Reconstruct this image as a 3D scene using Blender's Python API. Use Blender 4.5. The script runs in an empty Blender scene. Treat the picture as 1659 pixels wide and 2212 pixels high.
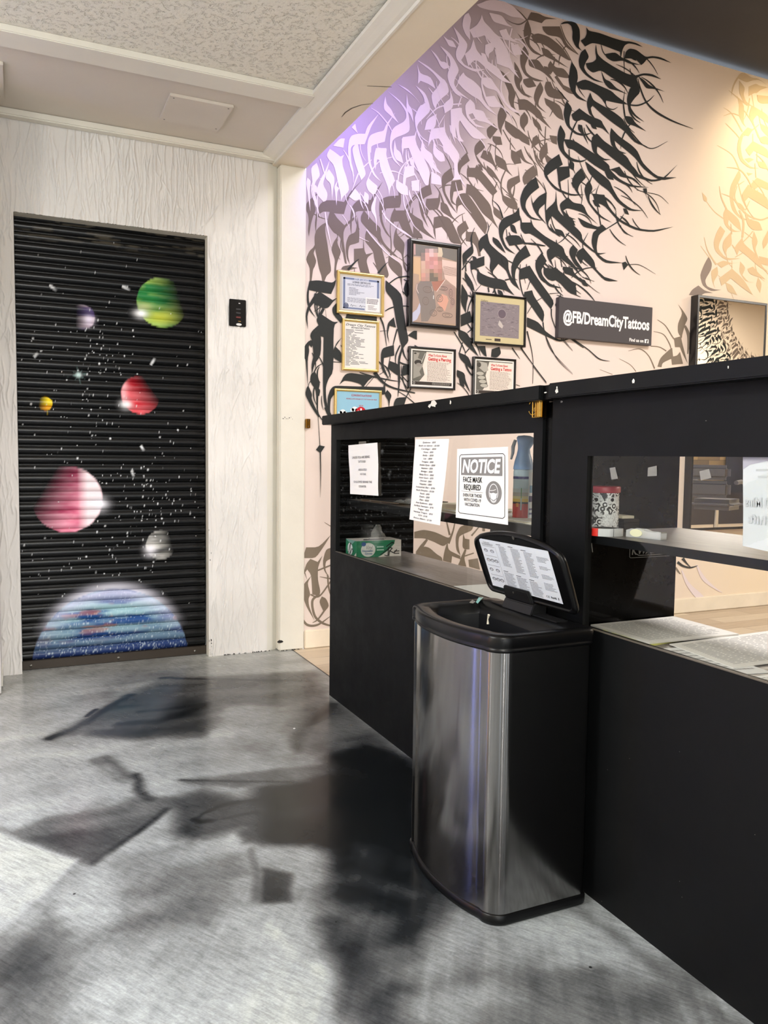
import bpy, bmesh, math, random
import numpy as np
from mathutils import Vector, Matrix
S = bpy.context.scene
COL = S.collection
rng = np.random.default_rng(7)
random.seed(7)

# ------------------------------------------------------------------ camera
IW, IH = 1659.0, 2212.0
CX, CY, FPX = 829.5, 1106.0, 1726.24
RM = np.array([[0.90837457, -0.41798356, 0.01205775],
               [-0.01815055, -0.06822079, -0.99750513],
               [0.41776333, 0.90588943, -0.06955667]])   # rows: camera right, down, forward
CAMP = np.array([0.0, 0.0, 1.10])
cd = bpy.data.cameras.new('camera'); cam = bpy.data.objects.new('camera', cd); COL.objects.link(cam)
cd.sensor_fit = 'VERTICAL'; cd.sensor_height = 24.0; cd.lens = 24.0 * FPX / IH
cd.clip_start = 0.02; cd.clip_end = 100
cam.matrix_world = Matrix(((RM[0][0], -RM[1][0], -RM[2][0], 0), (RM[0][1], -RM[1][1], -RM[2][1], 0),
                           (RM[0][2], -RM[1][2], -RM[2][2], CAMP[2]), (0, 0, 0, 1)))
S.camera = cam

def at(ax, val, u, v):
    """point of the room plane (axis ax = val) seen at photograph pixel u, v"""
    r = RM.T @ np.array([(u - CX) / FPX, (v - CY) / FPX, 1.0])
    t = (val - CAMP[ax]) / r[ax]
    return CAMP + t * r

# ------------------------------------------------------------------ world, lights, exposure
W = bpy.data.worlds.new('world'); S.world = W; W.use_nodes = True
W.node_tree.nodes['Background'].inputs[0].default_value = (0.80, 0.90, 1.0, 1)
W.node_tree.nodes['Background'].inputs[1].default_value = 2.6
S.view_settings.view_transform = 'Standard'
S.view_settings.look = 'None'
S.view_settings.gamma = 1.0
S.view_settings.use_curve_mapping = False
S.view_settings.exposure = 0.85

def area(name, loc, rot, sx, sy, power, col):
    l = bpy.data.lights.new(name, 'AREA'); l.shape = 'RECTANGLE'; l.size = sx; l.size_y = sy
    l.energy = power; l.color = col
    o = bpy.data.objects.new(name, l); COL.objects.link(o); o.location = loc
    o.rotation_euler = [math.radians(a) for a in rot]
    return o
def spot(name, loc, target, power, col, ang=60, blend=1.0, r=0.05):
    l = bpy.data.lights.new(name, 'SPOT'); l.energy = power; l.color = col; l.spot_size = math.radians(ang)
    l.spot_blend = blend; l.shadow_soft_size = r
    o = bpy.data.objects.new(name, l); COL.objects.link(o); o.location = loc
    o.rotation_euler = (Vector(target) - Vector(loc)).to_track_quat('-Z', 'Y').to_euler()
    return o
def bulb(name, loc, power, col, r):
    l = bpy.data.lights.new(name, 'POINT'); l.energy = power; l.color = col; l.shadow_soft_size = r
    o = bpy.data.objects.new(name, l); COL.objects.link(o); o.location = loc
    return o
L_BULB_FRONT = bulb('lobby_fill_bulb', (0.1, -0.6, 2.15), 62, (1.0, 0.97, 0.92), 0.16)  # added point light, lifts the lobby ceiling; no such fixture known
L_BULB_SIDE = bulb('lobby_fill_bulb_side', (-1.9, 1.2, 2.1), 34, (1.0, 0.98, 0.95), 0.16)  # added side point light, same ceiling fill
L_PANEL_BACK = area('lobby_ceiling_light_rear', (-1.2, 1.6, 2.66), (0, 0, 0), 0.6, 1.2, 36, (0.98, 0.98, 1.0))
L_STUDIO_A = area('studio_ceiling_light', (3.2, 1.3, 3.82), (0, 0, 0), 1.2, 1.2, 100, (1.0, 0.95, 0.95))
L_STUDIO_B = area('studio_ceiling_light_far', (9.3, 0.3, 3.82), (0, 0, 0), 1.5, 1.5, 240, (1.0, 0.92, 0.82))
L_SPOT = spot('studio_wall_spot', (5.0, 3.55, 3.80), (5.05, 4.27, 3.1), 40, (1.0, 0.80, 0.50), 100)
L_LED = spot('violet_led', (1.60, 3.72, 2.95), (1.85, 4.27, 2.88), 16.0, (0.30, 0.22, 1.0), 150, 1.0, 0.10)

# ------------------------------------------------------------------ helpers
def lin(c):
    return tuple(((x / 255) / 12.92 if x / 255 <= 0.04045 else ((x / 255 + 0.055) / 1.055) ** 2.4) for x in c[:3])
ORG = {}
def link(name, me, parent=None, loc=None):
    o = bpy.data.objects.new(name, me); COL.objects.link(o)
    if parent is not None:
        o.parent = parent; ORG[o] = ORG[parent]
    else:
        ORG[o] = Vector(loc if loc is not None else (0, 0, 0)); o.location = ORG[o]
    return o
def tag(o, label=None, cat=None, group=None, kind=None):
    if label: o['label'] = label
    if cat: o['category'] = cat
    if group: o['group'] = group
    if kind: o['kind'] = kind
    return o
def thing(name, loc, label, cat, group=None):
    return tag(link(name, None, None, loc), label, cat, group)

class MB:
    """collects polygons with a colour each, then links them as one mesh object"""
    def __init__(s): s.v = []; s.f = []; s.c = []; s.sm = []
    def face(s, pts, col=None, smooth=False):
        b = len(s.v); s.v.extend([tuple(map(float, p)) for p in pts]); s.f.append(list(range(b, b + len(pts)))); s.c.append(col); s.sm.append(smooth)
    def grid(s, P, col=None, closed_u=False, closed_v=False, smooth=True):
        nu, nv = len(P), len(P[0]); b = len(s.v)
        for r in P:
            for p in r: s.v.append(tuple(map(float, p)))
        for i in range(nu - (0 if closed_u else 1)):
            for j in range(nv - (0 if closed_v else 1)):
                i2, j2 = (i + 1) % nu, (j + 1) % nv
                s.f.append([b + i * nv + j, b + i2 * nv + j, b + i2 * nv + j2, b + i * nv + j2]); s.c.append(col); s.sm.append(smooth)
    def box(s, a, b, col=None):
        x0, y0, z0 = a; x1, y1, z1 = b
        p = [(x0, y0, z0), (x1, y0, z0), (x1, y1, z0), (x0, y1, z0), (x0, y0, z1), (x1, y0, z1), (x1, y1, z1), (x0, y1, z1)]
        i0 = len(s.v); s.v.extend(p)
        for f in ((0, 3, 2, 1), (4, 5, 6, 7), (0, 1, 5, 4), (1, 2, 6, 5), (2, 3, 7, 6), (3, 0, 4, 7)):
            s.f.append([i0 + k for k in f]); s.c.append(col); s.sm.append(False)
    def prism(s, pts, vec, col=None, smooth=False):
        pts = [Vector(p) for p in pts]; vec = Vector(vec); q = [p + vec for p in pts]
        i0 = len(s.v); n = len(pts); s.v.extend([tuple(p) for p in pts + q])
        s.f.append(list(range(i0 + n - 1, i0 - 1, -1))); s.f.append(list(range(i0 + n, i0 + 2 * n)))
        s.c += [col, col]; s.sm += [False, False]
        for i in range(n):
            j = (i + 1) % n; s.f.append([i0 + i, i0 + j, i0 + n + j, i0 + n + i]); s.c.append(col); s.sm.append(smooth)
    def tube(s, pts, r, n=8, col=None, caps=True):
        pts = [Vector(p) for p in pts]; rs = r if isinstance(r, (list, tuple)) else [r] * len(pts)
        rings = []
        t0 = (pts[1] - pts[0]).normalized(); up = Vector((0, 0, 1)) if abs(t0.z) < 0.9 else Vector((1, 0, 0))
        nrm = (up - t0 * up.dot(t0)).normalized()
        for i, p in enumerate(pts):
            t = (pts[min(i + 1, len(pts) - 1)] - pts[max(i - 1, 0)]).normalized()
            nrm = (nrm - t * nrm.dot(t)).normalized(); bi = t.cross(nrm)
            rings.append([p + (nrm * math.cos(a) + bi * math.sin(a)) * rs[i] for a in [2 * math.pi * k / n for k in range(n)]])
        s.grid(rings, col, closed_v=True)
        if caps:
            s.face(rings[0][::-1], col); s.face(rings[-1], col)
    def lathe(s, prof, c, n=40, col=None, smooth=True, sx=1, sy=1):
        rings = [[(c[0] + r * sx * math.cos(2 * math.pi * k / n), c[1] + r * sy * math.sin(2 * math.pi * k / n), c[2] + z) for k in range(n)] for r, z in prof]
        s.grid(rings, col, closed_v=True, smooth=smooth)
    def build(s, name, mat, parent=None, loc=None, bevel=0, seg=2, weld=False, auto=True):
        o_ = ORG[parent] if parent is not None else Vector(loc if loc is not None else _base(s.v))
        me = bpy.data.meshes.new(name)
        vv = (np.array(s.v) - np.array(o_)).tolist()
        me.from_pydata(vv, [], s.f)
        me.polygons.foreach_set('use_smooth', s.sm)
        mats = mat if isinstance(mat, (list, tuple)) else [mat]
        for m in mats: me.materials.append(m)
        if any(c is not None for c in s.c):
            if len(mats) > 1 and all((c is None or isinstance(c, int)) for c in s.c):
                for p, c in zip(me.polygons, s.c): p.material_index = c or 0
            else:
                at_ = me.color_attributes.new('Col', 'FLOAT_COLOR', 'CORNER')
                arr = np.ones((len(me.loops), 4), dtype=np.float32)
                k = 0
                for f, c in zip(s.f, s.c):
                    cc = lin(c) if c is not None else (0.5, 0.5, 0.5)
                    arr[k:k + len(f), :3] = cc; k += len(f)
                at_.data.foreach_set('color', arr.ravel())
        if bevel or weld:
            bm = bmesh.new(); bm.from_mesh(me)
            if weld: bmesh.ops.remove_doubles(bm, verts=bm.verts, dist=1e-5)
            if bevel:
                bmesh.ops.bevel(bm, geom=[e for e in bm.edges if len(e.link_faces) == 2 and e.calc_face_angle(0) > 0.5],
                                offset=bevel, segments=seg, affect='EDGES', clamp_overlap=True)
                for f in bm.faces: f.smooth = False
            bm.to_mesh(me); bm.free()
        me.update()
        return link(name, me, parent, o_)
def _base(v):
    a = np.array(v); return (float((a[:, 0].min() + a[:, 0].max()) / 2), float((a[:, 1].min() + a[:, 1].max()) / 2), float(a[:, 2].min()))
def box(name, a, b, mat, parent=None, bevel=0.0, seg=2, loc=None):
    m = MB(); m.box(a, b); return m.build(name, mat, parent, loc, bevel, seg)

# ------------------------------------------------------------------ materials
def mat(name, col=(0.5, 0.5, 0.5), rough=0.5, metal=0.0, spec=0.5, emit=None, es=1.0, coat=0.0, attr=False):
    m = bpy.data.materials.new(name); m.use_nodes = True
    b = m.node_tree.nodes['Principled BSDF']
    b.inputs['Base Color'].default_value = (*col, 1); b.inputs['Roughness'].default_value = rough
    b.inputs['Metallic'].default_value = metal; b.inputs['Specular IOR Level'].default_value = spec
    b.inputs['Coat Weight'].default_value = coat
    if emit: b.inputs['Emission Color'].default_value = (*emit, 1); b.inputs['Emission Strength'].default_value = es
    if attr:
        n = m.node_tree.nodes.new('ShaderNodeAttribute'); n.attribute_name = 'Col'
        m.node_tree.links.new(n.outputs['Color'], b.inputs['Base Color'])
    return m
def N(m, t, **kw):
    n = m.node_tree.nodes.new(t)
    for k, v in kw.items(): setattr(n, k, v)
    return n
def LK(m, a, b): m.node_tree.links.new(a, b)
def BS(m): return m.node_tree.nodes['Principled BSDF']
def coords(m, scale=(1, 1, 1), rot=(0, 0, 0)):
    g = N(m, 'ShaderNodeNewGeometry'); mp = N(m, 'ShaderNodeMapping')
    mp.inputs['Scale'].default_value = scale; mp.inputs['Rotation'].default_value = rot
    LK(m, g.outputs['Position'], mp.inputs['Vector']); return mp.outputs['Vector']
def noise(m, vec, scale, detail=4, rough=0.5, dist=0.0):
    n = N(m, 'ShaderNodeTexNoise'); n.inputs['Scale'].default_value = scale; n.inputs['Detail'].default_value = detail
    n.inputs['Roughness'].default_value = rough; n.inputs['Distortion'].default_value = dist
    LK(m, vec, n.inputs['Vector']); return n.outputs['Fac']
def ramp(m, fac, stops):
    r = N(m, 'ShaderNodeValToRGB'); cr = r.color_ramp
    while len(cr.elements) < len(stops): cr.elements.new(0.5)
    for e, (p, c) in zip(cr.elements, stops):
        e.position = p; e.color = (c, c, c, 1) if isinstance(c, (int, float)) else (*c, 1)
    LK(m, fac, r.inputs['Fac']); return r.outputs['Color']
def math_(m, op, a, b):
    n = N(m, 'ShaderNodeMath', operation=op)
    for i, x in enumerate((a, b)):
        if isinstance(x, (int, float)): n.inputs[i].default_value = x
        else: LK(m, x, n.inputs[i])
    return n.outputs[0]
def mixc(m, fac, a, b, mode='MIX'):
    n = N(m, 'ShaderNodeMix', data_type='RGBA', blend_type=mode)
    for i, x in ((0, fac), (6, a), (7, b)):
        if isinstance(x, (int, float)): n.inputs[i].default_value = x
        elif isinstance(x, tuple): n.inputs[i].default_value = (*x, 1)
        else: LK(m, x, n.inputs[i])
    return n.outputs[2]
def bump(m, h, strength, dist):
    b = N(m, 'ShaderNodeBump'); b.inputs['Strength'].default_value = strength; b.inputs['Distance'].default_value = dist
    LK(m, h, b.inputs['Height']); LK(m, b.outputs['Normal'], BS(m).inputs['Normal'])

M_PRINT = mat('printed_sheet', rough=0.6, spec=0.3, attr=True)
M_PRINT_GLOSS = mat('glossy_print', rough=0.25, spec=0.5, attr=True)

# combed stucco wall
M_STUCCO = mat('combed_stucco', lin((222, 218, 212)), 0.55, spec=0.35)
v = coords(M_STUCCO, (1, 1, 0.13))
vd = coords(M_STUCCO, (1, 1, 0.5))
n1 = noise(M_STUCCO, v, 24, 2.5, 0.5, 0.5)
n2 = noise(M_STUCCO, coords(M_STUCCO, (1, 1, 0.25)), 60, 3, 0.6, 0.6)
r1 = ramp(M_STUCCO, n1, [(0.40, 0.0), (0.44, 0.9), (0.47, 0.1), (0.52, 0.1), (0.56, 1.0), (0.60, 0.15), (0.66, 0.4)])
big = ramp(M_STUCCO, noise(M_STUCCO, vd, 3.0, 2), [(0.36, 0.35), (0.6, 1.0)])
h1 = math_(M_STUCCO, 'MULTIPLY', r1, big)
h = math_(M_STUCCO, 'ADD', h1, math_(M_STUCCO, 'MULTIPLY', n2, 0.35))
bump(M_STUCCO, n2, 0.35, 0.0035)
cst = noise(M_STUCCO, coords(M_STUCCO, (1, 1, 1)), 2.2, 3)
LK(M_STUCCO, mixc(M_STUCCO, ramp(M_STUCCO, cst, [(0.3, 0.0), (0.7, 1.0)]), lin((214, 211, 207)), lin((226, 223, 219))), BS(M_STUCCO).inputs['Base Color'])

# knockdown ceiling
M_CEIL_TEX = mat('knockdown_ceiling', lin((226, 224, 212)), 0.8, spec=0.2)
v = coords(M_CEIL_TEX)
n1 = noise(M_CEIL_TEX, v, 44, 5, 0.65, 0.2)
hh = ramp(M_CEIL_TEX, n1, [(0.36, 0.0), (0.46, 0.8), (0.70, 1.0)])
bump(M_CEIL_TEX, hh, 0.8, 0.006)
pits = ramp(M_CEIL_TEX, noise(M_CEIL_TEX, v, 60, 4, 0.6), [(0.30, 0.6), (0.36, 1.0)])
LK(M_CEIL_TEX, mixc(M_CEIL_TEX, 1.0, pits, lin((226, 224, 212)), 'MULTIPLY'), BS(M_CEIL_TEX).inputs['Base Color'])

def paint(name, c, rough=0.5, amp=0.1, bs=0.15):
    m = mat(name, lin(c), rough, spec=0.35)
    v = coords(m)
    f = ramp(m, noise(m, v, 5, 4, 0.6), [(0.3, 1 - amp), (0.7, 1.0)])
    LK(m, mixc(m, 1.0, f, lin(c), 'MULTIPLY'), BS(m).inputs['Base Color'])
    bump(m, noise(m, v, 90, 3), bs, 0.002)
    return m
M_CEIL = paint('smooth_ceiling_paint', (206, 199, 188), 0.6, 0.04)
M_TRIMW = paint('white_trim_paint', (222, 219, 208), 0.45, 0.06)
M_BEAM = paint('beam_paint', (226, 217, 198), 0.5, 0.04, 0.1)
M_COLUMN = paint('column_paint', (226, 222, 210), 0.45, 0.07)
M_BASEB = paint('baseboard_paint', (238, 226, 205), 0.4, 0.12)
M_DARKCEIL = paint('dark_ceiling_paint', (60, 61, 64), 0.9, 0.1)
M_REVEAL = paint('door_reveal_paint', (176, 174, 170), 0.5, 0.05)

M_MURAL = mat('painted_mural', rough=0.62, spec=0.3, attr=True)
bump(M_MURAL, noise(M_MURAL, coords(M_MURAL), 120, 2), 0.08, 0.001)

def blacklam(name, c=(13, 14, 15), rough=0.5, spec=0.14):
    m = mat(name, lin(c), rough, spec=spec)
    v = coords(m)
    n = noise(m, v, 7, 5, 0.7)
    LK(m, ramp(m, n, [(0.3, rough - 0.07), (0.7, rough + 0.1)]), BS(m).inputs['Roughness'])
    bump(m, noise(m, v, 260, 2), 0.03, 0.001)
    return m
M_BLACK = blacklam('black_laminate')
M_BLACK_EDGE = blacklam('black_painted_edge', (15, 16, 16), 0.38)
M_BLACKGLOSS = blacklam('black_gloss_panel', (5, 5, 5), 0.25, 0.09)
# grey wood-look worktop
M_WORKTOP = mat('dark_worktop', lin((96, 90, 86)), 0.38)
v = coords(M_WORKTOP, (9, 1.2, 1))
f = ramp(M_WORKTOP, noise(M_WORKTOP, v, 6, 6, 0.65, 0.8), [(0.3, lin((92, 86, 82))), (0.7, lin((128, 120, 114)))])
LK(M_WORKTOP, f, BS(M_WORKTOP).inputs['Base Color'])

# thin clear plexiglass
M_GLASS = bpy.data.materials.new('clear_acrylic'); M_GLASS.use_nodes = True
nt = M_GLASS.node_tree; nt.nodes.clear()
o_ = nt.nodes.new('ShaderNodeOutputMaterial'); mx = nt.nodes.new('ShaderNodeMixShader'); tr = nt.nodes.new('ShaderNodeBsdfTransparent')
gl = nt.nodes.new('ShaderNodeBsdfGlossy'); lw = nt.nodes.new('ShaderNodeLayerWeight'); lw.inputs['Blend'].default_value = 0.5
pw = nt.nodes.new('ShaderNodeMath'); pw.operation = 'POWER'; pw.inputs[1].default_value = 4.0; nt.links.new(lw.outputs['Facing'], pw.inputs[0])
fr = nt.nodes.new('ShaderNodeMath'); fr.operation = 'MULTIPLY_ADD'; fr.inputs[1].default_value = 0.6; fr.inputs[2].default_value = 0.014; nt.links.new(pw.outputs[0], fr.inputs[0])
tr.inputs[0].default_value = (0.96, 0.97, 0.96, 1); gl.inputs['Roughness'].default_value = 0.02
nt.links.new(fr.outputs[0], mx.inputs[0]); nt.links.new(tr.outputs[0], mx.inputs[1]); nt.links.new(gl.outputs[0], mx.inputs[2]); nt.links.new(mx.outputs[0], o_.inputs[0])
M_MIRROR = mat('mirror_glass', (0.9, 0.9, 0.9), 0.0, 1.0)
M_GOLD = mat('gold_frame', lin((200, 174, 108)), 0.36, 0.6)
M_BRASS = mat('polished_brass', lin((190, 150, 70)), 0.18, 1.0)
M_FRAMEB = mat('black_frame', lin((18, 18, 19)), 0.25)
M_PLASTIC = mat('black_plastic', lin((8, 8, 9)), 0.30, spec=.25)
M_PLASTIC_M = mat('matte_black_plastic', lin((15, 15, 16)), 0.5, spec=.35)
M_PAPER = mat('white_paper', lin((236, 234, 230)), 0.7, spec=0.2)
M_STEELBOLT = mat('bolt_steel', lin((120, 118, 112)), 0.35, 0.9)
# brushed stainless
M_STEEL = mat('brushed_stainless', lin((134, 132, 131)), 0.12, 1.0)
BS(M_STEEL).inputs['Anisotropic'].default_value = 0.97
tg = N(M_STEEL, 'ShaderNodeTangent', direction_type='RADIAL', axis='Z'); LK(M_STEEL, tg.outputs[0], BS(M_STEEL).inputs['Tangent'])
BS(M_STEEL).inputs['Anisotropic Rotation'].default_value = 0.25

# oak plank floor
M_WOOD = mat('oak_plank_floor', lin((200, 178, 150)), 0.4)
vv = coords(M_WOOD, (1, 1, 1))
br = N(M_WOOD, 'ShaderNodeTexBrick'); br.offset = 0.37; br.inputs['Scale'].default_value = 1.0
br.inputs['Brick Width'].default_value = 1.2; br.inputs['Row Height'].default_value = 0.15; br.inputs['Mortar Size'].default_value = 0.0015
br.inputs['Color1'].default_value = (*lin((214, 196, 170)), 1); br.inputs['Color2'].default_value = (*lin((184, 162, 136)), 1); br.inputs['Mortar'].default_value = (*lin((110, 92, 74)), 1)
LK(M_WOOD, vv, br.inputs['Vector'])
gr = ramp(M_WOOD, noise(M_WOOD, coords(M_WOOD, (0.8, 14, 1)), 5, 6, 0.65, 0.5), [(0.3, 0.82), (0.7, 1.05)])
LK(M_WOOD, mixc(M_WOOD, 1.0, gr, br.outputs['Color'], 'MULTIPLY'), BS(M_WOOD).inputs['Base Color'])

# value noise for painted patterns
def vnoise(x, y, seed=0):
    r = np.random.default_rng(seed); T = r.random((256, 256))
    xi = np.floor(x).astype(int); yi = np.floor(y).astype(int); fx = x - xi; fy = y - yi
    fx = fx * fx * (3 - 2 * fx); fy = fy * fy * (3 - 2 * fy)
    a = T[xi % 256, yi % 256]; b = T[(xi + 1) % 256, yi % 256]; c = T[xi % 256, (yi + 1) % 256]; d = T[(xi + 1) % 256, (yi + 1) % 256]
    return (a * (1 - fx) + b * fx) * (1 - fy) + (c * (1 - fx) + d * fx) * fy
def fbm(x, y, seed=0, oct=4):
    s = 0; a = 0.5; t = 0
    for i in range(oct): s = s + a * vnoise(x * 2 ** i, y * 2 ** i, seed + i); t += a; a *= 0.5
    return s / t
def grid_mesh(name, P, cols, mat_, loc=(0, 0, 0), smooth=False):
    """P: (nu,nv,3) array; cols: (nu,nv,3) linear"""
    nu, nv = P.shape[:2]
    me = bpy.data.meshes.new(name)
    idx = np.arange(nu * nv).reshape(nu, nv)
    q = np.stack([idx[:-1, :-1], idx[1:, :-1], idx[1:, 1:], idx[:-1, 1:]], -1).reshape(-1, 4)
    me.vertices.add(nu * nv); me.vertices.foreach_set('co', (P - np.array(loc)).astype(np.float32).ravel())
    me.loops.add(q.size); me.loops.foreach_set('vertex_index', q.ravel().astype(np.int32))
    me.polygons.add(len(q)); me.polygons.foreach_set('loop_start', np.arange(0, q.size, 4, dtype=np.int32))
    me.polygons.foreach_set('loop_total', np.full(len(q), 4, dtype=np.int32))
    me.update(calc_edges=True)
    if smooth: me.polygons.foreach_set('use_smooth', np.ones(len(q), dtype=bool))
    if cols is not None:
        a = me.color_attributes.new('Col', 'FLOAT_COLOR', 'POINT')
        c4 = np.ones((nu * nv, 4), dtype=np.float32); c4[:, :3] = cols.reshape(-1, 3); a.data.foreach_set('color', c4.ravel())
    me.materials.append(mat_)
    return me
def nlin(c):
    c = np.asarray(c, float) / 255.0
    return np.where(c <= 0.04045, c / 12.92, ((c + 0.055) / 1.055) ** 2.4)
# ------------------------------------------------------------------ floor (poured grey epoxy, marbled)
FX = np.concatenate([np.linspace(-3.0, -1.6, 15), np.arange(-1.58, 1.30, 0.009), [1.294, 1.35, 1.404]])
FY = np.concatenate([np.linspace(-3.4, 0.6, 30), np.arange(0.62, 4.30, 0.009), [4.30, 4.40]])
GX, GY = np.meshgrid(FX, FY, indexing='ij')
wx = GX + 0.03 * (fbm(GX * 5, GY * 5, 11) - 0.5) * 2 + 0.010 * (fbm(GX * 22, GY * 22, 12) - 0.5) * 2
wy = GY + 0.03 * (fbm(GX * 5, GY * 5, 13) - 0.5) * 2 + 0.010 * (fbm(GX * 22, GY * 22, 14) - 0.5) * 2
tone = 0.63 + 0.22 * (fbm(GX * 1.6, GY * 1.6, 5) - 0.5)
FC = lambda x, y: at(2, 0.0, x / 1.8433, 1420 + y / 1.8433)[:2]       # sketch coordinates of the painter's patches
def sdf(poly, X, Y):
    d = np.full(X.shape, 1e9); ins = np.zeros(X.shape, bool); n = len(poly)
    for i in range(n):
        (x0, y0), (x1, y1) = poly[i], poly[(i + 1) % n]
        ex, ey = x1 - x0, y1 - y0; px, py = X - x0, Y - y0
        t = np.clip((px * ex + py * ey) / (ex * ex + ey * ey + 1e-12), 0, 1)
        d = np.minimum(d, np.hypot(px - t * ex, py - t * ey))
        c = ((y0 <= Y) & (y1 > Y)) | ((y1 <= Y) & (y0 > Y))
        with np.errstate(divide='ignore', invalid='ignore'):
            xi = x0 + (Y - y0) * ex / (ey if ey != 0 else 1e-9)
        ins ^= c & (X < xi)
    return np.where(ins, -d, d)
def seg(poly, X, Y):
    d = np.full(X.shape, 1e9)
    for (x0, y0), (x1, y1) in zip(poly[:-1], poly[1:]):
        ex, ey = x1 - x0, y1 - y0; px, py = X - x0, Y - y0
        t = np.clip((px * ex + py * ey) / (ex * ex + ey * ey + 1e-12), 0, 1)
        d = np.minimum(d, np.hypot(px - t * ex, py - t * ey))
    return d
def patch(pts, val, soft, warp=1.0, op=1.0):
    global tone
    P = [FC(pts[i], pts[i + 1]) for i in range(0, len(pts), 2)]
    X = GX + (wx - GX) * warp; Y = GY + (wy - GY) * warp
    s = sdf(P, X, Y); a = np.clip(0.5 - s / (2 * soft), 0, 1); a = a * a * (3 - 2 * a) * op
    tone = tone * (1 - a) + val * a
def streak(pts, w, val, op=1.0, warp=0.6):
    global tone
    P = [FC(pts[i], pts[i + 1]) for i in range(0, len(pts), 2)]
    X = GX + (wx - GX) * warp; Y = GY + (wy - GY) * warp
    a = np.clip(1 - seg(P, X, Y) / w, 0, 1); a = a * a * (3 - 2 * a) * op
    tone = tone * (1 - a) + val * a
patch([-300, -20, 400, 90, 420, 200, 190, 320, 400, 420, 350, 600, 120, 720, -500, 560], 0.66, 0.03)
patch([370, 300, 520, 150, 640, 85, 900, 70, 1260, 60, 1300, 160, 1180, 200, 900, 190, 830, 320, 560, 330], 0.43, 0.05)
patch([200, 320, 300, 260, 430, 200, 520, 150, 620, 160, 820, 150, 820, 300, 560, 320, 330, 300], 0.34, 0.05)
streak([480, 265, 620, 255, 760, 215, 820, 190], 0.05, 0.17)
streak([560, 215, 680, 205, 800, 190], 0.03, 0.22)
streak([200, 322, 330, 265, 430, 205, 520, 150], 0.035, 0.25)
streak([340, 235, 390, 205], 0.02, 0.22)
streak([640, 82, 900, 88, 1220, 95], 0.03, 0.33)
patch([1180, 180, 1300, 160, 1640, 400, 1500, 420, 1250, 380, 1150, 300], 0.46, 0.05)
streak([1170, 370, 1200, 300, 1320, 190], 0.05, 0.33)
patch([600, 340, 850, 330, 1040, 420, 900, 475, 620, 520, 480, 430], 0.66, 0.05)
patch([930, 260, 1100, 300, 1180, 380, 1040, 420, 960, 340], 0.60, 0.03)
# dark wedge with the sharp lower edge
patch([-60, 680, 60, 690, 180, 640, 330, 625, 480, 590, 560, 545, 690, 560, 660, 600, 540, 700, 380, 815, 300, 800, 100, 738], 0.42, 0.035, 0.5)
patch([120, 720, 330, 680, 560, 620, 670, 590, 540, 700, 380, 815, 300, 800], 0.33, 0.03, 0.4)
streak([380, 812, 450, 762, 540, 700, 660, 602], 0.022, 0.22, 1, 0.3)
streak([420, 400, 480, 450, 500, 480], 0.05, 0.42); streak([540, 470, 560, 530, 600, 560], 0.035, 0.30); streak([370, 410, 440, 460, 500, 500], 0.04, 0.50)
patch([-600, 640, 0, 700, 100, 740, 310, 803, 190, 930, 0, 1110, -500, 1500], 0.72, 0.012, 0.3)
patch([660, 560, 800, 530, 960, 560, 1050, 500, 1380, 470, 1420, 740, 1050, 750, 960, 690, 760, 740, 690, 700], 0.29, 0.05)
patch([700, 488, 900, 470, 1280, 430, 1390, 485, 1300, 520, 1000, 520, 800, 515], 0.44, 0.025)
streak([720, 489, 900, 493, 1160, 498], 0.014, 0.26, 0.9, 0.3)
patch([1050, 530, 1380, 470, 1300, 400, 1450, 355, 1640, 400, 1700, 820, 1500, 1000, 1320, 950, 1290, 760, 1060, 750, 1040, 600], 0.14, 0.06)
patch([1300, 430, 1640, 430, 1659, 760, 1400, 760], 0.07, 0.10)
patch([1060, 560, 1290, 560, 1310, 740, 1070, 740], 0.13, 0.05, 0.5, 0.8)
streak([1050, 565, 950, 575, 880, 590, 810, 620, 780, 645], 0.016, 0.18, 1, 0.25)
streak([775, 640, 800, 655, 900, 640, 1050, 605], 0.014, 0.22, 1, 0.25)
streak([775, 645, 800, 655, 840, 650], 0.022, 0.08, 1, 0.25)
patch([720, 740, 1050, 755, 1240, 745, 1320, 900, 1330, 1010, 1380, 1200, 1420, 1470, 1380, 1900, 0, 1900, -400, 1500, 0, 1130, 380, 830, 560, 720], 0.64, 0.05)
patch([450, 780, 690, 740, 1000, 770, 960, 850, 840, 1060, 600, 1090, 500, 1000], 0.54, 0.04)
patch([1040, 840, 1160, 860, 1168, 975, 1045, 975], 0.34, 0.014, 0.4)
streak([1000, 760, 1020, 880, 1030, 960], 0.02, 0.5); 
patch([960, 690, 1040, 700, 1050, 745, 980, 740], 0.30, 0.02)
patch([40, 1120, 200, 1080, 265, 1180, 270, 1600, -100, 1700, -150, 1300], 0.42, 0.10)
patch([150, 975, 210, 970, 270, 1100, 180, 1120], 0.50, 0.05)
patch([1010, 1070, 1230, 1060, 1350, 1300, 1300, 1500, 1000, 1500], 0.72, 0.10)
streak([1090, 1060, 1180, 1180, 1300, 1260], 0.03, 0.78)
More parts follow.
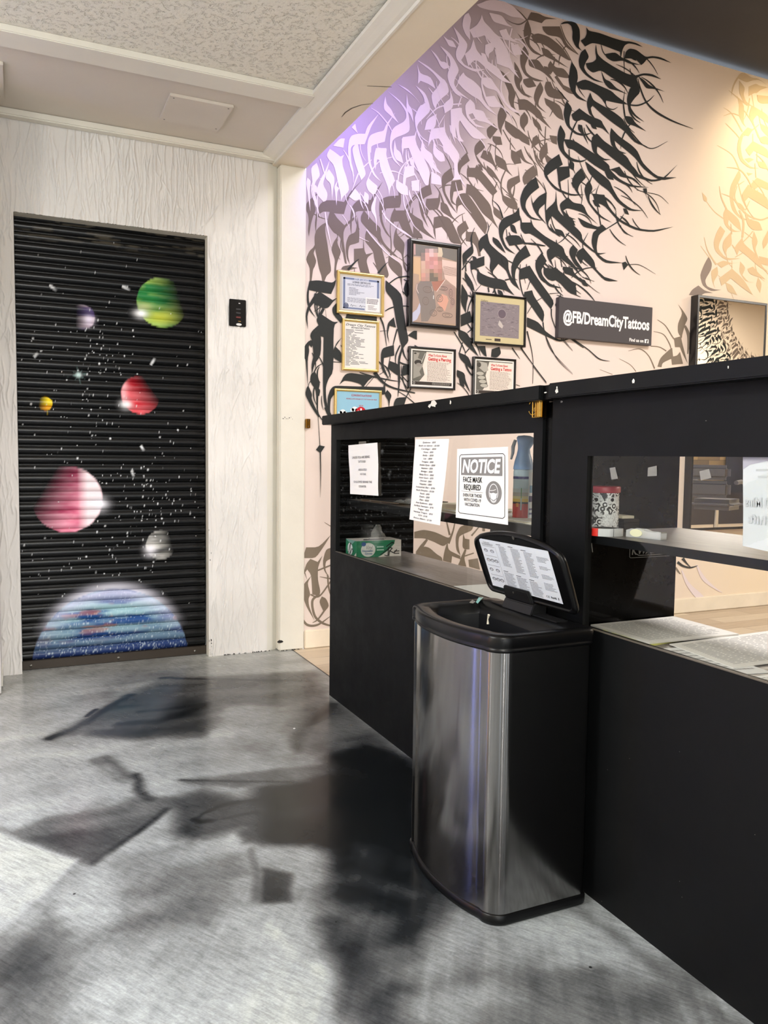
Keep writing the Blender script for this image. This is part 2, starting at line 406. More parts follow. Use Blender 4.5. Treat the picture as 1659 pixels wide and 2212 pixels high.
# right lower
patch([1420, 760, 1700, 800, 1820, 1000, 1700, 1120, 1659, 1460, 1720, 1900, 1480, 1900, 1400, 1300, 1330, 1010, 1320, 900], 0.30, 0.07)
patch([1500, 780, 1750, 900, 1800, 980, 1640, 1010, 1480, 960], 0.16, 0.08)
streak([1380, 870, 1500, 900, 1650, 940], 0.05, 0.42, 0.5, 1.0); streak([1330, 1050, 1400, 1180, 1420, 1400], 0.06, 0.22, 0.5, 1.0)
streak([1600, 1000, 1620, 1110, 1590, 1320], 0.05, 0.18, .6); streak([1440, 1050, 1500, 1150, 1600, 1250], 0.07, 0.46, 0.6, 1.0)
patch([1660, 1180, 1900, 1080, 2400, 1000, 3100, 1560, 3200, 1900, 1740, 1900], 0.56, 0.10)
patch([1740, 1180, 1900, 1250, 2100, 1190, 2700, 1250, 2500, 1500, 2200, 1560, 1800, 1560], 0.52, 0.12)
patch([2000, 1060, 2380, 1000, 2900, 1400, 2400, 1250], 0.66, 0.08)
streak([1900, 1290, 2100, 1275, 2300, 1262, 2380, 1256], 0.06, 0.38, 0.6); streak([2480, 1430, 2620, 1360, 2780, 1290], 0.055, 0.42, 0.6)
streak([2110, 1265, 2150, 1330, 2180, 1350], 0.05, 0.36, .5)
streak([2300, 995, 2520, 1160, 2720, 1320, 3000, 1530], 0.04, 0.52)
# brushed grain
ang = math.radians(58)
gu = GX * math.cos(ang) + GY * math.sin(ang); gv = -GX * math.sin(ang) + GY * math.cos(ang)
tone = tone + 0.10 * (fbm(GX * 9, GY * 9, 31, 5) - 0.5) + 0.12 * (fbm(gu * 8, gv * 70, 33, 2) - 0.5) * np.clip((2.4 - GY) / 1.2, 0.15, 1)
tone = tone + 0.26 * (fbm(wx * 3.1 + 0.7 * gv, wy * 7.5, 35, 5) - 0.5) * np.clip(1.25 - np.abs(tone - 0.40) * 1.3, 0.35, 1) + 0.16 * (fbm(wx * 14, wy * 14, 36, 4) - 0.5) * np.clip(1.0 - tone, 0.2, 1)
tone = np.where(tone < 0.6, tone - (0.6 - tone) * 0.32, tone + (tone - 0.6) * 0.1)
tone = np.clip(tone, 0.02, 0.95)
kx = np.array([0.0, 0.15, 0.3, 0.5, 0.7, 0.95])
ks = nlin([[14, 17, 19], [32, 35, 38], [66, 68, 70], [108, 110, 111], [158, 163, 165], [202, 207, 198]])
FCOL = np.stack([np.interp(tone, kx, ks[:, i]) for i in range(3)], -1)
warm = np.clip((GY - 2.6) / 1.5, 0, 1)[..., None] * np.array([0.05, -0.01, -0.10]); FCOL = np.clip(FCOL * (1 + warm), 0, 1)
M_FLOOR = mat('marbled_epoxy', rough=0.22, spec=0.18, attr=True)
b_ = BS(M_FLOOR); b_.inputs['Coat Weight'].default_value = 0.06; b_.inputs['Coat Roughness'].default_value = 0.08
v = coords(M_FLOOR, (1, 1, 1), (0, 0, math.radians(-32)))
vs = N(M_FLOOR, 'ShaderNodeMapping'); vs.inputs['Scale'].default_value = (48, 7, 1); LK(M_FLOOR, v, vs.inputs['Vector'])
g1 = ramp(M_FLOOR, noise(M_FLOOR, vs.outputs[0], 2.2, 5, 0.7, 0.4), [(0.28, 0.64), (0.72, 1.26)])
g2 = ramp(M_FLOOR, noise(M_FLOOR, coords(M_FLOOR), 160, 3, 0.6), [(0.3, 0.86), (0.7, 1.12)])
an = M_FLOOR.node_tree.nodes['Attribute']
c1 = mixc(M_FLOOR, 1.0, an.outputs['Color'], g1, 'MULTIPLY'); c2 = mixc(M_FLOOR, 1.0, c1, g2, 'MULTIPLY')
vo = N(M_FLOOR, 'ShaderNodeTexVoronoi'); vo.inputs['Scale'].default_value = 7.5; LK(M_FLOOR, coords(M_FLOOR), vo.inputs['Vector'])
sp = ramp(M_FLOOR, vo.outputs['Distance'], [(0.022, 0.12), (0.035, 1.0)])
LK(M_FLOOR, mixc(M_FLOOR, 1.0, c2, sp, 'MULTIPLY'), b_.inputs['Base Color'])
LK(M_FLOOR, ramp(M_FLOOR, noise(M_FLOOR, coords(M_FLOOR), 5, 4), [(0.3, 0.16), (0.7, 0.30)]), b_.inputs['Roughness'])
FP = np.stack([GX, GY, np.zeros_like(GX)], -1)
tag(link('floor', grid_mesh('floor', FP, FCOL, M_FLOOR)), kind='structure')
m = MB(); m.face([(1.404, -3.4, -0.001), (14, -3.4, -0.001), (14, 4.40, -0.001), (1.404, 4.40, -0.001)])
tag(m.build('floor', M_WOOD, None, (0, 0, 0)), kind='structure')
m = MB(); m.box((1.402, 3.45, -0.002), (1.408, 4.26, 0.0012)); tag(m.build('trim_1', M_FRAMEB, None, (0, 0, 0)), kind='structure')

# ------------------------------------------------------------------ lobby shell
WB = 4.29
OX0, OX1, OZ = 0.012, 0.938, 2.243
m = MB()
y1 = 4.372
for a, b in (((-3.0, WB, 0), (OX0, 4.45, 2.72)), ((OX1, WB, 0), (1.245, 4.45, 2.72)), ((OX0, WB, OZ), (OX1, 4.45, 2.72))):
    x0, _, z0 = a; x1, _, z1 = b
    if x1 < 0.5 and x0 < -1: m.face([(x0, WB, z0), (-0.1, WB, z0), (-0.1, WB, z1), (x0, WB, z1)], 0)
# smooth reveals of the doorway
m.face([(OX0, WB, 0), (OX0, WB, OZ), (OX0, 4.45, OZ), (OX0, 4.45, 0)], 1)
m.face([(OX1, WB, 0), (OX1, 4.45, 0), (OX1, 4.45, OZ), (OX1, WB, OZ)], 1)
m.face([(OX0, WB, OZ), (OX1, WB, OZ), (OX1, 4.45, OZ), (OX0, 4.45, OZ)], 1)
m.face([(-0.1, 4.45, 0), (1.4, 4.45, 0), (1.4, 4.45, 2.72), (-0.1, 4.45, 2.72)], 1)  # unseen backing sheet added to stop light leaking around the shutter
# hollow plaster cove beside the column
pr = [(1.245 + 0.08 * t, WB + 0.030 * (t ** 1.6)) for t in np.linspace(0, 1, 9)] + [(1.326, 4.325)]
for (xa, ya), (xb, yb) in zip(pr[:-1], pr[1:]):
    m.face([(xa, ya, 0), (xb, yb, 0), (xb, yb, 2.72), (xa, ya, 2.72)], 1 if xa > 1.262 else 0, True)
wb = m.build('wall_back', [M_STUCCO, M_TRIMW], None, (0, 0, 0)); tag(wb, kind='structure')
# combed plaster relief: ridges dragged downwards by the trowel
sx_ = np.arange(-0.10, 1.2451, 0.0025); sz_ = np.arange(0.0, 2.7051, 0.005)
sx_ = np.sort(np.concatenate([sx_[np.abs(sx_ - OX0) > .0014][np.abs(sx_[np.abs(sx_ - OX0) > .0014] - OX1) > .0014], [OX0, OX1]])); sz_ = np.sort(np.concatenate([sz_[np.abs(sz_ - OZ) > .003], [OZ]]))
SXg, SZg = np.meshgrid(sx_, sz_, indexing='ij'); Hs = 0.0012 * fbm(SXg * 22, SZg * 7, 81, 3)
rs = random.Random(12)
for k in range(2100):
    cx_ = rs.uniform(-0.1, 1.225); cz_ = rs.uniform(0.0, 2.66); Ls = rs.uniform(.03, .17) * (1.2 if cz_ > 2.2 else 1); sl = rs.gauss(0, .07) + (rs.gauss(0, .3) if rs.random() < .12 else 0)
    wd = rs.uniform(.0022, .0050); am = rs.uniform(.0026, .0095) * (1.0 if cz_ > 1.5 else .75); i0, i1 = np.searchsorted(sx_, [cx_ - abs(sl) * Ls - .02, cx_ + abs(sl) * Ls + .02]); j0, j1 = np.searchsorted(sz_, [cz_ - Ls, cz_ + Ls])
    if i1 - i0 < 2 or j1 - j0 < 2: continue
    X_, Z_ = SXg[i0:i1, j0:j1], SZg[i0:i1, j0:j1]; u = (Z_ - cz_) / Ls; c_ = cx_ + sl * (Z_ - cz_) + .004 * np.sin(u * rs.uniform(2, 6) + rs.uniform(0, 6)); d_ = (X_ - c_) / wd
    Hs[i0:i1, j0:j1] = np.maximum(Hs[i0:i1, j0:j1], am * np.exp(-np.where(d_ < 0, d_ ** 2 * 3.0, d_ ** 2 * .8)) * np.clip(1.25 - u * u * 1.2 - .25 * np.sin(u * 9 + cx_ * 40), 0, 1))
ed = np.minimum(np.abs(SXg - OX0) + 9 * (SZg > OZ + .02), np.abs(SXg - OX1) + 9 * (SZg > OZ + .02)); Hs *= np.clip(ed / .008, 0.0, 1); Hs *= np.clip((1.243 - SXg) / .03, 0, 1)
Ps = np.stack([SXg, WB - Hs, SZg], -1); mes = grid_mesh('stucco_relief', Ps, None, M_STUCCO, smooth=True)
bm = bmesh.new(); bm.from_mesh(mes); bmesh.ops.delete(bm, geom=[f for f in bm.faces if OX0 < f.calc_center_median().x < OX1 and f.calc_center_median().z < OZ], context='FACES'); bm.to_mesh(mes); bm.free()
link('stucco_relief', mes, wb)
tag(box('wall_left', (-0.26, 3.95, 0), (-0.078, 4.289, 2.70), M_STUCCO, bevel=0.006, loc=(0, 0, 0)), kind='structure')
tag(box('baseboard_left', (-0.26, 4.05, 0), (-0.072, 4.288, 0.075), M_TRIMW, bevel=0.01, loc=(0, 0, 0)), kind='structure')
col = box('wall_column', (1.326, 4.26, 0), (1.474, 4.42, 2.664), M_COLUMN, bevel=0.006, loc=(0, 0, 0)); tag(col, kind='structure')
# chipped paint patches on the column foot and along the wall foot
M_CHIP = mat('bare_dark_chip', lin((28, 26, 24)), 0.7)
def blob(m, c, rx, ry, U, V, n=14, col=None, jag=0.35, seed=0):
    r = random.Random(seed); c = Vector(c); U = Vector(U); V = Vector(V)
    m.face([c + U * rx * math.cos(a) * (1 - jag * r.random()) + V * ry * math.sin(a) * (1 - jag * r.random()) for a in [2 * math.pi * k / n for k in range(n)]], col)
m = MB()
p = at(1, 4.258, 605, 1386); blob(m, p, 0.020, 0.010, (1, 0, 0), (0, 0, 1), seed=1)
for k in range(22):
    x = random.uniform(1.00, 1.31); m.prism([(x, 4.287, 0.0005), (x + random.uniform(.005, .02), 4.287, 0.0005), (x + 0.006, 4.287, random.uniform(.003, .008))], (0, -0.0015, 0))
for k in range(10):
    x = random.uniform(1.33, 1.45); m.prism([(x, 4.2585, 0.0005), (x + random.uniform(.006, .02), 4.2585, 0.0005), (x + 0.006, 4.2585, random.uniform(.003, .007))], (0, -0.0008, 0))
for k in range(26):
    z = random.choice([random.uniform(.0, .09), random.uniform(.45, .75)]); x = 0.942 + random.uniform(0, .012)
    blob(m, (x, 4.2885, z + 0.004), random.uniform(.0015, .005), random.uniform(.003, .010), (1, 0, 0), (0, 0, 1), 8, seed=k)
for k in range(7):
    blob(m, (1.345 + 0.009 * k, 4.2585, 1.305 + random.uniform(-.006, .006)), random.uniform(.002, .007), random.uniform(.0012, .004), (1, 0, 0), (0, 0, 1), 9, seed=40 + k, jag=.7)
o = m.build('paint_chips', M_CHIP, col); 
# ceiling of the lobby
m = MB()
def kd(x0, y0, x1, y1, z): m.face([(x0, y0, z), (x0, y1, z), (x1, y1, z), (x1, y0, z)])
kd(-3.0, -3.4, 1.30, 3.52, 2.712)
tag(m.build('ceiling', M_CEIL_TEX, None, (0, 0, 0)), kind='structure')
m = MB(); m.face([(-3.0, 3.50, 2.702), (-3.0, 4.45, 2.702), (1.30, 4.45, 2.702), (1.30, 3.50, 2.702)])
tag(m.build('ceiling', M_CEIL, None, (0, 0, 0)), kind='structure')
tag(box('trim_2', (-3.0, 3.455, 2.684), (1.235, 3.590, 2.715), M_TRIMW, bevel=0.004, loc=(0, 0, 0)), kind='structure')
tag(box('trim_3', (-3.0, 4.235, 2.668), (1.30, 4.288, 2.704), M_TRIMW, bevel=0.006, loc=(0, 0, 0)), kind='structure')
m = MB(); m.prism([(1.222, 4.28, 2.705), (1.222, 4.28, 2.690), (1.245, 4.28, 2.683), (1.270, 4.28, 2.674), (1.296, 4.28, 2.668), (1.296, 4.28, 2.705)], (0, -7.6, 0))
m.prism([(1.286, 4.26, 2.672), (1.300, 4.26, 2.672), (1.300, 4.26, 2.660), (1.290, 4.26, 2.660)], (0, -7.6, 0))
tag(m.build('trim_4', M_TRIMW, None, (0, 0, 0)), kind='structure')
beam = box('ceiling_beam', (1.292, -3.4, 2.664), (1.4735, 4.45, 3.88), M_BEAM, bevel=0.003, loc=(0, 0, 0)); tag(beam, kind='structure')
tag(box('wall_side_left', (-3.1, -3.4, 0), (-3.0, 4.45, 2.72), M_TRIMW, loc=(0, 0, 0)), kind='structure')
# unseen storefront behind the camera: piers and transom, gaps narrowed to streak the steel
m = MB()
for a, b in ((-3.0, -2.4), (-1.7, -0.7), (-0.35, 0.35), (0.75, 1.40)): m.box((a, -3.4, 0), (b, -3.3, 2.712))
m.box((-3.0, -3.4, 2.3), (1.4, -3.3, 2.712)); m.box((-3.0, -3.4, 0), (-1.0, -3.3, 0.5))
tag(m.build('wall_front', M_TRIMW, None, (0, 0, 0)), kind='structure')

# ------------------------------------------------------------------ tattoo studio shell
MW = 4.27
tag(box('ceiling', (1.474, -3.4, 3.862), (14.0, 4.4, 3.95), M_DARKCEIL, loc=(0, 0, 0)), kind='structure')
tag(box('baseboard_back', (1.476, 4.256, 0.0), (14.0, 4.29, 0.105), M_BASEB, bevel=0.005, loc=(0, 0, 0)), kind='structure')
tag(box('wall_right', (14.0, -3.4, 0), (14.1, 4.4, 3.95), M_BEAM, loc=(0, 0, 0)), kind='structure')
XS = np.concatenate([np.arange(1.474, 5.6, 0.06), [6, 8, 11, 14]]); ZS = np.arange(0, 3.90, 0.06)
A, B = np.meshgrid(XS, ZS, indexing='ij')
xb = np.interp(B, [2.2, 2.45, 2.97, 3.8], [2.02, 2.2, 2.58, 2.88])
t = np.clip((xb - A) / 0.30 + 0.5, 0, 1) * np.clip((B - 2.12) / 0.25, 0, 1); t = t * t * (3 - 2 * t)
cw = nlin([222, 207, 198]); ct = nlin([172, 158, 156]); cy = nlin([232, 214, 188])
t2 = np.clip((A - 3.6) / 1.4, 0, 1)[..., None]  # cream yellowed rightwards, the wall spot's warm light put into the paint
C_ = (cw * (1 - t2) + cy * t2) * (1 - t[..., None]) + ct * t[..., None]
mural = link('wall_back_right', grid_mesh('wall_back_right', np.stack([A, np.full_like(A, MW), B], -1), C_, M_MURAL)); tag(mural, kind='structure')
# ------------------------------------------------------------------ calligraphy painted on the studio wall
TILE = {1: (655, 300, 6.636), 2: (700, 100, 5.53), 3: (950, 0, 5.53), 4: (1200, 20, 5.53), 5: (860, 280, 5.53), 6: (1120, 260, 4.608),
        7: (1400, 140, 4.4247), 8: (650, 560, 6.504), 9: (980, 480, 5.821), 10: (650, 880, 4.43), 11: (1150, 600, 4.74), 12: (890, 1110, 6.144), 13: (660, 0, 1.6607), 14: (700, 1110, 1.0)}
INK = {'k': (40, 43, 42), 'b': (110, 98, 88), 'w': (226, 212, 214), 'g': (206, 182, 146), 't': (124, 112, 97), 'h': (140, 126, 116)}
LAY = {'b': 0.0006, 'g': 0.0006, 't': 0.0006, 'h': 0.0006, 'w': 0.0020, 'k': 0.0034}
CEN = []
from mathutils.geometry import tessellate_polygon
MU = MB()
def tp(T, x, y, off):
    a, b, s = TILE[T]; q = at(1, MW, a + x / s, b + y / s)
    return (q[0], MW - off, q[2])
def smooth_poly(P):
    """rounds the gentle corners, keeps the sharp ones"""
    out = []; n = len(P)
    for i in range(n):
        a, b, c = np.array(P[i - 1]), np.array(P[i]), np.array(P[(i + 1) % n])
        u = b - a; v = c - b; lu = np.linalg.norm(u) + 1e-6; lv = np.linalg.norm(v) + 1e-6
        cs = float(u @ v) / (lu * lv)
        if cs > 0.45:
            p, q = b - u * 0.3, b + v * 0.3
            out += [p, p * 0.25 + b * 0.5 + q * 0.25, q]
        else: out.append(b)
    return out
cnt = 0
def P(T, k, s):
    global cnt
    v = [float(q) for q in s.split()]; pts = [(v[i], v[i + 1]) for i in range(0, len(v), 2)]
    pts = [np.array(p, float) for p in smooth_poly(pts)]; cnt += 1; n = len(pts); sc = TILE[T][2]
    ar = sum(pts[i - 1][0] * pts[i][1] - pts[i][0] * pts[i - 1][1] for i in range(n)); g = (0.85 if k in 'wkb' else 0.35) * sc * (1 if ar > 0 else -1); q = []
    for i in range(n):                                       # paint bleeds a little past the drawn edge
        u = pts[i] - pts[i - 1]; v_ = pts[(i + 1) % n] - pts[i]; nn = np.array([u[1], -u[0]]) / (np.linalg.norm(u) + 1e-6) + np.array([v_[1], -v_[0]]) / (np.linalg.norm(v_) + 1e-6)
        q.append(pts[i] + nn / (np.linalg.norm(nn) + 0.4) * g)
    pts = q; c0 = sum(pts) / n; a0, b0, _ = TILE[T]; CEN.append((a0 + c0[0] / sc, b0 + c0[1] / sc, k))
    V = [tp(T, x, y, LAY[k] + ((cnt * 0.61803) % 1) * 0.0012) for x, y in pts]
    for tri in tessellate_polygon([[Vector((v[0], v[2], 0)) for v in V]]):
        a, b, c = [V[i] for i in tri]
        if (b[0] - a[0]) * (c[2] - a[2]) - (b[2] - a[2]) * (c[0] - a[0]) < 0: b, c = c, b
        MU.face([a, b, c], INK[k])
def L(T, k, s):
    global cnt
    v = [float(q) for q in s.split()]; K = [(v[i], v[i + 1], v[i + 2]) for i in range(0, len(v), 3)]; cnt += 1
    K = [K[0]] + K + [K[-1]]; pts = []
    for i in range(1, len(K) - 2):
        p0, p1, p2, p3 = map(np.array, K[i - 1:i + 3])
        for j in range(8):
            t = j / 8; pts.append(0.5 * ((2 * p1) + (-p0 + p2) * t + (2 * p0 - 5 * p1 + 4 * p2 - p3) * t * t + (-p0 + 3 * p1 - 3 * p2 + p3) * t ** 3))
    pts.append(np.array(K[-1])); off = LAY[k] + ((cnt * 0.61803) % 1) * 0.0012
    l, r = [], []
    for i, p in enumerate(pts):
        d = pts[min(i + 1, len(pts) - 1)][:2] - pts[max(i - 1, 0)][:2]; d = d / (np.linalg.norm(d) + 1e-9); n = np.array([-d[1], d[0]]); w = max(p[2] * 1.15, 0.6) / 2
        l.append(tp(T, *(p[:2] + n * w), off)); r.append(tp(T, *(p[:2] - n * w), off))
    for i in range(len(l) - 1):
        for a, b, c in ((l[i], l[i + 1], r[i + 1]), (l[i], r[i + 1], r[i])):
            if (b[0] - a[0]) * (c[2] - a[2]) - (b[2] - a[2]) * (c[0] - a[0]) < 0: b, c = c, b
            MU.face([a, b, c], INK[k])
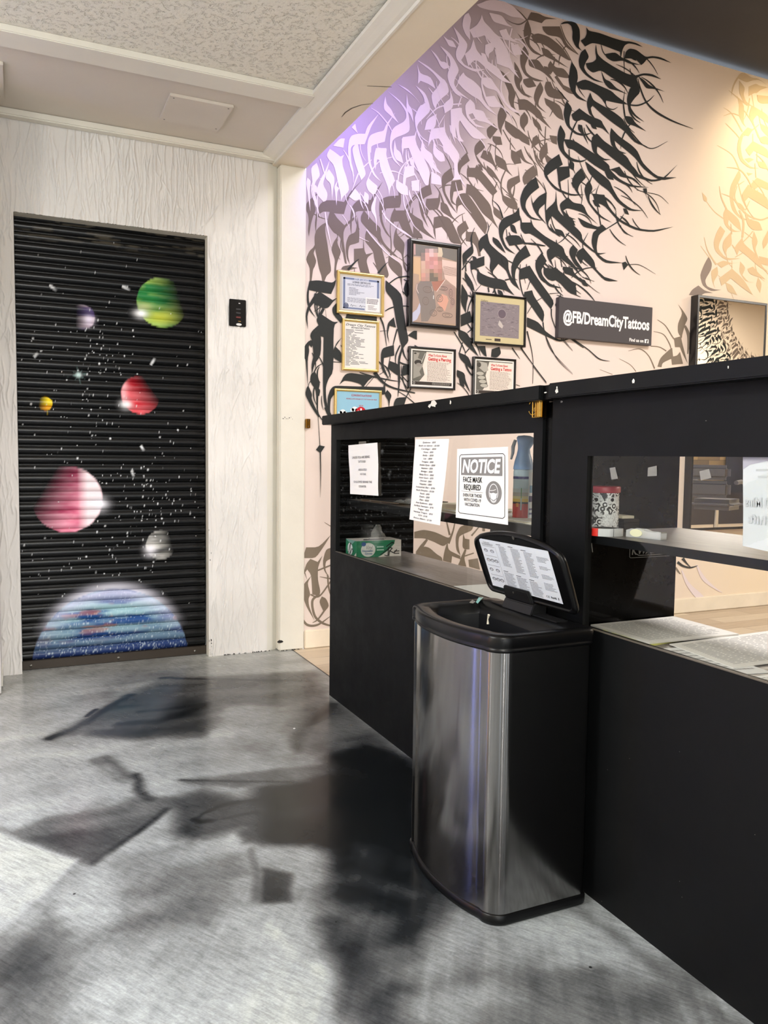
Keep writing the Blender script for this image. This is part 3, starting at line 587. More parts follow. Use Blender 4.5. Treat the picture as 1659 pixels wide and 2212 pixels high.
DATA = """
1b 215 770 150 850 145 930 180 1015 135 1110 100 1240 80 1400 72 1300 85 1180 75 1080 45 1020 48 930 90 880
1b 320 885 450 885 585 910 640 830 700 740 850 585 720 720 660 830 610 960 580 1075 430 1060 385 1040 290 1035 230 1070 190 1150 180 1350 170 1200 200 1030 250 930
1b 385 1040 440 1070 480 1140 590 1245 680 1160 770 1100 700 1180 600 1260 570 1340 570 1450 600 1650 620 1790 600 1780 560 1560 540 1420 500 1370 440 1340 390 1270 355 1210 360 1140
1b 345 1190 310 1250 310 1340 340 1500 370 1700 400 1900 330 1960 300 2040 275 2040 265 1960 230 1860 200 1700 170 1560 165 1400 190 1310 260 1240
1b 175 1500 165 1580 140 1640 185 1750 160 1830 135 1870 115 2040 95 2040 100 1850 40 1730 90 1610 150 1560
1b 500 1385 480 1450 490 1520 540 1620 490 1740 465 1850 465 2030 445 1950 455 1800 460 1730 405 1590 430 1500
1b 780 885 900 880 970 880 1010 800 1140 610 1060 740 1000 880 970 1030 860 1030 780 1030 720 1060 690 1150 690 1370 675 1250 680 1100 700 970
1b 870 1030 930 1110 1000 1190 1105 1280 1105 1380 1140 1470 1190 1540 1370 1710 1250 1640 1130 1500 1080 1440 960 1330 870 1230 830 1180 830 1110
1b 1100 880 1200 830 1370 815 1350 580 1385 700 1400 900 1380 980 1300 985 1180 990 1120 1020 1125 1150 1160 1270 1230 1390 1260 1430 1180 1340 1110 1190 1090 1000
1b 1325 1030 1450 1030 1490 950 1560 850 1640 780 1560 870 1490 990 1465 1060 1480 1180 1530 1310 1580 1400 1540 1430 1480 1400 1420 1290 1370 1180 1290 1185 1255 1150 1270 1080 1310 990
1b 1375 1180 1330 1300 1345 1380 1450 1490 1440 1600 1430 1680 1450 1800 1490 1930 1440 1850 1415 1640 1310 1560 1295 1480 1310 1350
1b 905 1320 960 1400 1110 1540 1140 1640 1180 1800 1225 1950 1200 1990 1080 1930 1060 1850 1020 1720 1010 1620 950 1540 890 1470 890 1390
1b 780 1120 800 1350 795 1480 740 1500 660 1520 640 1600 640 1700 670 1800 630 1720 610 1600 620 1480 660 1380 760 1340
1b 730 1580 860 1570 860 1400 870 1600 900 1660 1010 1630 920 1690 900 1760 950 1930 830 1930 800 1830 780 1740 730 1760
1b 1250 1640 1260 1690 1380 1790 1415 1840 1415 2100 1390 1990 1270 1880 1220 1800 1225 1700
1b 570 1830 680 1810 690 1840 780 1850 640 1880 545 1870
1w 380 150 440 190 530 260 580 235 550 290 560 400 610 540 660 740 560 830 540 890 540 800 500 640 460 440 430 360 370 300 335 240
1w 430 100 530 0 590 0 570 125
1w 700 150 740 90 780 80 800 200 850 360 895 510 830 590 790 480 740 330
1w 1070 130 1190 150 1180 230 1240 430 1315 600 1240 700 1230 820 1220 700 1110 430 1090 300 1040 290 1020 420 1010 300 1030 200
1w 1410 0 1600 0 1659 250 1659 430 1590 300 1510 130 1430 140 1420 240
1w 110 420 190 350 215 430 235 530 170 610 150 700 160 790 195 950 210 1010 170 950 140 800 135 620
1w 380 300 330 480 270 650 345 780 330 880 290 900 200 800 190 740 240 600 320 460
1w 365 440 440 550 440 640 420 720 410 880 400 640 320 570 330 500
1w 490 600 470 680 510 710 480 760 475 960 460 770 445 690
1w 60 560 105 610 85 720 100 1040 70 800 45 640
1w 740 720 800 790 815 860 740 890 660 830
1w 930 560 960 600 1060 680 1040 770 1000 800 930 740 900 640
1w 1330 590 1400 640 1490 680 1500 810 1400 790 1330 720
1w 1460 400 1580 390 1590 520 1470 560 1450 720 1430 900 1430 560
1w 1550 610 1659 590 1659 750 1560 740
1w 1330 150 1390 200 1430 350 1330 300 1290 200
2w 330 1070 400 1050 490 1050 520 960 650 810 560 950 520 1060 480 1170 400 1170 340 1180 310 1220 320 1400 360 1560 310 1430 285 1250 300 1120
2w 560 1060 640 1030 715 1015 740 940 850 790 760 930 740 1030 720 1140 640 1160 560 1190 545 1260 550 1400 600 1530 680 1620 590 1540 530 1400 515 1200 530 1110
2w 850 960 950 910 985 860 980 780 900 660 760 540 900 650 990 760 1010 860 1020 1010 960 1050 850 1090 810 1130 800 1210 830 1330 920 1450 820 1350 785 1220 790 1090 810 1010
2w 1120 170 1250 250 1400 380 1470 450 1480 560 1400 620 1340 690 1330 750 1300 690 1280 580 1350 500 1390 430 1300 310 1130 180
2w 870 450 1000 520 1100 630 1160 710 1210 680 1180 580 1090 470 1200 560 1240 650 1270 770 1180 860 1120 920 1100 980 1160 1090 1280 1170 1180 1110 1100 1010 1080 850 1130 740 1160 700 1080 600 980 520
2w 1390 0 1500 90 1560 180 1610 290 1560 380 1530 470 1570 540 1659 620 1560 560 1500 460 1470 350 1510 240 1510 150
2w 730 600 740 690 800 760 830 830 890 920 800 830 720 760 715 700
2w 985 570 1000 700 1045 750 1065 910 1030 810 985 760
2w 1110 210 1140 330 1270 370 1330 510 1250 450 1150 410 1120 450 1130 330
2w 1270 40 1340 110 1390 190 1440 190 1500 250 1430 275 1390 240 1350 150
2w 940 1090 1080 1070 1110 980 1080 1120 1110 1200 1200 1360 1260 1500 1240 1659 1210 1659 1150 1540 1060 1340 1010 1210 950 1210 935 1310 925 1200 930 1130
2w 1280 990 1430 970 1430 830 1440 1030 1500 1130 1620 1300 1590 1400 1550 1400 1450 1230 1370 1100 1280 1110 1240 1200 1260 1080
2w 1550 1390 1590 1390 1590 1500 1640 1590 1530 1600 1560 1560
2w 1170 1110 1200 1230 1290 1290 1300 1400 1400 1530 1320 1480 1230 1380 1150 1280
2w 1310 1100 1330 1220 1430 1290 1440 1370 1380 1380 1300 1290
2w 1520 620 1500 510 1540 650 1530 740 1440 800 1430 690
2w 1230 880 1340 810 1330 940 1300 990 1200 1000
2w 1510 770 1640 740 1650 860 1600 900 1610 1060 1659 1150 1600 1120 1560 900 1530 900 1540 1060 1570 1170 1520 1040
2w 840 1120 860 1240 920 1310 940 1400 860 1350 830 1280
2w 620 1220 740 1220 730 1330 790 1500 845 1610 780 1659 740 1560 680 1360 630 1350 610 1480 600 1300
2w 330 970 370 930 380 1000 400 1040
2w 1280 1500 1390 1560 1400 1659 1280 1640
3w 440 60 600 0 760 20 860 70 960 170 1020 240 960 210 850 200 740 140 590 120 480 90
3w 300 180 340 160 370 230 350 330 360 480 300 400 270 310 280 230
3w 500 180 520 260 600 340 650 400 700 440 790 560 840 700 890 850 950 940 830 820 750 700 660 570 600 500 530 420 470 440 400 450 355 360 440 310 490 230
3w 600 160 740 190 800 290 870 330 740 290 640 260 590 160
3w 545 540 650 500 640 600 580 640 580 700 540 630
3w 400 470 430 600 500 680 600 760 700 820 760 930 860 1000 750 970 660 900 560 820 450 720 400 720 340 790 300 650 370 590
3w 160 320 250 430 330 530 300 640 250 720 290 780 400 830 540 830 420 860 290 800 200 710 190 620 240 510
3w 40 430 90 480 150 490 195 570 110 550 80 490
3w 0 550 90 640 150 720 225 830 180 920 160 1000 200 1080 360 1200 200 1110 120 1000 90 880 130 800 120 700
3w 710 370 790 350 820 430 900 500 1000 530 850 490 740 440
3w 850 550 930 530 980 650 890 660 860 600
3w 670 640 800 700 870 830 760 790 680 760
3w 280 870 300 910 400 970 490 1060 500 1170 560 1260 680 1380 560 1300 470 1190 380 1140 290 1070 210 980 240 920
3w 510 930 600 930 660 1020 740 1130 800 1250 990 1370 850 1320 760 1220 680 1080 560 1050 510 1000
3w 540 1160 650 1150 730 1280 600 1280 560 1220
3w 300 1260 360 1190 410 1240 420 1310 520 1330 560 1430 720 1560 560 1460 440 1440 390 1350 340 1370 400 1480 550 1530 420 1510 320 1400
3w 130 1310 240 1290 270 1370 360 1480 500 1600 560 1659 400 1659 300 1530 230 1420 180 1420 190 1659 150 1600
3w 40 1260 130 1190 120 1070 160 1220 140 1300 60 1350
3w 0 930 60 960 100 1060 100 1110 0 1180
3b 1040 240 1090 150 1180 165 1250 205 1400 230 1260 225 1215 275 1130 250 1070 235
3b 1050 240 1095 380 1065 470 1070 540 1130 610 1250 680 1110 630 1030 520 1000 400 1020 290
3b 1225 320 1430 320 1470 430 1520 540 1659 660 1500 560 1440 440 1290 420 1240 370
3b 1090 430 1170 400 1300 440 1450 560 1560 720 1540 720 1400 640 1280 550 1200 510 1130 510
3b 1215 570 1300 600 1370 700 1540 815 1380 730 1300 690 1240 660
3b 930 400 1000 480 1060 620 1050 690 1010 790 1030 870 1100 930 1240 970 1140 970 1020 900 970 800 960 680 980 600 1020 540
3b 1060 715 1170 715 1230 800 1300 880 1380 1000 1250 870 1180 830 1070 790
3b 1290 790 1320 730 1380 810 1480 820 1560 930 1500 930 1400 910 1350 850 1330 880
3b 890 740 940 820 980 920 980 950 950 1000 960 1060 1010 1120 1110 1165 1000 1140 920 1050 890 950 900 860
3b 1000 950 1090 930 1150 1030 1050 1050 1000 990
3b 700 830 770 880 850 1000 905 1120 880 1200 880 1280 960 1390 880 1330 820 1190 830 1090
3b 1200 980 1240 1070 1180 1190 1170 1260 1270 1350 1160 1270 1120 1170 1150 1060
3b 1270 980 1320 980 1350 1060 1450 1100 1500 1180 1400 1180 1290 1150 1250 1050
3b 930 1190 1040 1190 1200 1330 1230 1420 1330 1540 1200 1430 1060 1310 950 1310
3b 680 1120 740 1230 800 1370 770 1450 730 1540 740 1620 700 1520 690 1370 740 1260
3b 780 1440 860 1490 1080 1659 900 1659 780 1540
3b 960 1400 1010 1340 1050 1400 1050 1470 1000 1530 1020 1580 960 1500
3b 1250 1170 1440 1260 1480 1440 1400 1400 1310 1280 1270 1250
3b 560 1540 640 1480 690 1540 600 1659 570 1620
3b 1100 1390 1190 1480 1220 1570 1130 1500
3b 1480 1020 1560 1060 1620 1130 1540 1110 1470 1060
4k 50 185 100 155 180 150 240 170 280 240 285 350 265 450 310 500 240 450 200 360 205 270 190 200 140 165
4k 365 220 390 265 520 290 680 350 820 390 880 390 960 410 1040 455 950 420 870 405 820 430 790 490 775 590 770 510 680 475 540 420 430 400 350 445 300 380 350 350 375 290
4k 820 590 840 510 880 475 960 490 1070 580 1150 565 1250 580 1380 645 1260 600 1170 580 1090 590 1050 640 1020 665 960 600 880 585
4k 585 540 710 520 780 580 900 640 1020 670 880 650 800 610 690 625 620 590
4k 350 480 395 570 355 630 330 700 370 770 460 840 575 880 450 850 350 780 290 700 275 620 300 520
4k 480 420 490 540 560 610 700 700 850 780 950 800 1050 770 1150 780 1260 840 1150 800 1040 785 960 820 910 940 800 890 660 810 540 725 440 760 380 710 360 650 440 640 490 600 475 500
4k 540 730 580 840 650 870 720 950 860 1020 740 970 640 950 580 880
4k 960 820 1010 990 940 1060 890 1130 890 1180 950 1270 1060 1350 930 1270 870 1180 850 1080 880 960 940 890
4k 980 800 1060 860 1120 920 1300 985 1180 950 1080 945 1040 880
4k 190 630 250 730 260 820 250 880 350 840 500 910 660 980 720 1040 860 1140 740 1120 600 1090 590 1130 560 1080 500 1020 400 960 300 960 240 900 230 990 280 1050 380 1110 250 1060 180 960 155 850 170 730
4k 410 1000 440 1090 560 1160 700 1240 800 1320 850 1430 960 1580 1100 1650 940 1590 820 1450 700 1370 560 1260 440 1150 410 1180 430 1260 470 1310 400 1250 370 1120
4k 830 940 805 1100 830 1280 905 1290 950 1370 1080 1460 940 1390 860 1370 820 1290 800 1120
4k 130 1100 195 1190 160 1290 160 1400 250 1480 350 1500 450 1470 340 1515 230 1490 130 1390 95 1260 110 1170
4k 190 1260 280 1190 400 1280 540 1330 560 1380 640 1500 560 1420 460 1400 320 1310 250 1340 210 1320
4k 270 1380 310 1390 330 1480 390 1620 320 1490 270 1440
4k 430 1530 490 1490 570 1580 690 1659 540 1659 480 1630 440 1659
6k 415 50 465 140 440 230 450 310 520 380 620 410 700 380 620 420 500 400 410 300 385 200 395 110
6k 450 190 540 200 650 270 800 370 900 450 900 490 1000 590 1120 650 1300 670 1100 660 980 600 880 520 760 450 640 360 540 285 490 280
6k 720 200 770 150 800 190 930 270 1070 360 1110 430 1180 540 1320 600 1440 580 1580 440 1440 590 1320 612 1160 560 1060 470 940 380 780 250 770 330 850 390 920 390 840 400 740 320
6k 920 80 990 160 1120 250 1180 310 1230 430 1380 570 1570 570 1400 600 1240 480 1160 370 1040 270 950 200 960 260 1000 310 1070 330 990 330 920 240 910 150
6k 400 340 435 440 340 500 280 550 300 600 380 680 520 740 660 740 520 752 360 690 260 560 250 480 300 410
6k 380 470 500 460 505 560 410 610 420 700 460 770 400 650 390 540
6k 510 400 550 430 545 500 500 470
6k 620 480 665 570 600 640 580 700 640 800 560 690 530 600 560 540
6k 660 410 760 490 900 600 930 680 1000 800 1120 890 1240 900 1100 900 980 810 900 700 800 630 700 520
6k 910 490 1000 465 1060 550 1150 580 1230 670 1130 580 1010 560 960 510
6k 1240 680 1270 680 1275 720 1245 720
6k 700 600 735 680 700 740 700 820 820 960 930 1020 800 960 690 820 655 700 670 640
6k 740 735 850 745 890 860 1000 990 1180 1080 1340 1100 1540 1060 1340 1112 1160 1090 990 1000 860 850 760 810
6k 170 570 200 670 120 730 70 800 60 870 120 970 250 1000 110 980 30 880 15 780 50 680 110 610
6k 120 740 140 830 200 760 270 720 270 820 200 880 190 930 280 1040 180 940 140 860
6k 265 900 370 810 370 690 380 900 500 1010 620 1120 630 1200 780 1330 870 1320 780 1340 620 1210 520 1120 420 1030 330 950 290 1010 290 1060 420 1160 300 1090 270 990
6k 410 830 490 770 540 825 640 840 680 940 790 1040 650 920 560 890 480 870 440 900 500 970 570 985 470 980 420 890
6k 590 970 660 1010 790 1070 830 1040 870 1080 1000 1000 1055 920 1010 1000 860 1090 790 1140 770 1260 780 1330 870 1400 1040 1420 860 1420 770 1340 725 1220 740 1120 780 1085 640 1060
6k 1030 1420 1060 1410 1085 1440 1045 1490
6k 20 960 30 1020 120 1020 120 980 140 1060 260 1160 440 1260 460 1340 560 1450 620 1560 760 1605 640 1570 540 1460 440 1390 380 1340 320 1390 350 1470 290 1370 280 1300 310 1270 220 1190 110 1120 60 1130 20 1080
6k 360 1080 430 1100 460 1160 370 1130
6k 540 1240 585 1290 550 1370 650 1500 560 1440 505 1330 510 1280
6k 580 1310 640 1270 750 1400 760 1480 880 1590 990 1600 860 1600 740 1470 640 1380 620 1430 580 1360
6k 440 1465 520 1465 560 1540 710 1659 540 1550 460 1520
6k 250 1470 350 1480 420 1510 570 1640 560 1659 500 1659 370 1580 300 1590 250 1530
6k 230 1320 275 1400 210 1480 230 1550 320 1650 220 1590 170 1480 170 1400
6b 0 90 100 180 110 250 0 190
6b 180 150 220 210 130 280 140 180
6b 280 220 290 330 230 390 250 460 205 360 220 280
6b 150 450 185 520 90 640 45 590 60 520
6b 310 150 380 160 380 240 330 220
5b 815 280 850 370 760 440 740 480 730 540 780 620 720 520 710 430 740 360
5b 995 110 1040 200 1000 250 950 290 930 310 1000 420 1050 480 950 380 910 260 920 190
5b 1020 250 1100 270 1130 360 1190 500 1130 410 1060 370 985 330
5b 830 420 850 460 920 460 940 420 960 460 1050 560 1150 690 1180 740 1130 790 1050 700 940 570 830 560
5b 1060 430 1130 490 1200 600 1240 680 1190 600 1100 540 1060 480
5b 1130 80 1220 90 1240 180 1170 180 1130 130
5b 1160 300 1280 370 1300 480 1370 560 1290 490 1190 440 1160 380
5b 1350 240 1440 290 1470 400 1390 410 1350 340
5b 520 550 630 460 665 590 570 640 550 690 560 760 630 890 700 1000 600 880 530 730
5b 640 620 750 600 770 720 660 740 640 850 700 910 630 870 620 760
5b 730 770 820 760 900 870 1070 1130 1040 1250 960 1150 840 980 760 890 710 910 700 1000 690 850
5b 820 650 910 680 1000 780 1100 900 1130 1060 1200 1190 1120 1090 1010 1000 920 860 870 790 810 760
5b 250 720 380 650 400 770 330 800 270 850 280 970 360 1170 280 1030 245 850
5b 340 830 480 820 490 760 500 850 470 950 360 960 340 1060 330 900
5b 510 870 580 890 640 1040 730 1120 620 1040 510 970
5b 430 1050 520 1030 620 1060 700 1230 760 1370 630 1350 580 1230 520 1160 440 1180 450 1320 420 1200
5b 130 980 200 1040 290 1090 300 1180 440 1310 300 1230 200 1150 140 1060
5b 0 970 80 970 120 1100 180 1260 100 1250 20 1100 0 1060
5b 180 1150 280 1260 290 1300 180 1290
5b 710 1160 800 1090 840 1180 760 1250 750 1290 830 1400 740 1300 705 1200
5b 810 1225 920 1225 965 1330 985 1510 960 1510 940 1410 890 1340 810 1330
5b 1240 780 1410 860 1430 960 1320 930 1250 850
5b 1310 600 1440 550 1430 430 1455 620 1350 690 1340 750 1430 900 1330 780 1300 690
5b 1490 550 1610 440 1659 540 1510 660 1490 610
5b 1140 920 1240 1000 1240 1090 1140 1010
5k 1440 930 1450 1080 1330 1140 1260 1200 1240 1290 1290 1410 1400 1490 1280 1430 1210 1280 1200 1150 1250 1060 1400 1000
9k 110 400 235 290 245 390 150 470 120 560 115 470
9k 215 490 380 430 380 540 220 600
9k 330 210 420 140 440 270 560 380 680 470 680 590 720 700 830 850 720 760 660 600 560 520 480 620 500 690 450 580 470 450 370 320 330 380 310 270
9k 490 190 560 230 650 390 540 300 490 240
9k 900 290 960 420 850 480 770 600 760 720 830 860 740 740 720 560 780 410
9k 690 170 820 170 880 270 700 295 650 200
9k 835 590 950 550 1040 700 1260 1000 1220 1090 1100 940 930 700 835 720
9k 890 880 980 860 1000 930 1135 1130 1120 1260 1060 1180 960 1030 880 930
9k 1100 390 1160 490 1090 600 1110 680 1200 780 1360 830 1200 810 1080 690 1030 560 1040 470
9k 1135 570 1180 620 1270 570 1380 660 1530 790 1540 920 1440 880 1300 720 1230 740 1150 680
9k 1370 560 1490 580 1510 650 1400 640
9k 300 580 320 640 450 700 640 730 680 830 760 920 650 850 460 820 330 780 290 720
9k 920 1200 1060 1260 1150 1380 1320 1490 1480 1460 1330 1505 1180 1440 1060 1380 920 1310
9k 140 620 230 760 260 870 170 790 140 700
9k 100 780 180 920 150 1050 150 1140 90 1010
9k 90 1170 200 1120 230 1250 90 1310
9k 60 1350 170 1400 220 1530 310 1690 160 1550 60 1440
9k 60 1640 180 1690 240 1870 80 1720
9k 40 1860 130 1900 140 1990 210 2150 110 1990 40 1940
9k 300 1560 390 1560 410 1690 370 1660
9k 480 1600 570 1570 590 1650 540 1700 470 1690
9k 550 850 600 870 620 920 560 900
9k 1270 1030 1340 910 1360 1040 1330 1180
8k 120 310 250 300 440 340 490 290 470 370 420 485 260 460 110 430 100 520 120 700 210 830 120 720 85 600 85 470
8k 260 460 440 580 510 540 440 600 380 680 310 690 180 610 120 680 80 800 95 990 65 800 90 680 180 520
8k 290 780 450 890 520 880 450 930 450 1580 380 1680 340 1800 350 2000 410 2200 380 2212 320 2000 310 1700 320 1090 250 1070 200 990 250 930 215 850 300 690 330 700
8k 240 930 200 1010 280 1080 270 1350 180 1480 150 1620 150 1480 180 1350 160 1150 130 1080 150 1020
8k 150 1150 100 1220 110 1290 85 1420 95 1800 70 1420 45 1380 45 1230 110 1150
8k 190 1580 265 1730 240 1840 230 2120 260 2212 220 2100 215 1840 130 1720 140 1620
8k 100 1780 150 1900 140 1960 200 2100 270 2212 240 2212 140 2060 60 1900 80 1810
8k 500 610 440 690 450 770 560 900 580 820 510 750
8k 570 1100 480 1230 560 1310 560 1450 450 1380 450 1290 500 1180
8k 1190 300 1410 490 1430 700 1470 960 1510 1150 1430 1240 1380 1420 1390 1650 1370 1900 1360 1500 1370 1370 1420 1230 1390 1150 1330 830 1290 570 1190 450
8k 1530 180 1500 300 1520 360 1525 560 1430 430
8k 1300 820 1330 960 1240 930 1210 1050 1240 1190 1205 1050 1220 900
8k 1150 1250 1300 1210 1305 1350 1160 1385 1150 1500 1240 1700 1130 1540 1125 1330
8k 1240 1430 1370 1480 1390 1640 1340 1620 1220 1530
8k 1430 1500 1520 1490 1520 1610 1410 1640
8k 540 1760 620 1620 700 1600 950 1640 1030 1640 940 1700 870 1800 840 1750 700 1710 600 1700
8k 460 1780 700 1790 1170 1800 1180 1730 1180 1890 1140 1900 470 1830 470 1880 410 1960 400 2100 410 2200 380 2200 375 1950 410 1840
8k 1210 1840 1270 1910 1240 1990 1235 2100 1230 1990 1175 1900
8k 1310 2010 1340 1950 1480 1940 1440 2060 1300 2080
8k 640 780 840 800 1060 810 1060 870 900 850 760 830 620 850
8k 1480 620 1530 700 1530 950 1500 830 1480 760
8k 1500 1070 1580 1010 1625 1010 1625 1130
8k 1490 1290 1520 1230 1520 1360
10k 145 405 175 365 225 375 185 435
10t 50 1340 170 1340 285 1220 210 1340 140 1440 30 1440 30 1550 60 1650 20 1550 15 1450
10t 90 1450 160 1480 205 1420 160 1530 160 1650 185 1760 175 1800 110 1790 100 1600 60 1550 25 1600 50 1500
10t 100 1610 60 1680 90 1790 70 1830 75 1900 130 2040 50 1900 10 1780 20 1700
10t 200 1810 240 1830 270 1900 220 1960 175 1860
10t 210 1470 240 1360 300 1340 300 1440 235 1470 230 1560 280 1640 220 1560
12t 30 240 150 210 300 240 470 320 500 310 470 390 410 430 300 370 170 320 30 320
12t 30 540 150 430 230 450 330 540 400 580 400 700 30 640
12t 470 370 480 480 600 540 640 560 640 600 530 560 520 650 410 620 430 500
12t 590 270 640 170 720 140 820 150 790 220 690 260 620 300 610 420 640 550 590 480 580 350
12t 680 260 700 330 760 340 760 470 700 470 670 440
12t 640 600 700 470 720 480 690 590 720 700 610 680 640 620
12t 1080 190 1140 190 1140 230 1060 220
12t 1280 210 1430 220 1430 290 1290 250
12t 750 610 870 590 900 740 760 700
11t 1490 270 1550 350 1590 420 1560 480 1530 590 1530 620 1490 560 1490 470 1540 360
11t 1450 620 1520 600 1530 660 1580 850 1590 880 1540 780 1510 710 1460 710
11t 1420 810 1480 800 1510 760 1540 880 1430 890
11t 1280 910 1310 820 1410 730 1430 720 1440 820 1330 870 1320 915
7g 880 80 920 75 990 125 1050 130 1146 200 1060 140 990 150 940 170 860 130 820 200 795 300 800 220 830 150
7g 870 150 925 220 910 280 930 350 1000 400 920 370 870 270
7g 960 210 1030 180 1060 200 1146 215 1070 240 1040 270 1010 270 960 300
7g 1040 290 1146 300 1146 370 1080 370 1050 350
7g 990 390 1010 400 1146 480 1146 560 1040 480 1000 530 1010 560 960 490
7g 850 300 920 390 910 560 940 600 900 560 865 480 870 380
7g 895 660 950 600 1000 620 960 680 910 670 880 780 900 900 980 980 1060 990 970 990 880 920 850 820 860 720
7g 1070 560 1146 600 1146 690 1080 620
7g 1060 700 1120 680 1146 700 1146 760 1080 750
7g 930 810 1000 730 1146 810 1146 890 1010 820 970 870 940 830
7g 920 900 970 890 1010 905 960 935
7g 1045 925 1110 930 1146 1000 1060 980
7g 940 1030 1000 1040 960 1060
7g 870 1000 890 1070 830 1180 810 1300 850 1420 930 1480 1040 1475 900 1490 800 1390 775 1250 790 1150
7g 515 1220 560 1270 560 1310 530 1300
7g 990 1130 1040 1080 1146 1130 1146 1200 1060 1160 1020 1190 980 1160
7g 900 1230 950 1155 1146 1270 1146 1380 960 1265 920 1310 900 1260
7g 835 1310 890 1330 930 1390 870 1380
7g 740 1370 780 1400 870 1480 890 1590 830 1540 770 1480 760 1530 830 1590 900 1590 800 1600 730 1530 715 1430
7g 930 1400 960 1480 1060 1500 1090 1580 1000 1580 950 1530 930 1450
7g 690 1540 735 1590 680 1700 670 1760 740 1850 880 1850 740 1870 640 1780 625 1700 650 1610
7g 720 1680 790 1600 800 1720 750 1760 740 1820 710 1750
7g 820 1750 900 1650 910 1710 1050 1830 1090 1930 1146 1980 1060 1930 960 1840 870 1770 850 1820
7g 1010 1590 1050 1690 1020 1760 1060 1860 1010 1780 990 1680
7g 1146 1580 1146 1700 1100 1760 1090 1690
7g 1060 1830 1146 1850 1146 1920 1070 1900
7h 580 1830 610 1900 600 1960 540 2060 560 2120 640 2150 700 2150 600 2165 520 2110 495 2010 540 1900
7g 655 1900 720 1870 800 1900 880 1885 760 1905 700 1940
7g 600 1970 660 1930 670 2000 620 2080 640 2140 610 2060
7g 680 2040 800 1950 910 2050 1000 2200 900 2130 790 2040 730 2090 700 2110
7g 740 2080 800 2110 850 2200 760 2170
7g 880 1880 930 1940 900 2010 960 2080 1020 2080 930 2070 870 1980
7g 950 1950 1000 1930 1060 2000 1120 2050 970 2000
7g 1050 2030 1085 2090 1070 2180 1030 2110
7h 390 2200 420 2150 480 2110 540 2160 620 2180 540 2180 490 2212
"""
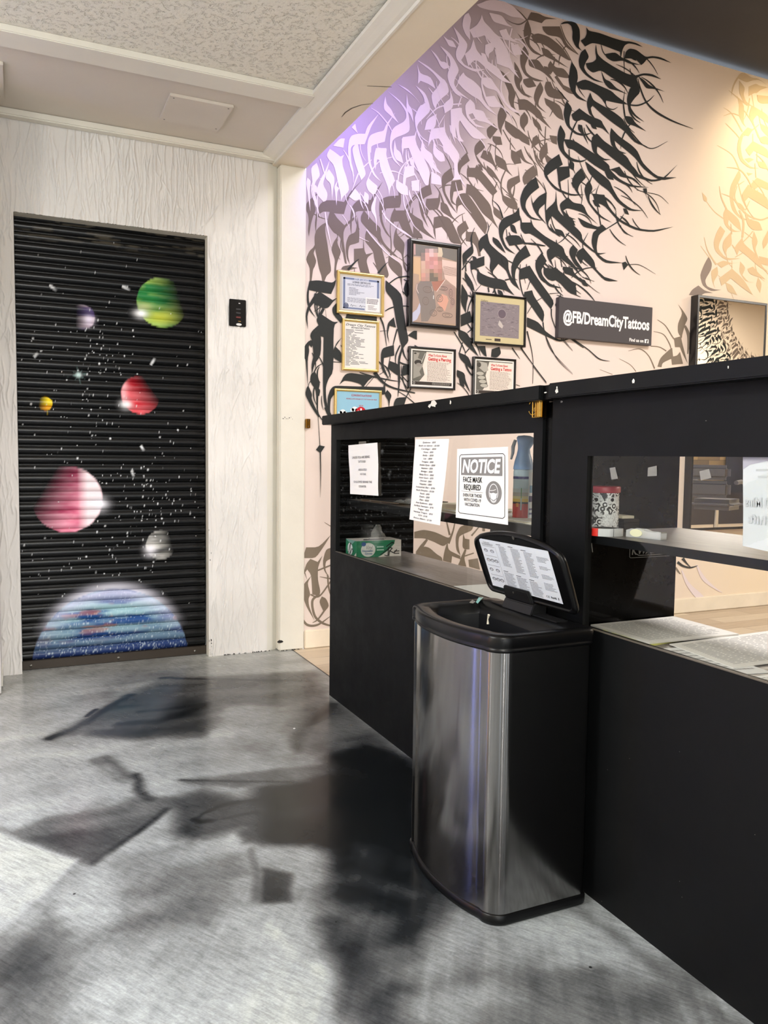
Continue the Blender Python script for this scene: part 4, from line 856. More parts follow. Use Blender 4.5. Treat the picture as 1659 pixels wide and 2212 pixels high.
LINES = """
1b 1260 1150 6 1245 1300 8 1260 1500 14 1255 1670 8
1w 560 1090 8 620 1180 8 660 1280 3
1w 800 1410 10 860 1440 9 940 1475 3
1w 905 1300 10 1000 1420 14 1200 1640 14 1400 1790 5
1w 1130 1030 10 1200 1150 18 1400 1320 14 1550 1410 8
1w 310 1050 14 340 1250 20 400 1540 6
1w 1040 830 14 1000 1000 50 1040 1140 16 1050 1320 3
1w 240 290 15 280 420 17 300 500 8
1w 980 300 6 860 410 16 780 520 18 700 740 6
1w 1280 260 8 1100 320 12 990 440 14 920 600 6
1w 1560 260 5 1450 360 12 1370 500 18 1350 700 10
1w 1440 760 12 1450 950 14 1560 1200 10 1620 1290 4
2w 1640 690 12 1500 700 14 1350 740 14 1220 870 4
2w 1440 820 6 1360 960 10
2w 1640 600 10 1600 720 14
2w 560 740 4 650 800 10 760 930 12 810 1020 6
3w 860 340 14 830 480 14 830 650 8 850 820 4
3w 830 860 5 750 930 14 730 1080 14 780 1200 6
3w 520 850 8 500 1000 18 540 1160 20 590 1280 6
3b 870 80 3 960 150 10 1040 240 14
3b 1040 240 12 960 290 14 880 280 8 800 240 3
4k 980 830 6 1010 950 14 1080 1110 16 1200 1230 22 1400 1340 16 1640 1430 2
4k 1175 1030 3 1100 1100 14 980 1150 16 860 1140 14
4k 740 1170 3 680 1200 10 610 1170 10 590 1100 6
4k 720 660 3 830 710 10 950 800 8
4k 815 500 6 815 600 8 820 760 4
4k 0 930 6 100 1050 8 150 1110 8
4k 540 420 6 560 500 8 590 550 8
4k 250 900 6 290 980 8 350 1060 2
4b 0 350 6 110 480 10 200 640 6
4b 60 190 8 130 370 12 270 540 6
4b 0 800 30 120 960 26 240 1020 8
6k 1060 50 14 1150 160 12 1240 250 8 1340 280 7 1480 210 2
6k 1280 720 5 1400 750 5 1490 830 2
6k 1255 720 4 1285 790 1
6k 800 640 3 770 740 8 790 900 8 820 1060 10
6k 240 620 3 270 720 8 265 850 10 270 950 8
6k 1080 1440 5 1200 1440 5 1360 1530 2
6k 0 1190 34 60 1222 14 250 1250 10
6k 690 1120 3 640 1220 8 640 1280 4
6k 500 1120 10 440 1190 8 380 1230 3
6k 500 290 8 510 400 8 560 530 4
6k 490 380 3 500 460 6
6k 590 360 3 640 500 6 700 600 6
6k 620 640 3 630 760 6 620 860 3
6k 490 590 3 495 700 6 495 780 6
6k 770 680 3 700 740 6
6k 320 960 6 360 1080 8 460 1170 8 540 1240 4
6k 20 1140 3 60 1220 8
6k 120 1180 3 190 1250 8 240 1330 8
6k 360 1390 3 370 1480 8
6k 410 1350 6 430 1460 8
6b 100 320 3 170 460 10 190 560 4
6b 270 60 8 260 240 12
6b 160 300 14 180 400 14 260 520 6
6b 0 300 50 60 400 20 140 440 4
5b 750 150 3 800 220 8 830 290 10
5b 545 290 3 600 380 8 640 480 8
5b 215 490 3 290 570 8 330 660 10
5b 410 490 3 380 570 8 375 660 10
5b 430 660 3 490 740 12 540 880 20
5b 240 790 3 150 880 14 130 990 20
5b 1280 490 12 1230 620 14 1240 760 16 1300 860 8
5b 1180 630 10 1140 760 14 1130 900 8 1190 1050 4
5b 1060 370 6 1110 180 8 1060 260 6
5b 1170 170 8 1160 300 8 1200 400 4
5b 920 640 3 915 700 8 1020 735 3
5b 1340 100 8 1340 240 10
5b 1240 690 8 1330 780 8 1430 850 3
5b 1250 0 10 1330 140 12 1400 240 6
5w 150 1000 3 90 800 8 0 640 8
5w 0 1180 14 80 1230 14 160 1290 10
5k 1120 840 3 1200 920 10 1250 1060 12
5k 905 1180 3 875 1280 8 880 1390 12
5k 1060 1100 3 1080 1170 8 1060 1240 8
5k 1120 1110 3 1080 1170 6
5k 1450 1030 6 1470 1150 6
5k 1290 1190 6 1300 1300 8
9k 260 70 3 215 200 10 225 300 14
9k 880 270 20 1000 270 14 1150 300 10
9k 835 530 6 825 700 12 850 850 12 880 940 8
9k 640 730 16 740 710 10 800 730 3
9k 1120 1260 14 1140 1380 10 1230 1620 8 1490 1900 2
9k 1225 1090 12 1230 1200 10 1290 1370 8
9k 170 420 6 150 520 10 150 620 14
9k 730 1580 14 780 1650 10 830 1720 3
9k 840 1580 16 1000 1800 8 1160 2010 6
9k 920 1370 14 990 1700 7 990 2030 5
9k 780 2040 5 830 2060 5
9k 1430 1440 16 1630 1580 8
9k 1340 1430 8 1490 1610 2
9k 100 600 14 230 430 8
9k 110 700 8 180 780 12 250 900 14
9k 270 870 8 340 790 6
9k 430 820 14 440 880 14
9k 520 830 12 490 890 12
9k 210 480 8 220 620 8 290 800 3
9k 960 740 8 920 850 6
9k 1040 990 8 1110 950 6
9k 980 1050 8 920 1150 6
9k 1200 900 8 1330 890 3
9k 1310 770 3 1360 880 6
9k 970 210 3 1060 310 10 1110 390 10
9k 840 140 3 880 260 10
9b 400 560 10 520 680 8 640 810 3
9k 0 1380 10 100 1540 12 150 1650 8
9k 110 1510 10 70 1640 12
9k 190 1590 14 140 1650 10
9k 230 950 18 190 1050 12 170 1130 10
9k 160 1260 12 240 1380 12
9k 240 1330 12 170 1390 10
9k 180 920 16 250 960 10
8k 310 1460 6 220 1520 14 160 1640 16
8k 100 1800 6 110 1750 8 140 1700 8
8k 440 1440 8 560 1450 8
8k 1240 340 16 1360 260 14 1540 235 14
8k 1180 730 10 1250 690 16 1360 660 14 1490 660 10
8k 1030 1590 50 1150 1730 30 1300 1810 22 1600 1880 14
8k 820 1590 8 980 1640 20 1200 1690 16 1400 1720 4
8k 1110 1540 3 1180 1500 6
8k 1100 1620 8 1200 1560 3
8k 1400 1620 14 1500 1730 10
8k 1390 1650 10 1500 1830 8
8k 1540 1820 14 1450 1980 8
8k 1370 1860 8 1480 1930 10 1600 2030 12
8k 1110 820 20 1160 950 16 1200 1220 6
8k 1110 1010 6 1230 1005 3
8k 1350 980 16 1310 1130 14 1290 1220 8
8k 1390 1210 16 1330 1350 16 1330 1480 6
8k 1250 1370 8 1240 1440 8
8k 660 150 30 740 60 20 810 0 8
8k 1080 200 24 1150 110 16 1220 40 4
8k 1020 1660 8 900 1800 6
8k 1270 1600 3 1180 1720 8 1150 1860 12
8k 1390 1650 12 1370 1780 10 1360 1930 6
8b 1390 250 10 1440 500 6
8h 345 700 3 360 900 8 370 1050 3
10k 155 0 4 170 200 4 180 370 6
10k 183 430 10 187 650 6 183 860 1
10k 110 0 8 210 130 8
10k 230 0 18 265 80 18
10k 250 0 14 285 80 14
10t 90 1790 12 170 1810 12 260 1700 12 285 1660 10
10t 180 1790 20 110 1850 20 130 1990 20 200 2060 20 285 2090 14
10t 220 1950 14 160 2030 12 110 2060 4
10t 0 2000 14 60 2080 20 160 2080 16 280 2000 4
10t 160 1560 12 285 1510 12
10t 180 1620 3 285 1640 12
10t 255 1600 12 265 1720 14 285 1800 8
10t 225 1100 2 290 1140 6
12t 200 340 24 130 430 40 60 520 30
12t 460 110 12 500 280 20
12t 570 110 10 540 240 18 480 390 34
12t 900 160 12 790 290 20
12t 950 170 30 950 230 30
12t 1500 250 20 1500 290 20
12t 700 560 14 820 520 14
11t 1280 430 4 1360 490 8 1430 600 10 1460 640 8
11t 1240 550 4 1340 580 8 1400 670 10 1420 730 8
11t 980 750 3 1100 730 8 1190 800 8 1250 930 12
11t 890 830 3 1000 890 5 1060 960 6
11t 690 940 3 820 990 5
11t 1210 700 8 1300 710 8 1370 750 10
11t 1560 490 20 1600 600 30 1590 780 10
11k 380 610 14 560 730 8 680 830 10 790 855 2
11k 130 590 6 250 830 6 410 990 2
11k 270 600 8 410 750 2
11k 0 900 6 140 1080 6
11k 480 0 8 640 130 4 690 160 2
11k 540 0 8 630 40 2
11k 730 0 14 870 35 2
7g 660 770 3 800 860 8 870 1000 12
7g 750 980 3 870 1000 10 950 1090 10 1000 1200 6
7g 740 560 3 830 650 8 870 700 8
7g 720 410 3 800 470 8 900 640 12
7g 720 490 3 800 465 8 880 490 8
7g 770 245 3 860 320 10 950 390 8
7g 970 320 8 950 440 8 910 530 4
7g 920 440 8 1000 560 10 1060 700 14
7g 1060 570 6 1000 620 10 900 690 4
7g 680 1160 3 700 1270 10 750 1380 12
7g 700 1230 4 800 1270 10 850 1330 8
7g 560 1310 5 630 1400 7 720 1470 8
7g 870 1390 14 910 1500 16 900 1650 18
7g 850 1160 8 830 1280 10 930 1420 14 1060 1480 12 1146 1460 12
7g 920 1110 4 860 1150 10
7g 970 1300 6 930 1390 10
7g 860 1130 6 900 1280 10 960 1400 8
7g 535 1650 3 570 1780 8 650 1910 14
7g 500 1730 3 590 1850 8
7g 800 1870 6 800 1950 6
7g 1146 2000 6 1060 1900 8
7g 900 1800 8 830 1840 6
7g 1020 940 6 1030 1080 8
7g 1040 820 6 1040 930 8
7g 1000 660 6 1000 740 8
7g 1000 1590 8 960 1640 8 900 1700 8
7g 920 1600 6 1000 1660 6
7g 990 280 6 1010 400 8
7g 1060 500 6 1080 600 6
7g 800 1720 8 830 1760 12
7g 790 1520 6 800 1620 8
"""
for l in DATA.strip().splitlines():
    h_, s_ = l.split(' ', 1); P(int(h_[:-1]), h_[-1], s_)
for l in LINES.strip().splitlines():
    h_, s_ = l.split(' ', 1); L(int(h_[:-1]), h_[-1], s_)
TILE[20] = (0, 0, 1.0); rf = random.Random(21); base_cen = [c for c in CEN if c[1] < 640 or (c[2] == 'k' and c[1] < 850)]
for k_, s_ in (('k', '1463 1214 5 1474 1222 4 1490 1226 3 1506 1222 1'), ('k', '1474 1206 6 1482 1216 3 1492 1226 1'), ('w', '1472 1232 2 1486 1262 7 1510 1288 12 1524 1296 3'), ('w', '1504 1220 2 1520 1250 7 1546 1272 3 1560 1280 1'), ('t', '1459 1226 4 1466 1236 3 1470 1240 1')):
    L(20, k_, s_)
for _ in range(270):                                         # loose hairline flourishes that follow the letters' slant
    cx_, cy_, k = rf.choice(base_cen)
    if k == 'g' and rf.random() < .6: continue
    th = np.interp(cx_, [660, 850, 1000, 1150, 1300, 1450, 1659], [82, 70, 58, 50, 42, 60, 60]); x, y = cx_ + rf.uniform(-22, 22), cy_ + rf.uniform(-22, 22)
    Lh = rf.uniform(26, 78); bend = rf.choice([-1, 1]) * rf.uniform(25, 75); wm = rf.uniform(0.9, 2.6) * (1.0 if k != 'g' else .7); s_ = ''; flip = rf.random() < .18; a = th - bend / 2 + (rf.choice([-60, 60]) if flip else 0)
    if x < 668 or y < 8: continue
    ok = True; N_ = 5
    for i in range(N_ + 1):
        if at(1, MW, x, y)[2] > 3.80 or x < 666: ok = False
        s_ += '%.1f %.1f %.2f ' % (x, y, 0.6 + wm * math.sin(math.pi * min(1, (i + .3) / N_))); x += Lh / N_ * math.cos(math.radians(a)); y += Lh / N_ * math.sin(math.radians(a)); a += bend / N_
    if ok: L(20, k, s_)
    if rf.random() < .16 and ok:
        d = rf.uniform(5, 9); t_ = math.radians(th); u = np.array([math.cos(t_), math.sin(t_)]); w_ = np.array([-u[1], u[0]]); p0 = np.array([cx_ + rf.uniform(-25, 25), cy_ + rf.uniform(-25, 25)])
        q = [p0 + u * d * 1.9, p0 + w_ * d * .75 + u * d * .5, p0 - u * d * 1.3, p0 - w_ * d * .75 - u * d * .3]; P(20, k, ' '.join('%.1f %.1f' % tuple(v) for v in q))
MU.build('painted_calligraphy', M_MURAL, mural)
# two brush flicks that run on over the beam's underside
m = MB()
def flick(pts, w):
    q = [Vector(at(2, 2.663, *p)) for p in pts]
    for i in range(len(q) - 1):
        d = (q[i + 1] - q[i]).normalized(); n = Vector((-d.y, d.x, 0)); a, b = w[i] / 2, w[i + 1] / 2
        m.face([q[i] + n * a, q[i] - n * a, q[i + 1] - n * b, q[i + 1] + n * b], (90, 84, 74))
flick([(793, 186), (820, 187), (846, 188)], [.003, .004, .004])
flick([(738, 253), (746, 243), (760, 234), (780, 227), (806, 224)], [.002, .006, .006, .005, .003])
m.build('brush_flick', M_MURAL, beam)
# ------------------------------------------------------------------ roller shutter
PIT = 0.0475; ZT, ZB = 2.262, 0.045
nx = 310; XS = np.linspace(0.014, 0.936, nx)
prof = [(0.0, 0.000), (0.06, 0.005), (0.2, 0.0105), (0.4, 0.0135), (0.6, 0.0125), (0.78, 0.009), (0.84, 0.003), (0.88, 0.0045), (0.94, 0.0045), (0.99, 0.0)]
zs, ys = [], []
z = ZB
while z < ZT:
    for a, d in prof: zs.append(z + a * PIT); ys.append(4.376 - d)
    z += PIT
zs, ys = np.array(zs), np.array(ys)
A, B = np.meshgrid(XS, zs, indexing='ij'); Yg = np.broadcast_to(ys, A.shape)
wxp = A + 0.004 * (fbm(A * 40, B * 40, 51) - 0.5)
C_ = np.zeros(A.shape + (3,)) + nlin([11, 12, 13])
def over(col, a):
    global C_
    a = np.clip(a, 0, 1)[..., None]; C_ = C_ * (1 - a) + (nlin(col) if np.ndim(col) == 1 else col) * a
def disc(cx, cz, r, soft, ex=1.0): return np.clip((r - np.hypot((wxp - cx) / ex, B - cz)) / soft + 0.5, 0, 1)
def fade(cx, cz, ang, r, w=0.7):
    w = w - 0.22   # 1 on the crisp side, 0 on the side that was left unsprayed
    d = (A - cx) * math.cos(ang) + (B - cz) * math.sin(ang)
    return np.clip((d / r + w + .15) / 1.15, 0, 1) ** 1.2
def glow(cx, cz, r, col=(250, 250, 252), s=1.0, ex=1.0): over(list(col), s * np.exp(-(((A - cx) / ex) ** 2 + (B - cz) ** 2) / (r * r)))
def bands(c1, c2, f, seed, k=0.5):
    n = fbm(A * 6, B * f, seed, 4)[..., None]; n = np.clip((n - 0.5) * 3.5 + k, 0, 1); return nlin(c1) * (1 - n) + nlin(c2) * n
cx, cz, r = 0.715, 1.890, 0.128                                     # green planet
over(bands((40, 122, 62), (150, 182, 92), 30, 61), disc(cx, cz, r, 0.004) * fade(cx, cz, math.radians(195), r, 0.85))
over([196, 196, 60], 0.75 * disc(cx, cz, r, 0.01) * np.exp(-(((A - 0.70) / 0.07) ** 2 + ((B - 1.815) / 0.028) ** 2)))
over([215, 215, 150], 0.6 * disc(cx, cz, r, 0.01) * np.exp(-(((A - 0.62) / 0.05) ** 2 + ((B - 1.86) / 0.02) ** 2)))
glow(0.607, 1.825, 0.020, ex=1.5)
cx, cz, r = 0.318, 1.785, 0.062                                     # violet planet
over(bands((78, 62, 110), (196, 178, 190), 50, 62), disc(cx, cz, r, 0.005) * fade(cx, cz, math.radians(0), r, 0.55))
glow(0.352, 1.772, 0.022, (225, 215, 235), 0.95)
cx, cz, r = 0.602, 1.405, 0.098                                     # red planet
over(bands((196, 26, 44), (214, 96, 104), 34, 63), disc(cx, cz, r, 0.004) * np.maximum(fade(cx, cz, math.radians(215), r, 0.75), 0))
glow(0.528, 1.352, 0.020, ex=1.3); over([240, 200, 205], 0.6 * disc(cx, cz, r, 0.01) * np.exp(-((A - 0.515) / 0.02) ** 2))
cx, cz, r = 0.140, 1.343, 0.034                                     # yellow planet with a drip
over(bands((214, 120, 20), (240, 214, 40), 60, 64), disc(cx, cz, r, 0.003) * fade(cx, cz, math.radians(-10), r, 0.9)); over([150, 130, 30], np.clip(1 - np.abs(A - 0.150) / 0.004, 0, 1) * (B < 1.315) * (B > 1.288))
cx, cz, r = 0.238, 0.862, 0.168                                     # pink planet
over(bands((190, 62, 104), (232, 150, 172), 20, 65, 0.45), disc(cx, cz, r, 0.004) * fade(cx, cz, math.radians(-30), r, 0.82))
over([238, 226, 230], disc(cx, cz, r, 0.01) * np.clip((A - 0.285) / 0.05, 0, 1) * 0.92)
glow(0.392, 0.835, 0.030, (238, 236, 244), 1.0, 1.2)
cx, cz, r = 0.700, 0.612, 0.078                                     # grey moon
over(bands((92, 92, 92), (196, 194, 188), 36, 66, 0.7), disc(cx, cz, r, 0.004) * fade(cx, cz, math.radians(195), r, 0.8))
glow(0.645, 0.585, 0.028, (235, 232, 240), 0.95)
cx, cz, r = 0.448, -0.005, 0.392                                    # blue planet rising at the foot
d = np.hypot(wxp - cx, B - cz); over([228, 226, 240], np.exp(-np.clip((d - r) / 0.028, 0, 9) ** 2) * np.clip((B - 0.16) / 0.25, 0, 1) * 0.8 * (d >= r - 0.01))
base = bands((34, 78, 138), (150, 186, 196), 34, 67, 0.55); dn = np.clip((B - 0.06) / 0.2, 0, 1)[..., None]; base = base * dn + nlin([26, 46, 96]) * (1 - dn)
over(base, disc(cx, cz, r, 0.004))
sp_ = fbm(A * 170, B * 230, 70, 2); over([206, 222, 228], disc(cx, cz, r, 0.01) * np.clip((sp_ - 0.70) * 7, 0, 0.5))
over([164, 92, 48], disc(cx, cz, r, 0.01) * np.clip((fbm(A * 9, B * 40, 71, 3) - 0.60) * 8, 0, 0.8) * np.exp(-((B - 0.23) / 0.07) ** 2))
over([206, 208, 232], disc(cx, cz, r, 0.02) * np.clip((d - r + 0.09) / 0.08, 0, 1) * 0.75 * np.clip((B - 0.12) / 0.2, 0, 1))
for sx, sz, r in ((0.299, 1.492, 0.011),): glow(sx, sz, r, (235, 250, 250))
for k, ln in enumerate((0.05, 0.035, 0.05, 0.035, 0.06, 0.035, 0.05, 0.04)):
    a = math.pi * k / 4 + 0.2; u = (A - 0.299) * math.cos(a) + (B - 1.492) * math.sin(a); w = -(A - 0.299) * math.sin(a) + (B - 1.492) * math.cos(a)
    over([150, 186, 180], 0.7 * np.clip(1 - np.abs(w) / 0.0035, 0, 1) * (u > 0) * np.clip(1 - u / ln, 0, 1))
for px, py, a, ln in ((110, 618, -40, .03), (268, 620, -20, .03), (75, 770, 50, .022), (328, 785, 60, .030), (285, 1018, -70, .028), (306, 965, -60, .022)):
    q = at(1, 4.365, px, py); a = math.radians(a); u = (A - q[0]) * math.cos(a) + (B - q[2]) * math.sin(a); w = -(A - q[0]) * math.sin(a) + (B - q[2]) * math.cos(a)
    over([222, 224, 226], np.clip(1.3 - np.abs(w) / 0.007, 0, 1) * (u > -ln * .3) * np.clip(1.2 - u / ln, 0, 1))
# splattered stars
cl = [(0.42, 1.62, .10, 60), (0.35, 1.36, .16, 60), (0.62, 0.80, .14, 130), (0.2, 0.48, .2, 70), (0.55, 0.5, .10, 30), (0.45, 1.2, .3, 60), (0.5, 1.0, .45, 120), (0.75, 0.95, .1, 30), (0.5, 1.7, .4, 70)]
for gx, gz, gr, n in cl:
    for k in range(n):
        x, z = rng.normal(gx, gr), rng.normal(gz, gr); rr = rng.choice([.0016, .002, .003, .0042], p=[.5, .3, .15, .05])
        i = int((x - XS[0]) / (XS[1] - XS[0])); j = np.searchsorted(zs, z)
        if 1 < i < nx - 2 and 4 < j < len(zs) - 5:
            s0 = (slice(i - 2, i + 3), slice(j - 4, j + 5)); w = np.clip(1.5 - np.hypot(A[s0] - x, B[s0] - z) / rr, 0, 1)[..., None]
            C_[s0] = C_[s0] * (1 - w) + nlin([220, 222, 224]) * w
over([12, 12, 12], np.clip((B - 2.17) / 0.03, 0, 1))
over([120, 112, 96], 0.3 * np.clip((fbm(A * 7, B * 90, 77, 3) - 0.60) * 14, 0, 1) * np.clip((B - 2.13) / 0.03, 0, 1))
M_SHUT = mat('sprayed_steel_slats', rough=0.27, spec=0.32, attr=True)
sh = thing('roller_shutter', (0.475, 4.37, 0), 'black slatted roller shutter spray-painted with coloured planets and stars, filling the doorway', 'roller shutter')
me = grid_mesh('curtain', np.stack([A, Yg, B], -1), C_, M_SHUT, ORG[sh]); link('curtain', me, sh)
M_BARB = mat('rusty_bottom_bar', lin((62, 54, 46)), 0.45, 0.3)
bb = box('bottom_bar', (0.013, 4.352, 0.002), (0.937, 4.378, 0.046), M_BARB, sh, 0.002)
for x, z in ((0.052, 0.022), (0.475, 0.022), (0.875, 0.022)):
    m = MB(); m.lathe([(0.0001, 0), (0.0065, 0.0005), (0.0075, 0.003), (0.0075, 0.004), (0.0001, 0.004)], (0, 0, 0), 14)
    m.v = [(x + a, 4.352 - (0.004 - c), z + b) for a, b, c in m.v]; m.build('bolt', M_STEELBOLT, bb)
m = MB(); m.box((-0.001, 4.352, 0.0), (0.013, 4.385, 2.24)); m.box((0.937, 4.352, 0.0), (0.9385, 4.385, 2.24)); m.build('guide_rail', M_FRAMEB, sh)

# ------------------------------------------------------------------ quads carrying print
class Quad:
    """maps unit-square coordinates (x right, y down) onto four corners TL TR BR BL"""
    def __init__(s, tl, tr, br, bl, n=None):
        s.c = [Vector(tl), Vector(tr), Vector(br), Vector(bl)]
        s.n = Vector(n).normalized() if n else ((s.c[1] - s.c[0]).cross(s.c[3] - s.c[0])).normalized()
    def p(s, x, y, off=0.0):
        a = s.c[0].lerp(s.c[1], x); b = s.c[3].lerp(s.c[2], x); return a.lerp(b, y) + s.n * off
    def sub(s, x0, y0, x1, y1, off=0.0): return Quad(s.p(x0, y0, off), s.p(x1, y0, off), s.p(x1, y1, off), s.p(x0, y1, off), s.n)
    def rect(s, m, x0, y0, x1, y1, col, off=0.0): m.face([s.p(x0, y1, off), s.p(x1, y1, off), s.p(x1, y0, off), s.p(x0, y0, off)], col)
    def poly(s, m, pts, col, off=0.0): m.face([s.p(x, y, off) for x, y in pts], col)
    def line(s, m, pts, w, col, off=0.0, asp=1.0):
        for (x0, y0), (x1, y1) in zip(pts[:-1], pts[1:]):
            dx, dy = (x1 - x0) * asp, y1 - y0; l = math.hypot(dx, dy) + 1e-9; nx_, ny_ = -dy / l * w / 2 / asp, dx / l * w / 2
            s.poly(m, [(x0 + nx_, y0 + ny_), (x1 + nx_, y1 + ny_), (x1 - nx_, y1 - ny_), (x0 - nx_, y0 - ny_)], col, off)
    def ell(s, m, cx, cy, rx, ry, col, off=0.0, n=28, a0=0, a1=360):
        s.poly(m, [(cx + rx * math.cos(math.radians(a0 + (a1 - a0) * k / n)), cy + ry * math.sin(math.radians(a0 + (a1 - a0) * k / n))) for k in range(n + (0 if a1 - a0 == 360 else 1))], col, off)
    def ring(s, m, cx, cy, rx, ry, w, col, off=0.0, n=28, a0=0, a1=360, asp=1.0):
        s.line(m, [(cx + rx * math.cos(math.radians(a0 + (a1 - a0) * k / n)), cy + ry * math.sin(math.radians(a0 + (a1 - a0) * k / n))) for k in range(n + 1)], w, col, off, asp)
_tc = {}
def glyphs(txt, bold=0.0, shear=0.0):
    k = (txt, bold, shear)
    if k not in _tc:
        c = bpy.data.curves.new('t', 'FONT'); c.body = txt; c.offset = bold; c.shear = shear; c.resolution_u = 3
        o = bpy.data.objects.new('t', c); me = bpy.data.meshes.new_from_object(o)
        V = [tuple(v.co[:2]) for v in me.vertices]; F = [list(p.vertices) for p in me.polygons]
        bpy.data.objects.remove(o); bpy.data.meshes.remove(me); bpy.data.curves.remove(c)
        xs = [v[0] for v in V]; ys = [v[1] for v in V]
        _tc[k] = (V, F, min(xs), max(xs), min(ys), max(ys))
    return _tc[k]
def text(q, m, txt, x0, y0, x1, y1, col, off=0.0, bold=0.0, shear=0.0, full=False):
    """fits the words into the box; y0..y1 spans the capitals (or the whole ink when full)"""
    V, F, a, b, c, d = glyphs(txt, bold, shear)
    lo, hi = (c, d) if full else (0.0, max(0.69, 0.0))
    mp = [q.p(x0 + (x - a) / (b - a) * (x1 - x0), y1 - (y - lo) / (hi - lo) * (y1 - y0), off) for x, y in V]
    i0 = len(m.v); m.v.extend([tuple(p) for p in mp])
    for f in F: m.f.append([i0 + k for k in f]); m.c.append(col); m.sm.append(False)
def fine(q, m, x0, y0, x1, y1, n, col, off, seed=0, fill=0.5, ragged=0.3):
    r = random.Random(seed)
    for k in range(n):
        ya = y0 + (y1 - y0) * (k + 0.2) / n; yb = ya + (y1 - y0) / n * fill; x = x0; xe = x1 - (x1 - x0) * ragged * r.random()
        while x < xe:
            w = (x1 - x0) * r.uniform(0.04, 0.13); q.rect(m, x, ya, min(x + w, xe), yb, col, off); x += w + (x1 - x0) * 0.018
BLK = (34, 34, 36); GRY = (120, 120, 122)

def framed(name, label, cat, tl, tr, br, bl, fw, depth, fmat, group=None, inner_cut=0.0, fwb=None):
    """picture frame hanging on the studio wall: corners are photograph pixels of its front face"""
    yf = MW - depth
    c = [Vector(at(1, yf, *p)) for p in (tl, tr, br, bl)]
    x0 = (c[0].x + c[3].x) / 2; x1 = (c[1].x + c[2].x) / 2; z1 = (c[0].z + c[1].z) / 2; z0 = (c[2].z + c[3].z) / 2
    t = thing(name, ((x0 + x1) / 2, MW, z0), label, cat, group)
    m = MB()
    O = [(x0, z0), (x1, z0), (x1, z1), (x0, z1)]
    rings = []
    for ins, y in ((0, MW - 0.0005), (0, yf + 0.003), (0.003, yf), (fw * 0.45, yf - 0.001), (fw * 0.55, yf + 0.003), (fw * 0.85, yf + 0.004), (fw, yf + 0.009), (fw, MW - 0.006)):
        rings.append([(x0 + ins, y, z0 + ins), (x1 - ins, y, z0 + ins), (x1 - ins, y, z1 - ins), (x0 + ins, y, z1 - ins)])
    m.grid(rings, closed_v=True, smooth=False)
    m.build('frame', fmat, t)
    yi = yf + 0.010
    q = Quad((x0 + fw, yi, z1 - fw), (x1 - fw, yi, z1 - fw), (x1 - fw, yi, z0 + fw), (x0 + fw, yi, z0 + fw), (0, -1, 0))
    m = MB(); m.face([(x0 + fw, yi - 0.004, z0 + fw), (x1 - fw, yi - 0.004, z0 + fw), (x1 - fw, yi - 0.004, z1 - fw), (x0 + fw, yi - 0.004, z1 - fw)])
    m.build('glass', M_GLASS, t)
    return t, q
E = 0.0003
# gold framed licence certificate
t, q = framed('framed_certificate', 'gold-framed blue-bordered license certificate with a small white card in its corner', 'picture frame', (730, 583), (832, 594), (829, 683), (728, 677), 0.018, 0.020, M_GOLD, )
m = MB(); q.rect(m, 0, 0, 1, 1, (196, 190, 180)); q.rect(m, .06, .06, .97, .96, (206, 210, 220), E)
for a, b, c, d in ((.08, .08, .95, .13), (.08, .90, .60, .94), (.08, .08, .125, .94), (.905, .08, .95, .60)): q.rect(m, a, b, c, d, (112, 124, 156), 2 * E)
q.rect(m, .14, .16, .89, .88, (212, 214, 222), 2 * E)
text(q, m, 'CITY OF CHICAGO', .34, .085, .70, .125, (232, 234, 240), 3 * E, 0.02)
text(q, m, 'LICENSE CERTIFICATE', .30, .165, .74, .215, (50, 54, 70), 3 * E, 0.02)
fine(q, m, .18, .24, .84, .30, 2, (120, 124, 140), 3 * E, 1); fine(q, m, .22, .34, .60, .56, 6, (110, 112, 126), 3 * E, 2, .4, .6); fine(q, m, .18, .62, .86, .76, 5, (130, 132, 146), 3 * E, 3, .4, .1)
q.ring(m, .15, .86, .05, .07, .02, (60, 70, 100), 4 * E, 18); q.ell(m, .15, .86, .035, .05, (96, 104, 130), 4 * E)
for s0 in (.25, .47): q.line(m, [(s0, .86), (s0 + .03, .81), (s0 + .05, .87), (s0 + .08, .83), (s0 + .15, .85)], .008, (70, 74, 90), 4 * E)
q.rect(m, .62, .58, .97, .97, (236, 232, 230), 5 * E); fine(q, m, .65, .61, .94, .76, 4, (90, 84, 90), 6 * E, 4, .5, .1); fine(q, m, .68, .79, .9, .93, 4, (120, 110, 110), 6 * E, 5, .4, .4)
m.build('certificate', M_PRINT, t)
# gold framed list
t, q = framed('framed_list', 'gold-framed white typed staff list hanging right under the license certificate', 'picture frame', (744, 687), (822, 694), (817, 805), (737, 798), 0.016, 0.020, M_GOLD)
m = MB(); q.rect(m, 0, 0, 1, 1, (232, 228, 224))
text(q, m, 'Dream City Tattoos', .03, .035, .97, .085, (70, 68, 70), E, 0.012, 0.35); text(q, m, '#DreamCityTattoos', .2, .10, .78, .135, (50, 48, 50), E, 0.02)
r_ = random.Random(5)
for k in range(29):
    y = .165 + k * .0275; x = .03
    for w in range(r_.choice([1, 2, 2, 3])):
        l = r_.uniform(.10, .30); q.rect(m, x, y, min(x + l, .8), y + .011, (84, 82, 86), E); x += l + .04
        if x > .7: break
m.build('sheet', M_PRINT, t)
